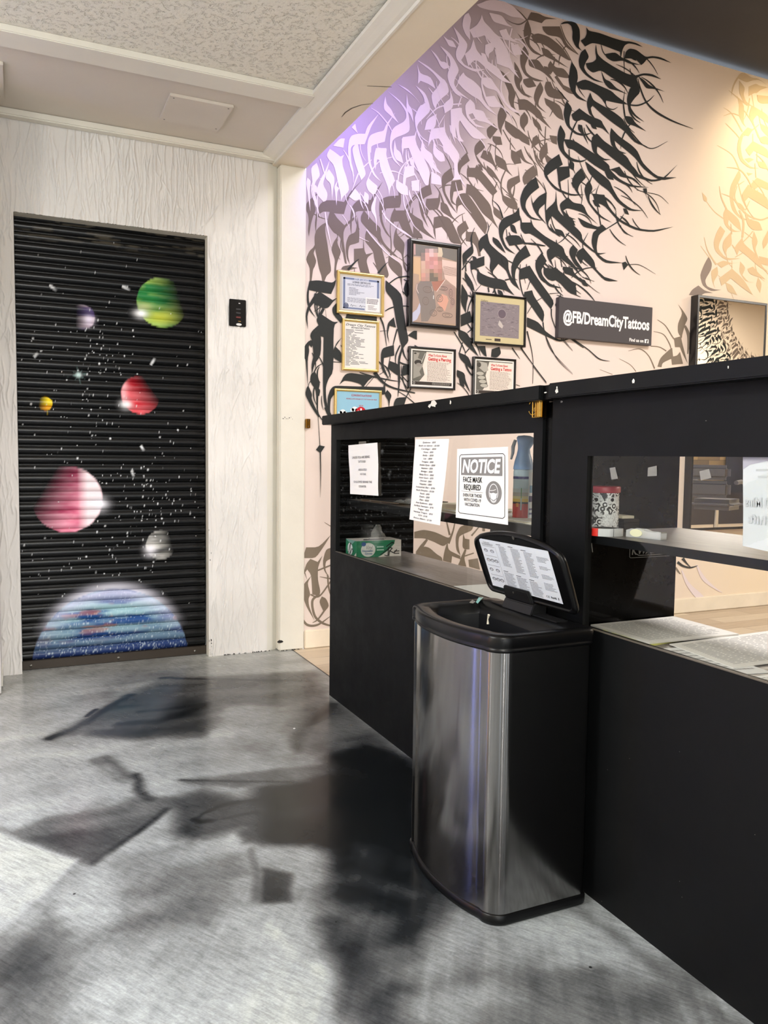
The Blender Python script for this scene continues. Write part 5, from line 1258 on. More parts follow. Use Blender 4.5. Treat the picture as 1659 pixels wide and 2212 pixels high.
# gold framed sky-blue award, its foot hidden by the counter
t, q = framed('framed_award', 'gold-framed sky blue congratulations award with red burst logo, rising behind the counter top', 'picture frame', (725, 838), (827, 844), (823, 925), (722, 919), 0.015, 0.020, M_GOLD)
m = MB(); q.rect(m, 0, 0, 1, 1, (150, 196, 220))
text(q, m, 'CONGRATULATIONS!', .34, .075, .82, .135, (176, 30, 48), E, 0.02); text(q, m, 'PEOPLE LOVE DREAM CITY TATTOOS ON YELP!', .22, .20, .95, .235, (176, 30, 48), E, 0.02); text(q, m, '2019', .52, .40, .62, .44, (190, 40, 50), E, 0.02)
for cx_, cy_, s_ in ((.14, .64, .09), (.42, .54, .09), (.78, .62, .08), (.95, .52, .05)):
    for dx, dy, rr in ((-.6, .2, .5), (0, 0, .8), (.6, .25, .5)): q.ell(m, cx_ + dx * s_, cy_ + dy * s_, rr * s_, rr * s_ * 1.2, (236, 242, 246), E)
q.ell(m, .57, .62, .12, .17, (196, 24, 40), 2 * E)
for k in range(5):
    a = math.radians(-90 + 72 * k); q.line(m, [(.57 + .03 * math.cos(a), .62 + .04 * math.sin(a)), (.57 + .085 * math.cos(a), .62 + .12 * math.sin(a))], .035, (244, 240, 240), 3 * E)
m.build('print', M_PRINT, t)
# portrait
t, q = framed('framed_portrait', 'large black-framed portrait photo of a tattooed bare-chested person, tallest frame on the wall', 'picture frame', (888, 514), (999, 530), (993, 714), (882, 703), 0.026, 0.040, M_FRAMEB)
_cl = lambda a: min(max(a, 0.0), 1.0)
PF = lambda pts: [(_cl((x + (y - 195) * 0.029 - 285) / 932.0), _cl((y - 195 - (x - 285) * 0.13) / 1712.0)) for x, y in pts]
m = MB(); q.rect(m, 0, 0, 1, 1, (186, 160, 138))  # print colours lightened, carrying the reflection veil of the glass
q.poly(m, PF([(285, 200), (1215, 320), (1200, 590), (890, 490), (285, 460)]), (126, 120, 112), E); q.poly(m, PF([(285, 200), (325, 205), (325, 440), (285, 440)]), (196, 160, 150), 2 * E)
q.poly(m, PF([(880, 540), (1200, 600), (1190, 1180), (940, 960), (885, 700)]), (226, 200, 186), 2 * E)
for k in range(9):
    y = 690 + 22 * k; q.line(m, PF([(905, y), (1190, y + 45)]), .004, (120, 88, 78), 3 * E)
q.poly(m, PF([(275, 480), (430, 500), (430, 1000), (390, 1010), (390, 870), (270, 840)]), (214, 180, 140), 2 * E)
q.poly(m, PF([(430, 1000), (870, 1000), (885, 700), (945, 980), (1050, 1060), (1170, 1150), (1165, 1990), (235, 1900), (240, 1300), (330, 1060)]), (176, 152, 138), 3 * E)
q.poly(m, PF([(430, 1010), (640, 1010), (700, 1250), (740, 1600), (560, 1900), (420, 1900), (400, 1500), (330, 1250), (360, 1080)]), (140, 130, 124), 4 * E)
q.poly(m, PF([(870, 1300), (980, 1350), (1010, 1450), (930, 1690), (820, 1560), (770, 1500)]), (216, 164, 144), 4 * E)
q.poly(m, PF([(650, 1030), (870, 1010), (940, 970), (760, 1240), (700, 1220)]), (176, 124, 108), 4 * E)
q.poly(m, PF([(880, 1100), (1050, 1090), (1160, 1200), (1150, 1560), (1040, 1660), (1050, 1400), (900, 1240)]), (172, 144, 134), 4 * E)
for x, y, a, b in ((820, 1400, .07, .045), (900, 1180, .10, .025), (1060, 1300, .04, .06), (820, 1640, .07, .03), (560, 1200, .10, .04), (520, 1450, .07, .05), (980, 1780, .12, .03), (680, 1720, .08, .04), (1100, 1480, .04, .04)):
    u, v_ = PF([(x, y)])[0]; q.ring(m, u, v_, a, b, .009, (128, 112, 106), 5 * E, 16); q.ring(m, u, v_, a * .5, b * .5, .008, (140, 122, 114), 5 * E, 12)
q.poly(m, PF([(235, 1700), (330, 1630), (390, 1490), (410, 1560), (400, 1700), (330, 1850), (235, 1900)]), (196, 196, 216), 5 * E)
q.line(m, PF([(945, 985), (860, 1100), (755, 1250)]), .010, (238, 214, 206), 6 * E); q.line(m, PF([(345, 1080), (330, 1180), (370, 1280)]), .010, (236, 216, 206), 6 * E); q.line(m, PF([(650, 1130), (670, 1240)]), .008, (232, 210, 196), 6 * E); q.line(m, PF([(690, 1330), (685, 1410)]), .014, (240, 236, 230), 6 * E)
q.poly(m, PF([(800, 270), (880, 290), (900, 420), (870, 520), (800, 470)]), (216, 200, 170), 5 * E)
PX = [[None, (182, 150, 144), (212, 184, 178), (178, 156, 146), None], [(150, 130, 120), (220, 170, 158), (222, 190, 184), (214, 172, 158), (216, 196, 168)],
      [(156, 134, 124), (218, 168, 156), (200, 146, 138), (204, 150, 140), (170, 140, 124)], [(210, 176, 156), (204, 152, 142), (198, 148, 142), (222, 164, 156), (192, 148, 134)],
      [(208, 176, 154), (202, 154, 142), (208, 156, 154), (204, 156, 144), (198, 150, 136)], [(206, 170, 150), (196, 162, 142), (168, 136, 118), (200, 152, 138), (188, 138, 126)],
      [(212, 160, 144), (190, 154, 142), (124, 116, 104), (160, 138, 118), (178, 140, 124)], [(196, 152, 138), (184, 152, 138), (124, 114, 102), (124, 114, 102), (180, 140, 122)]]
for j, row in enumerate(PX):
    for i, c in enumerate(row):
        if c: q.poly(m, PF([(432 + 89 * i, 305 + 89 * j), (521 + 89 * i, 305 + 89 * j), (521 + 89 * i, 394 + 89 * j), (432 + 89 * i, 394 + 89 * j)]), c, 7 * E)
m.build('photograph', M_PRINT_GLOSS, t)
# engraving
t, q = framed('framed_engraving', 'black-framed purplish engraving with a cream mat, right of the tall portrait', 'picture frame', (1027, 629), (1140, 644), (1135, 752), (1021, 739), 0.014, 0.030, M_FRAMEB)
m = MB(); q.rect(m, 0, 0, 1, 1, (206, 192, 150)); q.rect(m, .10, .13, .90, .87, (138, 128, 134), E)
r_ = random.Random(9)
for k in range(150):
    x, y = r_.uniform(.11, .84), r_.uniform(.14, .84); a = r_.uniform(-.5, .5) * (1 if y > .4 else .4); l = r_.uniform(.02, .08); c = r_.choice([(84, 74, 84), (150, 138, 144), (96, 86, 96), (176, 164, 164)])
    q.line(m, [(x, y), (min(x + l, .89), y + a * l)], .006, c, 2 * E)
q.ell(m, .54, .36, .085, .10, (104, 92, 104), 3 * E); q.ring(m, .54, .36, .085, .10, .010, (168, 156, 160), 4 * E)
q.poly(m, [(.46, .60), (.49, .50), (.53, .55), (.57, .62), (.55, .68), (.49, .64)], (196, 186, 182), 4 * E)
q.rect(m, .40, .905, .52, .965, (60, 52, 52), 2 * E); q.rect(m, .22, .93, .34, .945, (60, 52, 52), 2 * E); text(q, m, 'Gallery', .11, .09, .25, .13, (84, 78, 70), 2 * E)
m.build('print', M_PRINT_GLOSS, t)
# two instruction leaflets
def leaflet(name, label, c, word, hand):
    t, q = framed(name, label, 'picture frame', *c, 0.013, 0.026, M_FRAMEB)
    m = MB(); q.rect(m, 0, 0, 1, 1, (240, 236, 232)); q.rect(m, .035, .04, .965, .06, (30, 28, 28), E); q.rect(m, .035, .06, .965, .86, (238, 224, 214), E)
    q.poly(m, [(.035, .06), (.36, .06), (.33, .20), (.27, .45), (.32, .68), (.20, .86), (.035, .86)], (108, 106, 100), 2 * E)
    if hand:
        for k in range(4): q.ell(m, .13 + .035 * k, .40 + .11 * k, .10, .055, (186, 182, 172), 3 * E); q.ring(m, .13 + .035 * k, .40 + .11 * k, .10, .055, .008, (80, 78, 74), 4 * E, 18)
        q.poly(m, [(.10, .06), (.30, .10), (.34, .30), (.24, .36), (.10, .24)], (176, 172, 164), 3 * E); q.ell(m, .10, .16, .05, .07, (70, 70, 68), 4 * E)
    else:
        q.poly(m, [(.06, .08), (.20, .10), (.16, .24), (.26, .30), (.28, .44), (.20, .60), (.24, .70), (.06, .80)], (160, 156, 148), 3 * E)
        q.ell(m, .17, .36, .09, .07, (58, 56, 56), 4 * E); q.ell(m, .18, .42, .06, .05, (150, 144, 138), 5 * E); q.ell(m, .10, .12, .03, .02, (50, 50, 50), 4 * E)
        q.line(m, [(.33, .10), (.24, .36)], .010, (224, 222, 214), 5 * E); q.poly(m, [(.36, .45), (.42, .70), (.36, .68), (.33, .55)], (236, 230, 224), 3 * E)
    text(q, m, 'What To Know About', .40, .11, .84, .175, (206, 48, 52), 3 * E, 0.02); text(q, m, 'Getting a ' + word, .40, .20, .94, .285, (206, 48, 52), 3 * E, 0.03)
    fine(q, m, .38, .32, .94, .84, 16, (152, 140, 134), 3 * E, len(word), .38, .2)
    q.rect(m, .035, .865, .965, .955, (66, 60, 58), E); q.ring(m, .08, .91, .02, .028, .008, (220, 216, 212), 2 * E, 14); fine(q, m, .50, .875, .95, .945, 3, (170, 164, 158), 2 * E, 8, .4, .1)
    m.build('leaflet', M_PRINT_GLOSS, t)
leaflet('framed_leaflet', 'black-framed leaflet headed Getting a Piercing, under the tall portrait', [(887, 746), (987, 756), (983, 843), (882, 838)], 'Piercing', False)
leaflet('framed_leaflet', 'black-framed leaflet with a gripping hand headed Getting a Tattoo, under the engraving', [(1025, 768), (1117, 778), (1113, 862), (1022, 856)], 'Tattoo', True)
# grey sign
c = [Vector(at(1, 4.235, *p)) for p in ((1209, 635), (1411, 670), (1406, 752), (1205, 723))]
x0, x1 = (c[0].x + c[3].x) / 2, (c[1].x + c[2].x) / 2; z1, z0 = (c[0].z + c[1].z) / 2, (c[2].z + c[3].z) / 2
M_SIGN = mat('charcoal_canvas', lin((66, 62, 64)), 0.6)
t = thing('wall_sign', ((x0 + x1) / 2, MW, z0), 'charcoal canvas sign with white social media handle lettering on the mural wall', 'sign')
box('panel', (x0, 4.235, z0), (x1, MW - 0.001, z1), M_SIGN, t, 0.002)
q = Quad((x0, 4.2348, z1), (x1, 4.2348, z1), (x1, 4.2348, z0), (x0, 4.2348, z0), (0, -1, 0))
M_LET = mat('white_vinyl', lin((236, 234, 232)), 0.5)
m = MB(); text(q, m, '@FB/DreamCityTattoos', .045, .325, .968, .60, None, 0.0004, 0.034); m.build('lettering', M_LET, t)
m = MB(); text(q, m, 'Find us on', .75, .855, .908, .935, None, 0.0004, 0.03)
m.build('lettering', M_LET, t)
m = MB(); q.rect(m, .92, .845, .965, .945, None, 0.0004); m.build('logo_square', M_LET, t)
m = MB(); text(q, m, 'f', .935, .865, .958, .945, None, 0.0008, 0.05); m.build('logo_mark', M_SIGN, t)

# keypad on the lobby wall
c = [Vector(at(1, 4.275, *p)) for p in ((496, 645), (532, 648), (530, 706), (495, 706))]
x0, x1, z1, z0 = c[0].x, c[1].x, (c[0].z + c[1].z) / 2, c[2].z
t = thing('shutter_keypad', ((x0 + x1) / 2, WB, z0), 'small black shutter control keypad on the white stucco wall', 'control panel')
box('housing', (x0, 4.277, z0), (x1, WB + 0.004, z1), M_PLASTIC, t, 0.003)
M_BTN = mat('button_grey', lin((40, 40, 42)), 0.4); M_BTNR = mat('button_red', lin((96, 34, 30)), 0.4)
w = x1 - x0; hh_ = z1 - z0
for k, f in enumerate((.60, .46, .30)):
    b = box('button', (x0 + w * .38, 4.273, z0 + hh_ * f), (x0 + w * .66, 4.278, z0 + hh_ * (f + .06)), M_BTNR if f < .35 else M_BTN, t, 0.001)
    if f < .35: b['label'] = 'dark red button'
m = MB(); q = Quad((x0, 4.2768, z1), (x1, 4.2768, z1), (x1, 4.2768, z0), (x0, 4.2768, z0), (0, -1, 0))
q.rect(m, .54, .13, .64, .16, (196, 196, 196), E); q.rect(m, .52, .80, .68, .825, (150, 120, 60), E); q.ell(m, .56, .93, .17, .045, (214, 214, 212), E, 16)
m.build('label', M_PRINT, t)
# paint-rimmed overlap around keypad
# ceiling covers
def cover(lbl, px):
    c = [Vector(at(2, 2.688, *p)) for p in px]; x0, x1 = min(p.x for p in c), max(p.x for p in c); y0, y1 = min(p.y for p in c), max(p.y for p in c)
    t = thing('ceiling_cover', ((x0 + x1) / 2, (y0 + y1) / 2, 2.688), lbl, 'cover plate', 'painted cover plates on the lobby ceiling')
    box('plate', (x0, y0, 2.688), (x1, y1, 2.7019), M_CEIL, t, 0.002)
    for sx in (0, 1):
        for sy in (0, 1):
            a, b = x0 + .02 + (x1 - x0 - .04) * sx, y0 + .02 + (y1 - y0 - .04) * sy
            m = MB(); m.lathe([(.0001, 0), (.004, 0.0), (.004, .0012), (.0001, .0012)], (a, b, 2.6874), 10); m.build('screw', M_STEELBOLT, t)
cover('square painted cover plate screwed to the smooth ceiling in front of the beam', [(366, 209), (489, 230), (474, 282), (357, 262)])
cover('second painted cover plate at the far left edge of the smooth ceiling', [(-118, 134), (5, 140), (9, 200), (-125, 190)])
# brass strike plate
t = thing('strike_plate', (1.478, 4.262, 1.250), 'small brass latch strike plate beside the white column', 'strike plate')
m = MB(); m.box((1.4755, 4.248, 1.252), (1.500, 4.2695, 1.303)); m.build('plate', M_BRASS, t, None, 0.0015)
for z in (1.262, 1.293): m = MB(); m.lathe([(.0001, 0), (.003, .0004), (.003, .0012)], (0, 0, 0), 10); m.v = [(1.487 + a, 4.2475 - c, z + b) for a, b, c in m.v]; m.build('screw', M_STEELBOLT, t)

# ------------------------------------------------------------------ tall mirror against the studio wall
MX0, MX1, MZ0, MZ1, MY = 4.315, 4.995, 0.600, 2.243, 4.205
t = thing('wall_mirror', ((MX0 + MX1) / 2, MW, MZ0), 'tall black-framed mirror on the studio wall, seen above and through the counter', 'mirror')
m = MB(); rings = []
for ins, y in ((0, MW - .001), (0, MY + .002), (.002, MY), (.016, MY), (.018, MY + .002), (.018, MW - .002)):
    rings.append([(MX0 + ins, y, MZ0 + ins), (MX1 - ins, y, MZ0 + ins), (MX1 - ins, y, MZ1 - ins), (MX0 + ins, y, MZ1 - ins)])
m.grid(rings, closed_v=True, smooth=False); m.build('frame', M_FRAMEB, t)
m = MB(); m.face([(MX0 + .018, MY + .004, MZ0 + .018), (MX1 - .018, MY + .004, MZ0 + .018), (MX1 - .018, MY + .004, MZ1 - .018), (MX0 + .018, MY + .004, MZ1 - .018)]); m.build('mirror_glass', M_MIRROR, t)
# ------------------------------------------------------------------ reception counter, two units
XC = 1.294
M_EDGE = mat('worn_edge', lin((86, 80, 70)), 0.5)
c1 = thing('reception_counter', (1.5, 2.56, 0), 'far black counter section with three taped sheets on its window and a brass latch', 'counter')
c2 = thing('reception_counter', (1.5, 0.65, 0), 'near black counter section behind the trash can, running out of frame at right', 'counter')
# far unit
m = MB()
m.box((XC, 1.790, 0.0), (XC + .02, 3.384, 0.672)); m.box((XC, 3.318, 0.672), (XC + .02, 3.384, 1.170)); m.box((XC, 1.790, 0.672), (XC + .02, 1.831, 1.170))
m.box((XC, 1.790, 1.170), (XC + .02, 3.384, 1.236)); m.box((XC + .001, 1.790, 1.236), (XC + .02, 3.0, 1.252))
m.build('front_panel', M_BLACK, c1)
m = MB(); m.box((XC + .02, 3.33, 0.0), (1.69, 3.384, 1.238)); m.build('end_panel', M_BLACKGLOSS, c1, None, 0.001)
def ledge(y0, y1, za0, za1, zb0, zb1, par):
    m = MB(); v0 = [(1.250, y0, zb0), (1.72, y0, zb0), (1.72, y0, zb1), (1.250, y0, zb1)]; v1 = [(1.250, y1, za0), (1.72, y1, za0), (1.72, y1, za1), (1.250, y1, za1)]
    m.v = v0 + v1; m.f = [[0, 1, 2, 3], [7, 6, 5, 4], [0, 4, 5, 1], [1, 5, 6, 2], [2, 6, 7, 3], [3, 7, 4, 0]]; m.c = [None] * 6; m.sm = [False] * 6
    return m.build('top_ledge', M_BLACK_EDGE, par, None, 0.003)
l1 = ledge(1.7475, 3.388, 1.236, 1.277, 1.252, 1.291, c1)
m = MB(); m.box((1.318, 1.80, 0.640), (1.64, 3.33, 0.660)); m.build('desk_top', M_WORKTOP, c1, None, 0.002)
m = MB(); m.box((1.353, 1.752, 0.876), (1.66, 3.33, 0.905)); s1 = m.build('shelf', M_WORKTOP, c1, None, 0.001)
m = MB(); m.box((1.351, 1.752, 0.875), (1.3535, 3.33, 0.9055)); m.build('edge_band', M_BLACK, s1)
m = MB(); q0 = at(0, 1.40, 1088, 1140); m.box((1.36, q0[1] - .016, .80), (1.385, q0[1] + .016, .876)); m.build('shelf_bracket', M_PLASTIC_M, c1)
m = MB(); m.box((1.302, 1.831, 0.672), (1.3035, 3.318, 1.170)); m.build('window_pane', M_GLASS, c1)
m = MB(); m.box((XC - .001, 1.831, 0.6715), (XC + .006, 3.318, 0.6740)); m.build('window_bead', M_EDGE, c1)
m = MB(); m.box((1.70, 1.80, 0.0), (1.715, 1.84, 1.236)); m.build('rear_post', M_BLACK, c1)
# post joining the two units
m = MB(); m.box((XC + .010, 1.7475, 0.0), (XC + .05, 1.790, 1.250)); m.build('joining_post', M_BLACKGLOSS, c1)
m = MB(); m.box((1.262, 1.711, 1.253), (1.70, 1.747, 1.290)); m.build('filler_strip', M_BLACKGLOSS, c2)
# near unit
Y0 = -0.30
m = MB()
m.box((XC, Y0, 0.0), (XC + .02, 1.747, 0.677)); m.box((XC, 1.600, 0.677), (XC + .02, 1.747, 1.107)); m.box((XC, Y0, 0.677), (XC + .02, Y0 + .12, 1.107)); m.box((XC, Y0, 1.107), (XC + .02, 1.747, 1.256))
m.build('front_panel', M_BLACK, c2)
l2 = ledge(Y0 - .02, 1.711, 1.254, 1.2925, 1.254, 1.2925, c2)
m = MB(); m.box((XC + .02, 1.722, 0.0), (1.722, 1.747, 1.254)); pnl = m.build('divider_panel', M_BLACKGLOSS, c2, None, 0.001)
m = MB(); m.box((XC + .02, Y0, 0.0), (1.722, Y0 + .02, 1.254)); m.build('end_panel', M_BLACKGLOSS, c2)
m = MB(); m.box((1.318, Y0 + .02, 0.623), (1.722, 1.722, 0.643)); m.build('desk_top', M_WORKTOP, c2, None, 0.002)
m = MB(); m.box((1.332, Y0 + .02, 0.886), (1.722, 1.722, 0.906)); s2 = m.build('shelf', M_WORKTOP, c2, None, 0.001)
m = MB(); m.box((1.330, Y0 + .02, 0.8855), (1.3325, 1.722, 0.9063)); m.build('edge_band', M_BLACK, s2)
m = MB(); m.box((1.302, Y0 + .12, 0.677), (1.3035, 1.600, 1.107)); m.build('window_pane', M_GLASS, c2)
m = MB(); m.box((XC - .001, Y0 + .12, 0.6765), (XC + .006, 1.600, 0.6790)); m.build('window_bead', M_EDGE, c2)
# worn chips down to white on the ledges, marks on the panels
M_WCHIP = mat('bare_white_chip', lin((214, 210, 200)), 0.7)
m = MB()
for i, (px, py, rx, ry) in enumerate(((1203, 845, .009, .007), (1203, 838, .003, .006), (1368, 823, .006, .007), (1573, 793, .002, .004), (1178, 848, .007, .002))):
    m = MB(); blob(m, at(0, 1.2492, px, py), rx, ry, (0, 1, 0), (0, 0, 1), 12, seed=i + 3, jag=.5); m.build('paint_chip', M_WCHIP, l2)
m = MB()
for i, (px, py, rx, ry) in enumerate(((936, 873, .030, .014), (928, 877, .012, .008), (973, 869, .007, .009))):
    m = MB(); blob(m, at(0, 1.2492, px, py), rx, ry, (0, 1, 0), (0, 0, 1), 12, seed=i + 13, jag=.55); m.build('paint_chip', M_WCHIP, l1)
m = MB(); a, b = at(1, 1.7212, 1275, 1161), at(1, 1.7212, 1279, 1193); m.face([a, a + np.array([.003, 0, 0]), b + np.array([.0035, 0, 0]), b])
M_SCR = mat('scratch_grey', lin((150, 148, 142)), .7); m.build('scratch', M_SCR, c2)
for px_, py_, rx_, ry_ in [(1525, 909, .003, .0008), (1213, 868, .008, .004)] + [(random.uniform(1290, 1640), random.uniform(1500, 2000), .0012, .0010) for k in range(7)]:
    m = MB(); blob(m, at(0, 1.2932, px_, py_), rx_, ry_, (0, 1, 0), (0, 0, 1), 8, jag=.6); m.build('scratch', M_SCR, c2)
# emblem on the divider, below the shelf
c = [at(1, 1.7205, *p) for p in ((1361, 1178), (1448, 1187), (1450, 1207), (1361, 1202))]
z1, z0 = c[0][2], c[3][2]; q = Quad((c[0][0], 1.7208, z1), (c[1][0], 1.7208, z1), (c[1][0], 1.7208, z0 - .004), (c[0][0], 1.7208, z0 - .004), (0, -1, 0))
m = MB(); g = (118, 118, 118); text(q, m, 'K', .05, .12, .17, .74, g, E, .03, .1); text(q, m, 'WALL', .20, .20, .74, .70, g, E, .04, .25); q.line(m, [(.16, .70), (.22, .84), (1.0, .84)], .06, g, E, 3); q.line(m, [(0, .1), (0, .92), (.02, 1.0), (.98, 1.0), (1.0, .92)], .045, g, E, 3)
m.build('emblem', M_PRINT, pnl)
# brass latch on the far unit
a = at(0, 1.290, 1163, 868); b = at(0, 1.290, 1178, 902); z1, z0 = a[2], b[2]; yb, ya = a[1], b[1]
lt = thing('cabinet_latch', (1.288, yb, z0), 'brass turn latch screwed under the ledge at the counter joint', 'latch')
m = MB(); m.box((1.278, ya, z0), (1.294, yb, z1)); m.build('plate', M_BRASS, lt, None, .0015)
m = MB(); m.tube([(1.272, ya + .001, z0 + .001), (1.272, ya + .001, z1)], .0016, 6); m.tube([(1.272, yb, z0 + .001), (1.272, yb, z1)], .0016, 6); m.tube([(1.272, ya, z0 + .001), (1.272, yb, z0 + .001)], .0016, 6); m.build('rim', M_BRASS, lt)
cc = at(0, 1.284, 1154, 881); m = MB(); m.tube([(1.280, cc[1] + .019 * math.cos(t_), cc[2] + .019 * math.sin(t_)) for t_ in np.linspace(.6, 2 * math.pi - .5, 26)], .0022, 8); m.build('thumb_ring', M_BRASS, lt)
m = MB(); m.lathe([(.0001, 0), (.011, 0), (.012, .003), (.010, .008), (.0001, .009)], (0, 0, 0), 22); m.v = [(1.294 - z_, cc[1] + x_, cc[2] + y_) for x_, y_, z_ in m.v]; m.build('knob', M_BRASS, lt)

# ------------------------------------------------------------------ sheets taped to the windows
def sheet(name, label, px, X, wavy=0.0, curl=0.0):
    c = [Vector(at(0, X, *p)) for p in px]; q = Quad(*c, n=(-1, 0, 0)); m = MB(); n = 12
    def w(u, v): return wavy * math.sin(7 * v + 2 * u) + curl * max(0, v - .8) ** 2 * 25 + 0.0006
    P_ = [[q.p(i / 4, j / n, w(i / 4, j / n)) for j in range(n + 1)] for i in range(5)]
    m.grid(P_)
    o = m.build(name, M_PAPER, None); tag(o, label, 'sheet of paper')
    q2 = q; off0 = wavy + 0.0010
    return o, q2, off0
o, q, f = sheet('paper_sheet', 'leftmost sheet on the counter window, short notice about who is allowed behind the counter', [(753, 962), (816, 956), (818, 1071), (757, 1067)], 1.2975, 0.0012)
m = MB(); gk = (96, 94, 96)
for tx, a, y, h_, b in (('UNLESS YOU ARE BEING', .13, .235, .045, .74), ('TATTOOED', .34, .325, .04, .60), ('ABSOLUTELY', .34, .485, .04, .64), ('NO ONE', .40, .575, .035, .60), ('IS ALLOWED BEHIND THE', .16, .725, .04, .80), ('COUNTER', .34, .815, .04, .60)): text(q, m, tx, a, y, b, y + h_, gk, f, .01)
m.build('lettering', M_PRINT, o)
m = MB(); Quad(*[at(0, 1.2965, *p) for p in ((775, 954), (791, 953), (791, 961), (775, 962))], n=(-1, 0, 0)).rect(m, 0, 0, 1, 1, (110, 106, 98)); m.build('tape', M_PRINT_GLOSS, o)
o, q, f = sheet('paper_sheet', 'long narrow white piercing price list taped in the middle of the counter window', [(898, 949), (971, 948), (951, 1135), (885, 1122)], 1.2965, 0.0008)
m = MB()
items = ['Eyebrow - $50', 'Both on labret - $100', 'Cartilage - $50', 'Nose - $50', 'Belly - $50', 'Lip - $50', 'Tongue - $50', 'Snake Eyes - $50', 'Septum - $50', 'Bridge - $50', 'Baby Ears - $60', 'Inner Gum - $70', 'Dermal - $60', 'Nipples - $80', 'Industrial Bar - $70', 'Back Dimples - $120', 'Rook - $50', 'Daith - $50', 'Flat - $50', 'Anti Eyebrow - $50', 'Surface Sternum - $70', 'Tragus - $50', 'Vertical Tragus - $50', 'VCH - $100', 'Prince Albert - $120']
for k, tx in enumerate(items):
    w_ = .018 * len(tx) * .95; y = .03 + k * .0385; text(q, m, tx, .44 - w_ / 1.15, y, .44 + w_ / 1.15, y + .0185, (62, 62, 66), f, .012, .2)
m.build('lettering', M_PRINT, o)
o, q, f = sheet('paper_sheet', 'face mask required notice with grey banner, taped to the window beside the spray can', [(988, 970), (1098, 965), (1098, 1134), (985, 1118)], 1.2960, 0.0005)
m = MB(); G = (128, 126, 124); K_ = (30, 30, 32)
R_ = [(.06, .11), (.09, .085), (.91, .085), (.945, .11), (.945, .90), (.91, .925), (.09, .925), (.055, .90), (.06, .11)]; q.line(m, R_, .009, K_, f, 1.0)
q.rect(m, .10, .125, .90, .375, G, f); text(q, m, 'NOTICE', .125, .16, .875, .335, (238, 238, 238), f + E, .035, .18)
text(q, m, 'FACE MASK', .145, .40, .53, .475, K_, f, .014); text(q, m, 'REQUIRED', .165, .505, .50, .58, K_, f, .014); q.line(m, [(.11, .605), (.55, .612)], .004, G, f)
for tx, y, a, b in (('EVEN FOR THOSE', .635, .15, .52), ('WITH COVID-19', .70, .165, .505), ('VACCINATION', .765, .185, .48)): text(q, m, tx, a, y, b, y + .045, K_, f, .008)
q.ell(m, .745, .60, .145, .155, G, f); q.ring(m, .745, .60, .08, .115, .010, (236, 236, 236), f + E, 26); q.line(m, [(.68, .575), (.74, .57), (.79, .555)], .008, (236, 236, 236), f + 2 * E)
q.poly(m, [(.675, .60), (.70, .61), (.745, .60), (.79, .61), (.815, .60), (.79, .68), (.745, .70), (.70, .68)], (236, 236, 236), f + 2 * E); q.ring(m, .745, .655, .062, .075, .008, (236, 236, 236), f + E, 16, 0, 180)
m.build('lettering', M_PRINT, o)
o, q, f = sheet('paper_sheet', 'pale sheet with mirrored show-through lettering on the near window at right', [(1606, 985), (1712, 978), (1712, 1203), (1605, 1179)], 1.3045, 0.0006)
o.data.materials[0] = mat('shaded_sheet', lin((196, 200, 204)), .7)  # white paper greyed, the shade behind the glass put into its colour
m = MB(); gl_ = (178, 182, 186)
text(q, m, '0 Mins', .56, .45, .05, .55, gl_, f, .03); text(q, m, 'Shift', .62, .64, .12, .73, gl_, f, .03); q.poly(m, [(0, 0), (1, 0), (1, .10), (.5, .07), (.15, .10), (0, .15)], (166, 164, 176), f)
q.rect(m, .28, .15, .9, .17, (176, 180, 182), f); q.rect(m, .32, .22, .9, .24, (176, 180, 182), f)
m.build('show_through', M_PRINT, o)
M_TAPE = bpy.data.materials.new('clear_tape'); M_TAPE.use_nodes = True
nt = M_TAPE.node_tree; nt.nodes.clear(); o_ = nt.nodes.new('ShaderNodeOutputMaterial'); mx = nt.nodes.new('ShaderNodeMixShader'); tr = nt.nodes.new('ShaderNodeBsdfTransparent'); pb = nt.nodes.new('ShaderNodeBsdfPrincipled')
pb.inputs['Base Color'].default_value = (.42, .41, .38, 1); pb.inputs['Roughness'].default_value = .3; mx.inputs[0].default_value = .45
nt.links.new(tr.outputs[0], mx.inputs[1]); nt.links.new(pb.outputs[0], mx.inputs[2]); nt.links.new(mx.outputs[0], o_.inputs[0])
for lab, px in (('crumpled clear tape scrap stuck on the near counter window, leftmost of three', [(1317, 1011), (1329, 1009), (1335, 1034), (1321, 1036)]), ('square clear tape scrap on the near counter window, middle of three', [(1400, 1010), (1419, 1006), (1419, 1028), (1399, 1029)]), ('larger clear tape scrap on the near counter window in front of the mirror', [(1511, 1018), (1532, 1013), (1537, 1032), (1514, 1038)])):
    q = Quad(*[at(0, 1.3010, *p) for p in px], n=(-1, 0, 0)); m = MB(); r_ = random.Random(len(lab)); m.grid([[q.p(i / 4, j / 4, r_.uniform(0, .0006)) for j in range(5)] for i in range(5)], smooth=False); o = m.build('tape_scrap', M_TAPE); tag(o, lab, 'tape', 'clear tape scraps on the counter window')

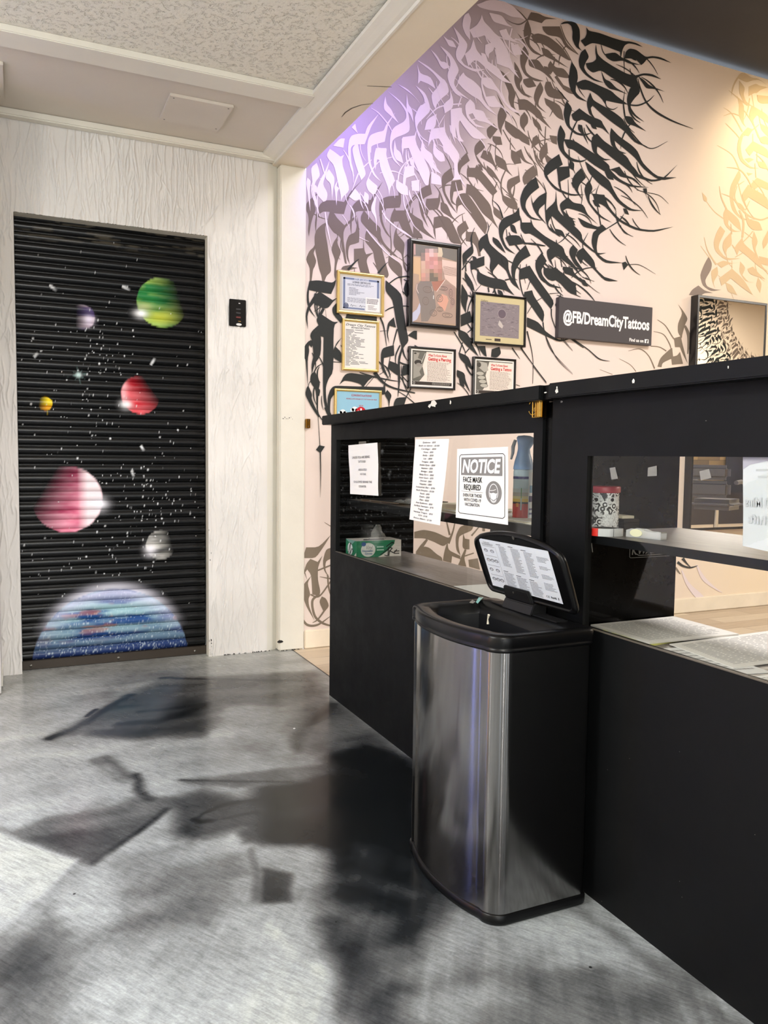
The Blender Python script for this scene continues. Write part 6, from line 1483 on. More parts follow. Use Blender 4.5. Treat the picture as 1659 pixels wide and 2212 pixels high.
# ------------------------------------------------------------------ things on the far unit
x0, x1, y0, y1, z0, z1 = 1.330, 1.545, 3.165, 3.285, .6605, .733
gb = thing('glove_box', ((x0 + x1) / 2, (y0 + y1) / 2, z0), 'green and white vinyl glove box on the counter desk at the far end', 'box')
m = MB(); W_ = (214, 208, 200); GR = (38, 120, 84)
m.face([(x0, y0, z0), (x1, y0, z0), (x1, y0, z1), (x0, y0, z1)], W_); m.face([(x0, y1, z0), (x0, y0, z0), (x0, y0, z1), (x0, y1, z1)], GR); m.face([(x1, y0, z0), (x1, y1, z0), (x1, y1, z1), (x1, y0, z1)], W_)
m.face([(x1, y1, z0), (x0, y1, z0), (x0, y1, z1), (x1, y1, z1)], W_); m.face([(x0, y0, z1), (x1, y0, z1), (x1, y1, z1), (x0, y1, z1)], W_); m.face([(x0, y1, z0), (x1, y1, z0), (x1, y0, z0), (x0, y0, z0)], W_)
m.build('carton', M_PRINT, gb)
q = Quad((x0, y0, z1), (x1, y0, z1), (x1, y0, z0), (x0, y0, z0), (0, -1, 0)); m = MB()
q.poly(m, [(0, 0), (.86, 0), (.84, .25), (.72, .60), (.55, .92), (.48, 1), (0, 1)], GR, E); q.poly(m, [(.85, .05), (.72, .55), (.56, .86), (.50, .92), (.68, .55)], (24, 40, 34), 2 * E)
q.ell(m, .26, .55, .16, .42, (206, 208, 202), 2 * E); q.ell(m, .16, .20, .05, .13, (52, 84, 140), 3 * E); text(q, m, 'Vinyl', .22, .28, .36, .52, (110, 106, 96), 3 * E, .0, .3); text(q, m, 'Disposable', .13, .55, .36, .66, (70, 104, 150), 3 * E, .02); text(q, m, 'Gloves', .19, .72, .35, .83, (70, 104, 150), 3 * E, .02)
q.rect(m, .45, .36, .60, .43, (170, 206, 188), 3 * E); q.rect(m, .45, .54, .61, .61, (170, 206, 188), 3 * E); q.rect(m, .84, .66, .96, .72, (80, 76, 74), 2 * E); q.rect(m, .84, .80, .96, .86, (80, 76, 74), 2 * E)
for pl in ([(.62, .90), (.70, .96), (.71, .45), (.80, .50), (.74, .66), (.84, .80), (.90, .58)], [(.74, .62), (.72, .98)], [(.66, .40), (.80, .12), (.83, .22)]): q.line(m, pl, .05, (20, 20, 22), 4 * E, 2.6)
q2 = Quad((x0, y1, z1), (x0, y0, z1), (x0, y0, z0), (x0, y1, z0), (-1, 0, 0)); q2.ell(m, .42, .55, .24, .38, (206, 210, 206), E); q2.line(m, [(.25, .8), (.45, .2), (.40, .9), (.6, .5), (.75, .7)], .06, (22, 22, 24), 2 * E, 1.6); q2.poly(m, [(0, 0), (.9, 0), (.55, .3)], (120, 160, 150), E); q2.poly(m, [(.7, 1), (1, .7), (1, 1)], W_, E)
m.build('print', M_PRINT, gb)
m = MB(); m.face([(x0 + .04, y0 + .02, z1 + .0006), (x1 - .07, y0 + .02, z1 + .0006), (x1 - .06, y0 + .06, z1 + .0006), (x0 + .06, y0 + .06, z1 + .0006)]); m.build('opening', M_PLASTIC_M, gb)
m = MB(); cxg = 1.45
P_ = [[(cxg + (.040 - .030 * v_) * math.cos(a) * (1 + .25 * math.sin(3 * a + 9 * v_)), y0 + .045 + (.018 - .012 * v_) * math.sin(a), z1 + .065 * v_) for a in np.linspace(0, 2 * math.pi, 17)[:-1]] for v_ in np.linspace(0, 1, 7)]
m.grid(P_, closed_v=True); M_GLOVE = bpy.data.materials.new('vinyl_glove'); M_GLOVE.use_nodes = True
nt = M_GLOVE.node_tree; nt.nodes.clear(); o_ = nt.nodes.new('ShaderNodeOutputMaterial'); mx = nt.nodes.new('ShaderNodeMixShader'); tr = nt.nodes.new('ShaderNodeBsdfTransparent'); pb = nt.nodes.new('ShaderNodeBsdfPrincipled')
pb.inputs['Base Color'].default_value = (.35, .35, .33, 1); pb.inputs['Roughness'].default_value = .35; mx.inputs[0].default_value = .3
nt.links.new(tr.outputs[0], mx.inputs[1]); nt.links.new(pb.outputs[0], mx.inputs[2]); nt.links.new(mx.outputs[0], o_.inputs[0])
m.build('glove', M_GLOVE, gb)
def ream(name, label, x0, x1, y0, y1, z, h, col, n=3, rot=0.0, cat='papers', seed=0):
    r = random.Random(seed); t = thing(name, ((x0 + x1) / 2, (y0 + y1) / 2, z), label, cat); cx_, cy_ = (x0 + x1) / 2, (y0 + y1) / 2
    for k in range(n):
        a = rot + r.uniform(-.04, .04); dx, dy = r.uniform(-.004, .004), r.uniform(-.004, .004); hh2 = h / n; m = MB()
        P2 = [((x0 - cx_), (y0 - cy_)), ((x1 - cx_), (y0 - cy_)), ((x1 - cx_), (y1 - cy_)), ((x0 - cx_), (y1 - cy_))]
        P3 = [(cx_ + dx + u * math.cos(a) - w_ * math.sin(a), cy_ + dy + u * math.sin(a) + w_ * math.cos(a), z + k * hh2) for u, w_ in P2]
        m.prism(P3, (0, 0, hh2 * .92)); m.build('sheet', col[k % len(col)], t)
    return t
M_KRAFT = mat('kraft_folder', lin((124, 104, 80)), .6); M_CREAM = mat('cream_paper', lin((232, 224, 200)), .65); M_YELL = mat('yellow_slip', lin((214, 208, 110)), .6)
ream('folder_stack', 'low stack of brown folders on the far counter shelf under the allowed-behind notice', 1.37, 1.60, 2.86, 3.20, .9055, .012, [M_KRAFT, M_PLASTIC_M], 4, .05, 'folders', 2)
t = thing('clear_wrapper', (1.42, 2.80, .918), 'crumpled clear plastic wrapper on the brown folders', 'wrapper'); m = MB(); r_ = random.Random(4)
m.grid([[(1.37 + .10 * i / 7, 2.74 + .14 * j / 7, .918 + r_.uniform(.0, .016) * math.sin(math.pi * i / 7)) for j in range(8)] for i in range(8)], smooth=False); m.build('film', M_TAPE, t)
ream('paper_stack', 'thick white paper pad lying on the far counter shelf behind the price list', 1.37, 1.58, 2.34, 2.72, .9055, .018, [M_PAPER, M_CREAM], 4, -.06, 'papers', 3)
ream('paper_stack', 'thin white papers on the far counter shelf behind the mask notice', 1.37, 1.60, 1.93, 2.26, .9055, .006, [M_PAPER, M_CREAM], 3, .03, 'papers', 4)
ream('paper_stack', 'white forms on the far counter desk behind the open trash can lid', 1.325, 1.55, 1.86, 2.31, .6605, .008, [M_PAPER], 3, .02, 'papers', 5)
# air freshener
cpt = at(2, .906, 1128, 1121); ax_, ay_ = cpt[0], cpt[1]
af = thing('air_freshener', (ax_, ay_, .9057), 'blue air freshener spray can with red candle label standing on the counter shelf', 'spray can')
R0 = .031; pr_ = [(.0001, 0), (R0 - .002, 0), (R0, .003), (R0, .150), (R0 - .0015, .160), (R0 - .005, .172), (R0 - .008, .180)]
m = MB(); m.lathe(pr_, (ax_, ay_, .9057), 36); m.build('can_body', mat('pale_blue_can', lin((196, 220, 234)), .25), af)
m = MB()
def band(z0, z1, col, a0=0, a1=360, r=R0 + .0004, n=36):
    A_ = [math.radians(a0 + (a1 - a0) * k / n) for k in range(n + 1)]
    m.grid([[(ax_ + r * math.cos(a), ay_ + r * math.sin(a), .9057 + z) for a in A_] for z in (z0, z1)], col)
band(.004, .040, (204, 44, 42)); band(.040, .050, (190, 60, 44)); band(.050, .056, (40, 30, 28)); band(.056, .066, (218, 184, 70)); band(.066, .074, (214, 204, 150)); band(.074, .086, (176, 172, 164)); band(.086, .098, (190, 204, 208)); band(.128, .136, (38, 44, 120))
band(.004, .150, (214, 222, 230), 268, 330, R0 + .0008, 14); band(.056, .075, (54, 52, 110), 272, 328, R0 + .0011, 14); band(.016, .022, (110, 112, 150), 274, 326, R0 + .0011, 12); band(.030, .036, (110, 112, 150), 274, 326, R0 + .0011, 12); band(.085, .108, (120, 170, 206), 276, 322, R0 + .0011, 12)
band(.066, .100, (60, 140, 60), 225, 229, R0 + .001, 3); band(.030, .068, (170, 190, 200), 223, 230, R0 + .0012, 3); band(.040, .052, (220, 140, 60), 196, 212, R0 + .001, 5)
m.build('label', M_PRINT_GLOSS, af)
M_BLUEP = mat('blue_plastic', lin((140, 178, 228)), .35)
m = MB(); prh = [(R0 + .001, .158), (R0 + .0005, .166), (R0 - .003, .185), (R0 - .009, .205), (R0 - .012, .222)]
P_ = []
for r, z in prh: P_.append([(ax_ + r * math.cos(a), ay_ + r * math.sin(a), .9057 + z) for a in np.linspace(0, 2 * math.pi, 33)[:-1]])
for k, (dx, z, rx_, ry_) in enumerate(((.004, .236, .021, .017), (.006, .248, .026, .015), (.004, .258, .026, .013), (.000, .264, .018, .010), (0, .266, .0005, .0005))):
    P_.append([(ax_ + dx * .7 + rx_ * math.cos(a) * .9, ay_ - dx * .9 + ry_ * math.sin(a) - rx_ * math.cos(a) * .5, .9057 + z) for a in np.linspace(0, 2 * math.pi, 33)[:-1]])
m.grid(P_, closed_v=True); hd = m.build('spray_head', M_BLUEP, af)
m = MB(); m.tube([(ax_ - .020, ay_ + .018, 1.157), (ax_ - .026, ay_ + .022, 1.135), (ax_ - .026, ay_ + .023, 1.115), (ax_ - .030, ay_ + .026, 1.095)], [.005, .006, .005, .003], 10); m.build('trigger', mat('pale_trigger', lin((196, 200, 208)), .4), hd)

# ------------------------------------------------------------------ things on the near unit
ty = 1.674; tx = at(1, ty, 1302, 1146)[0]; RT = .0395
tn = thing('storage_tin', (tx, ty, .9065), 'round black and white doodle tin with a red lid on the near counter shelf', 'tin')
m = MB(); m.lathe([(.0001, 0), (RT, 0), (RT, .112), (.0001, .112)], (tx, ty, .9065), 44, smooth=False); 
M_DOOD = mat('doodle_print', (0.8, 0.8, 0.8), .35); v = coords(M_DOOD)
vo = N(M_DOOD, 'ShaderNodeTexVoronoi'); vo.inputs['Scale'].default_value = 62; LK(M_DOOD, v, vo.inputs['Vector'])
w1 = math_(M_DOOD, 'SINE', math_(M_DOOD, 'MULTIPLY', vo.outputs['Distance'], 15.0), 0); n_ = noise(M_DOOD, v, 70, 3, .5, 2.5)
sel = ramp(M_DOOD, noise(M_DOOD, v, 25, 2), [(.47, 0.0), (.52, 1.0)])
a_ = ramp(M_DOOD, w1, [(.02, .03), (.10, .95)]); b2 = ramp(M_DOOD, n_, [(.41, .95), (.44, .04), (.47, .95), (.57, .95), (.60, .04), (.63, .9)])
LK(M_DOOD, mixc(M_DOOD, sel, a_, b2), BS(M_DOOD).inputs['Base Color'])
m.build('tin_body', M_DOOD, tn)
m = MB()
def cyl(u0, u1, v0, v1, col, r=RT + .0005):
    A_ = np.linspace(u0, u1, 6); m.grid([[(tx + r * math.cos(a), ty + r * math.sin(a), .9065 + z) for a in A_] for z in (v0, v1)], col)
def cp(pts, col, r): m.face([(tx + r * math.cos(a), ty + r * math.sin(a), .9065 + z) for a, z in pts], col)
for s_ in (-1, 1):
    a0 = math.radians(233) + s_ * .52
    cp([(a0 + .30 * math.cos(t_), .088 + s_ * .002 * math.cos(t_) + .006 * math.sin(t_)) for t_ in np.linspace(0, 6.28, 18)[:-1]], (232, 232, 232), RT + .0006); cp([(a0 + .12 * math.cos(t_), .0875 + .0048 * math.sin(t_)) for t_ in np.linspace(0, 6.28, 14)[:-1]], (24, 24, 26), RT + .0010)
cp([(math.radians(233) - .22, .100), (math.radians(233) + .12, .100), (math.radians(233) + .02, .082)], (30, 30, 32), RT + .0009)
m.build('eyes_pattern', M_PRINT_GLOSS, tn)
m = MB(); m.lathe([(.0001, .105), (RT + .002, .105), (RT + .003, .107), (RT + .003, .120), (RT + .001, .1225), (RT - .004, .1225), (.0001, .121)], (tx, ty, .9065), 44); m.build('lid', mat('red_lid', lin((190, 62, 76)), .35), tn)
# stack of black cards with a booklet
y_ = 1.676; x_ = at(1, y_, 1362, 1133)[0] - .030
for k in range(4):
    o = box('card_pack', (x_ - .02, y_ - .03, .9066 + k * .0088), (x_ + .035, y_ + .04, .9066 + k * .0088 + .0084), M_PLASTIC_M, None, .0008)
    tag(o, ('lowest', 'second lowest', 'third', 'topmost')[k] + ' of the four flat black boxes stacked behind the doodle tin', 'box', 'flat black boxes behind the tin')
o = box('booklet', (x_ - .020, y_ - .025, .9425), (x_ + .020, y_ + .035, .9500), M_CREAM, None, .001); tag(o, 'cream booklet lying on the black boxes behind the doodle tin', 'booklet')
# red and silver tape reel
cpt = at(2, .909, 1308, 1161); rx0, ry0 = 1.361, 1.604; RR = .044
tr_ = thing('tape_reel', (rx0, ry0, .9066), 'flat reel with red and silver segments in front of the doodle tin', 'reel')
def arc(a0, a1, r0, r1, z0, z1, mat_, nm):
    m = MB(); A_ = [math.radians(a0 + (a1 - a0) * k / 14) for k in range(15)]
    m.grid([[(rx0 + r * math.cos(a), ry0 + r * math.sin(a), .9066 + z) for a in A_] for r, z in ((r0, z0), (r1, z0), (r1, z1), (r0, z1), (r0, z0))], smooth=False); return m.build(nm, mat_, tr_)
M_SILV = mat('silver_plastic', lin((196, 196, 198)), .35, .2); M_RED = mat('red_plastic', lin((214, 44, 36)), .35)
arc(150, 205, .030, RR, 0, .019, M_RED, 'red_segment'); arc(206, 256, .030, RR, 0, .019, M_SILV, 'silver_segment'); arc(257.5, 310, .030, RR, 0, .019, M_SILV, 'silver_segment'); arc(311, 509, .030, RR - .001, 0, .018, M_PLASTIC, 'black_segment')
m = MB(); m.lathe([(.0001, 0), (.028, 0), (.028, .012), (.0001, .012)], (rx0, ry0, .9066), 24); m.build('hub', M_PLASTIC, tr_)
# clear tape dispenser
a = at(2, .908, 1352, 1158); b = at(2, .908, 1427, 1166)
td = thing('tape_dispenser', ((a[0] + b[0]) / 2, (a[1] + b[1]) / 2, .9066), 'clear plastic tape dispenser with a yellowish roll on the near counter shelf', 'tape dispenser')
M_CLR = M_TAPE.copy(); M_CLR.name = 'clear_plastic'; M_CLR.node_tree.nodes['Principled BSDF'].inputs['Base Color'].default_value = (.75, .75, .75, 1); M_CLR.node_tree.nodes['Mix Shader'].inputs[0].default_value = .38
d = Vector((b[0] - a[0], b[1] - a[1], 0)); Ld = d.length; d.normalize(); nn = Vector((-d.y, d.x, 0)); nn = nn if nn.x > 0 else -nn
def PQ(u, w_, z): q_ = Vector((a[0], a[1], .9066 + z)) + d * u + nn * w_; return tuple(q_)
prf = [(0, 0), (Ld, 0), (Ld, .019), (Ld * .86, .017), (Ld * .60, .018), (Ld * .45, .022), (Ld * .15, .022), (.0, .017)]
m = MB(); m.prism([PQ(u, 0, z) for u, z in prf], nn * .002); m.prism([PQ(u, .022, z) for u, z in prf], nn * .002); m.prism([PQ(0, 0, 0), PQ(Ld, 0, 0), PQ(Ld, 0, .002), PQ(0, 0, .002)], nn * .024); m.prism([PQ(Ld - .003, 0, 0), PQ(Ld, 0, 0), PQ(Ld, 0, .019), PQ(Ld - .003, 0, .019)], nn * .024); m.build('dispenser_body', M_CLR, td)
m = MB(); uc, rr = Ld * .30, .0105
for r_in, r_out in ((.006, rr * 1.0),):
    ring0 = [PQ(uc + r_out * 1.7 * math.cos(t_), -.0015, .0118 + r_out * .9 * math.sin(t_)) for t_ in np.linspace(0, 2 * math.pi, 25)[:-1]]; m.prism(ring0, nn * .018)
m.build('tape_roll', mat('yellowed_tape', lin((222, 220, 184)), .4), td)
m = MB(); m.tube([PQ(Ld + .001, .002, .018), PQ(Ld + .001, .022, .018)], .0012, 6); m.build('cutter', M_STEELBOLT, td)
# forms on the near desk
def form(label, px, z, lines, col=(226, 222, 214), th=.002, seed=0, extra=None):
    c = [Vector(at(2, z + th, *p)) for p in px]; t = thing('form_sheet', (sum(v.x for v in c) / 4, sum(v.y for v in c) / 4, z), label, 'sheet of paper', 'forms on the near counter desk')
    m = MB(); m.prism([(v.x, v.y, z) for v in c], (0, 0, th), col); q = Quad(*c, n=(0, 0, 1)); m.build('sheet', M_PRINT, t)
    m = MB(); fine(q, m, .06, .08, .94, .92, lines, (166, 164, 162), .0003, seed, .35, .15)
    m.build('print', M_PRINT, t)
    return t
form('yellow slip peeking from under the left stack of forms on the near desk', [(1290, 1362), (1398, 1352), (1480, 1380), (1410, 1392)], .6432, 4, (206, 204, 120), .004, 3)
form('white typed form on top of the left stack on the near desk by the divider', [(1276, 1349), (1455, 1331), (1596, 1369), (1403, 1388)], .6474, 24, (222, 218, 212), .004, 1)
form('white printed sheet in front of the left stack, running to the right frame edge', [(1428, 1401), (1500, 1396), (1668, 1452), (1600, 1456)], .6432, 8, (228, 226, 224), .0015, 5)
form('large typed page overlapping the sheets at the right frame edge', [(1446, 1391), (1680, 1360), (1820, 1412), (1584, 1442)], .6450, 22, (226, 222, 216), .002, 6)
form('white sheet nearest the camera on the desk, mostly outside the frame', [(1625, 1462), (1780, 1440), (1900, 1480), (1740, 1508)], .6432, 12, (232, 230, 228), .0018, 7)
# ------------------------------------------------------------------ trash can
def can_outline(g=0.0, n=28):
    """plan outline, bowed towards -X; g grows it"""
    pts = []
    xb, yn, yf = 1.266 + g, 1.520 - g, 1.965 + g; cy = (yn + yf) / 2; hw = (yf - yn) / 2
    def front(y): u = (y - cy) / hw; return 0.957 - g + 0.050 * abs(u) ** 2.2
    rc = .020
    for k in range(5): a = math.radians(-90 + 90 * k / 4); pts.append((xb - rc + rc * math.cos(a), yn + rc + rc * math.sin(a)))
    for k in range(5): a = math.radians(90 * k / 4); pts.append((xb - rc + rc * math.cos(a), yf - rc + rc * math.sin(a)))
    R = .050
    for k in range(9):                                       # far front corner
        a = math.radians(90 + 75 * k / 8); pts.append((front(yf - R) + R * .97 + R * math.cos(a), yf - R + R * math.sin(a)))
    for k in range(1, n): y = (yf - R * .72) + ((yn + R * .72) - (yf - R * .72)) * k / n; pts.append((front(y), y))
    for k in range(9):
        a = math.radians(195 + 75 * k / 8); pts.append((front(yn + R) + R * .97 + R * math.cos(a), yn + R + R * math.sin(a)))
    return pts
tc = thing('trash_can', (1.12, 1.74, 0), 'brushed steel bow-front sensor trash can with its black lid standing open', 'trash can')
def skin(levels, cap0=False, cap1=False, m=None, col=None):
    m = m or MB(); R_ = [[(x, y, z) for x, y in can_outline(g)] for g, z in levels]; m.grid(R_, col, closed_v=True)
    if cap0: m.face(R_[0][::-1])
    if cap1: m.face(R_[-1])
    return m
skin([(-.004, .0), (.002, .003), (.003, .010), (.003, .024), (.0005, .027), (-.002, .027)], True).build('base', M_PLASTIC, tc)
skin([(-.0005, .026), (-.0005, .655)]).build('steel_body', M_STEEL, tc)
# rim: side band, rounded shoulder, flat top with the opening
m = MB(); lev = [(-.002, .652), (.003, .652), (.0045, .655), (.0045, .660), (.003, .661), (.004, .664), (.004, .685), (.0025, .690), (-.004, .693)]
R_ = [[(x, y, z) for x, y in can_outline(g)] for g, z in lev]
def squash(pts, x_max, ins, z): return [(min(x + (ins if x < 1.1 else 0), x_max), 1.7425 + (y - 1.7425) * (1 - ins * 4.4), z) for x, y in pts]
base_o = can_outline(0)
R_.append(squash(base_o, 1.200, .030, .690)); R_.append(squash(base_o, 1.196, .034, .684)); R_.append(squash(base_o, 1.190, .042, .680)); R_.append(squash(base_o, 1.186, .046, .640))
m.grid(R_, closed_v=True); m.build('rim', M_PLASTIC, tc)
m = MB(); R_ = [squash(base_o, 1.184, .048, .660), squash(base_o, 1.18, .055, .20), squash(base_o, 1.18, .055, .20)]; m.grid(R_, closed_v=True); m.face(R_[-1]); m.build('inner_bin', mat('bin_black', lin((10, 11, 14)), .5), tc)
m = MB(); m.prism([(1.212, 1.60, .692), (1.250, 1.60, .692), (1.250, 1.90, .692), (1.212, 1.90, .692)], (0, 0, .003)); m.build('hinge_deck', M_PLASTIC_M, tc, None, .001)
# lid
UL = Vector((-.053, 0, .142)).normalized(); SV = Vector((0, 1, 0)); NL = Vector((-UL.z, 0, UL.x)); P0 = Vector((1.222, 0, .722))
def LP(s, t, o=0.0): return P0 + SV * s + UL * t + NL * o
def on_lid(u, v):
    r = Vector(RM.T @ np.array([(u - CX) / FPX, (v - CY) / FPX, 1.0])); c0 = Vector(CAMP); k = (P0 - c0).dot(NL) / r.dot(NL); q_ = c0 + r * k - P0
    return q_.dot(SV), q_.dot(UL)
s0, s1 = 1.530, 1.928
ol = []
def arcp(cx_, cy_, r, a0, a1, n=7): return [(cx_ + r * math.cos(math.radians(a0 + (a1 - a0) * k / n)), cy_ + r * math.sin(math.radians(a0 + (a1 - a0) * k / n))) for k in range(n + 1)]
ol += arcp(s0 + .022, .022, .022, 180, 270); ol += arcp(s1 - .022, .022, .022, 270, 360)
ol += [(s1 + .002, .06), (s1 + .003, .12)] + arcp(s1 - .030, .135, .033, 5, 68)
cyl_ = (s0 + s1) / 2
for k in range(1, 16):
    s = (s1 - .020) + ((s0 + .020) - (s1 - .020)) * k / 16; u = (s - cyl_) / ((s1 - s0) / 2); ol.append((s, .196 - .032 * abs(u) ** 2))
ol += arcp(s0 + .030, .135, .033, 112, 175) + [(s0 - .003, .12), (s0 - .002, .06)]
def oo(g): return [((s - cyl_) * (1 - g / .2) + cyl_, (t - .10) * (1 - g / .1) + .10) for s, t in ol]
m = MB(); lv = [(.006, .003), (.000, .0), (-.0015, -.004), (0, -.010), (.004, -.014)]
R_ = [[LP(s, t, o_) for s, t in oo(g)] for g, o_ in lv]; m.grid(R_, closed_v=True); m.face(R_[-1][::-1])
R2 = [[LP(s, t, o_) for s, t in oo(g)] for g, o_ in [(.006, .003), (.009, .003), (.011, -.001)]]; m.grid(R2, closed_v=True); m.face(R2[-1])
ld = m.build('lid', M_PLASTIC, tc)
cs = [on_lid(*p) for p in ((1034, 1162), (1184, 1190), (1217, 1305), (1065, 1264))]
q = Quad(*[LP(s, t, .0006) for s, t in cs], n=NL)
m = MB(); q.rect(m, 0, 0, 1, 1, (206, 212, 218)); m2 = MB(); g1_ = (110, 112, 118)
text(q, m, 'PLEASE READ', .06, .055, .16, .075, g1_, E, .02); fine(q, m, .03, .085, .21, .125, 3, g1_, E, 1, .5, .1)
for i, y in enumerate((.16, .36, .56, .76)):
    q.rect(m, .03, y - .02, .22, y - .012, (140, 142, 148), E)
    for j in range(2 if i in (0, 2) else 3): q.ring(m, .065 + (.10 if i in (0, 2) else .062) * j, y + .075, .026, .030, .008, (96, 98, 104), E, 12); q.ring(m, .07 + (.10 if i in (0, 2) else .062) * j, y + .065, .016, .014, .006, (130, 132, 138), 2 * E, 8)
q.rect(m, .232, .13, .236, .95, (160, 164, 170), E)
for i, (x0_, bl) in enumerate(((.26, ((.06, .50), (.60, .96))), (.44, ((.06, .58), (.64, .98))), (.62, ((.08, .60), (.66, .98))), (.82, ((.12, .26), (.30, .40), (.46, .58), (.62, .80))))):
    for j, (ya, yb) in enumerate(bl):
        if i < 3: q.rect(m, x0_, ya, x0_ + .07, ya + .012, (70, 72, 78), E)
        fine(q, m, x0_ + (.03 if j == 0 and i < 3 else 0), ya + .03, x0_ + .155, yb, int((yb - ya) / .027), (138, 142, 148), E, i * 7 + j, .5, .35)
text(q, m, 'CE', .80, .905, .845, .945, (60, 62, 66), E, .0); text(q, m, 'RoHS', .865, .905, .935, .94, (60, 62, 66), E, .04); q.rect(m, .955, .895, .965, .945, (60, 62, 66), E)
m.build('instruction_label', M_PRINT, ld)
ss, tt = on_lid(1110, 1160); m = MB(); m.tube([LP(ss, min(tt, .186), .0), LP(ss, min(tt, .186), .0035)], .0048, 16); o = m.build('sensor', M_STEELBOLT, ld)
# hinge
hy0, hy1 = 1.700, 1.835
m = MB(); pr_ = [(1.205, .692), (1.256, .692), (1.257, .712), (1.250, .722), (1.238, .728), (1.226, .726), (1.214, .716)]; m.prism([(x, hy0, z) for x, z in pr_], (0, hy1 - hy0, 0)); m.build('hinge_block', M_PLASTIC_M, tc, None, .002)
m = MB(); m.prism([LP(hy0 + .004, .0, .0), LP(hy1 - .004, .0, .0), LP(hy1 - .010, .036, .0), LP(hy0 + .010, .036, .0)], NL * .010); m.build('hinge_bracket', M_PLASTIC_M, tc, None, .003)
m = MB(); p_ = LP((hy0 + hy1) / 2 + .01, .024, .0106); m.tube([p_, p_ + NL * .0012], .003, 10); m.build('screw', M_STEELBOLT, tc)
# scraps caught on the rim
M_TEAL = mat('teal_film', lin((130, 190, 184)), .3)
t = thing('torn_wrapper', (1.19, 2.00, .69), 'torn teal and clear plastic scrap caught on the far rim of the trash can', 'plastic scrap')
pa = [at(2, .694, *p) for p in ((1028, 1301), (1034, 1293), (1044, 1291), (1038, 1299), (1032, 1304))]; m = MB(); m.prism([(p[0], p[1], .694 + .003 * (i % 2)) for i, p in enumerate(pa)], (0, 0, .0008)); m.build('strip', M_TEAL, t)
pa = [at(2, .694, *p) for p in ((1014, 1302), (1020, 1297), (1027, 1300), (1022, 1305))]; m = MB(); m.prism([(p[0], p[1], .694 + .002 * (i % 2)) for i, p in enumerate(pa)], (0, 0, .0008)); m.build('film', M_TAPE, t)
m = MB(); p0 = at(0, 1.150, 1056, 1328); p1 = at(0, 1.150, 1054, 1348); m.tube([p0, (p0 + p1) / 2 + np.array([0, .003, 0]), p1], [.0035, .0016, .0035], 8); o = m.build('cotton_swab', mat('cotton', lin((226, 218, 196)), .8)); tag(o, 'white cotton swab standing inside the open trash can', 'cotton swab')
# small dried spots and a white crumb on the floor
for i, (px, py) in enumerate(((636, 1574),)):
    p = at(2, 0, px, py); m = MB(); m.lathe([(.0001, .003), (.004, .002), (.005, .0005)], (p[0], p[1], 0), 10); o = m.build('crumb', M_PAPER, None, (p[0], p[1], 0)); tag(o, 'tiny white crumb on the marbled floor between shutter and counter', 'crumb')

# ------------------------------------------------------------------ studio side seen in the mirror
YO = -1.70
M_PLANK = mat('reclaimed_planks', lin((120, 100, 70)), .6)
br = N(M_PLANK, 'ShaderNodeTexBrick'); br.inputs['Scale'].default_value = 1; br.inputs['Brick Width'].default_value = .5; br.inputs['Row Height'].default_value = .11; br.inputs['Mortar Size'].default_value = .003
br.inputs['Color1'].default_value = (*lin((150, 124, 84)), 1); br.inputs['Color2'].default_value = (*lin((70, 60, 50)), 1); br.inputs['Mortar'].default_value = (.01, .01, .01, 1)
mp = N(M_PLANK, 'ShaderNodeMapping'); mp.inputs['Rotation'].default_value = (math.radians(90), 0, 0); g_ = N(M_PLANK, 'ShaderNodeNewGeometry'); LK(M_PLANK, g_.outputs['Position'], mp.inputs['Vector']); LK(M_PLANK, mp.outputs[0], br.inputs['Vector'])
LK(M_PLANK, br.outputs['Color'], BS(M_PLANK).inputs['Base Color'])
wf = box('wall_front', (1.474, YO - .1, 0), (14, YO, 3.862), mat('cream_wall', lin((228, 212, 190)), .6), loc=(0, 0, 0)); tag(wf, kind='structure')
box('plank_cladding', (1.48, YO, 0.75), (13.9, YO + .02, 1.62), M_PLANK, wf)
box('dado', (1.48, YO, 0.0), (13.9, YO + .03, 0.75), mat('dark_dado', lin((46, 42, 40)), .5), wf)
box('dark_band', (1.48, YO, 1.62), (13.9, YO + .02, 2.2), M_PLASTIC_M, wf)
m = MB()
SC = .72
for f_, c_ in zip(MU.f, MU.c):
    pts = [MU.v[i] for i in f_]
    if c_ in (INK['k'], INK['b']) and 1.6 < pts[0][0] < 4.2 and 2.0 < pts[0][2] < 3.8:
        m.face([(11.05 - (p[0] - 2.9) * SC, YO + (MW - p[1]), 3.15 + (p[2] - 2.9) * SC) for p in pts], c_)
m.build('painted_calligraphy', M_MURAL, wf)
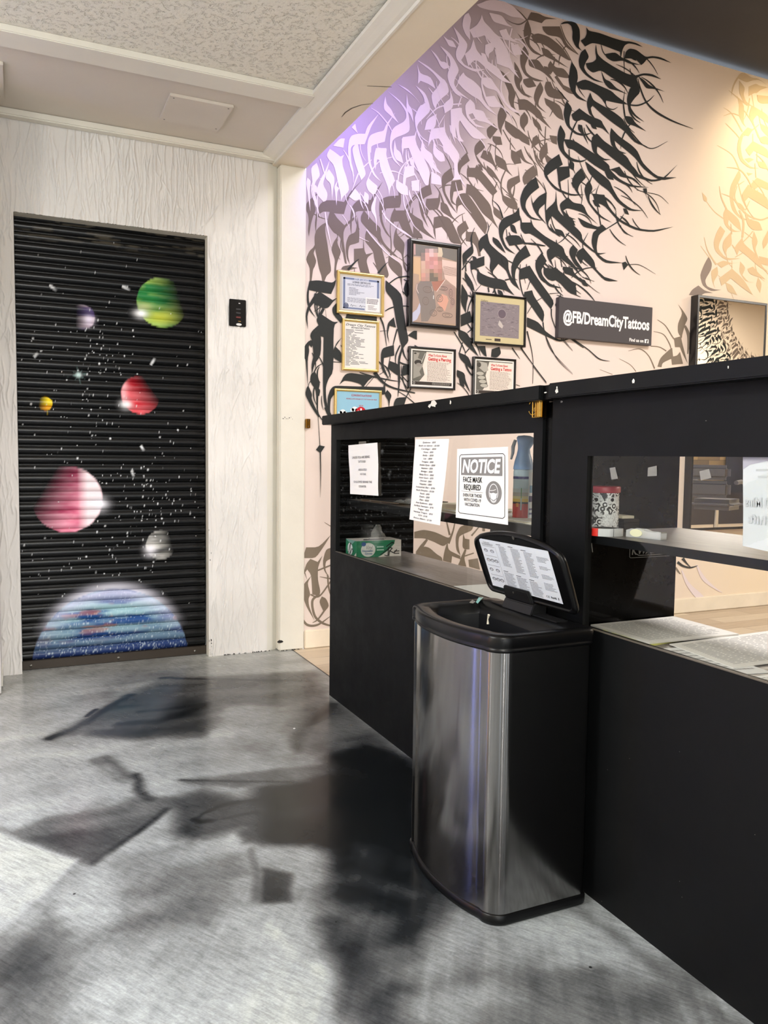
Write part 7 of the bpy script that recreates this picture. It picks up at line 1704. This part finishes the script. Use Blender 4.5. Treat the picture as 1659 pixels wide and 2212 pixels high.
def chair(loc, rz, label):
    t = thing('salon_chair', loc, label, 'chair'); X0, Y0_, _ = loc; ca, sa = math.cos(rz), math.sin(rz)
    def T_(m): m.v = [(X0 + x * ca - y * sa, Y0_ + x * sa + y * ca, z) for x, y, z in m.v]; return m
    M_LEA = mat('black_leather', lin((84, 84, 88)), .3); M_CHR = mat('chrome', (.7, .7, .7), .12, 1.0)
    m = MB(); m.box((-.27, -.28, .46), (.27, .28, .60)); T_(m).build('seat', M_LEA, t, None, .06, 5)
    for k, (z0_, z1_) in enumerate(((.62, .84), (.85, 1.04))): m = MB(); m.box((-.36 - .03 * k, -.26, z0_), (-.25 - .03 * k, .26, z1_)); T_(m).build('backrest', M_LEA, t, None, .05, 5)
    for s in (-1, 1):
        m = MB(); y = s * .31; m.tube([(-.26, y, .82), (-.05, y, .83), (.14, y, .81), (.24, y, .74), (.27, y, .62), (.24, y, .50)], .028, 10); T_(m).build('armrest', M_LEA, t)
    m = MB(); m.lathe([(.03, .05), (.03, .46)], (0, 0, 0), 16); T_(m).build('column', M_CHR, t)
    m = MB(); m.lathe([(.0001, 0), (.27, 0), (.27, .02), (.05, .05), (.0001, .05)], (0, 0, 0), 28); T_(m).build('foot_plate', M_CHR, t)
    return t
vp = at(2, .52, 1548, 1090)
chair((vp[0], 2 * (MY + .004) - vp[1], 0), math.radians(-25), 'black leather salon chair seen in the tall mirror')
vp = at(1, 2 * MY - YO - .12, 1589, 1010)
t = thing('hanging_jacket', (vp[0], YO + .1, .55), 'black jacket hanging on the plank wall, seen in the mirror', 'jacket'); m = MB()
P_ = [[(vp[0] + (.20 + .05 * k / 6 + .02 * math.sin(5 * a)) * math.cos(a), YO + .11 + .07 * math.sin(a), 1.50 - .95 * k / 6) for a in np.linspace(0, 2 * math.pi, 25)[:-1]] for k in range(7)]; m.grid(P_, closed_v=True); m.face(P_[0]); m.face(P_[-1][::-1]); m.build('garment', mat('black_cloth', lin((18, 19, 24)), .9), t)
m = MB(); m.tube([(vp[0], YO + .02, 1.60), (vp[0], YO + .10, 1.60), (vp[0], YO + .11, 1.50)], .008, 6); m.build('hook', M_STEELBOLT, t)
vp = at(2, .0, 1560, 1143)
# added glow tubes out of view, placed so their reflections streak the steel
def added_tube(name, label, p0, p1, r, col, es):
    t = thing(name, ((p0[0] + p1[0]) / 2, (p0[1] + p1[1]) / 2, min(p0[2], p1[2])), label, 'added light tube'); m = MB(); m.tube([p0, p1], r, 10); m.build('tube', mat(name + '_glow', col, .4, emit=col, es=es), t)
    m = MB(); m.box((p0[0] - .06, p0[1] - .02, p0[2] - .03), (p0[0] - .02, p0[1] + .02, p1[2] + .03)); m.build('mount', M_TRIMW, t)
added_tube('added_streak_tube', 'added upright blue glow tube, out of view, for a streak on the steel', (-2.93, 3.45, .3), (-2.93, 3.45, 2.3), .025, (.25, .32, 1.0), 22)
added_tube('added_streak_tube', 'added thin white glow tube, out of view, for a streak on the steel', (-2.93, 1.55, .3), (-2.93, 1.55, 2.3), .012, (1.0, .97, .92), 30)
added_tube('added_streak_tube', 'added white glow tube by the front wall, out of view, for corner highlights', (-.52, -3.22, .3), (-.52, -3.22, 2.3), .016, (1.0, .98, .95), 60)
added_tube('added_streak_tube', 'added upright orange glow tube, out of view, for a streak on the steel', (-2.93, 2.62, .2), (-2.93, 2.62, .75), .02, (1.0, .35, .05), 60)
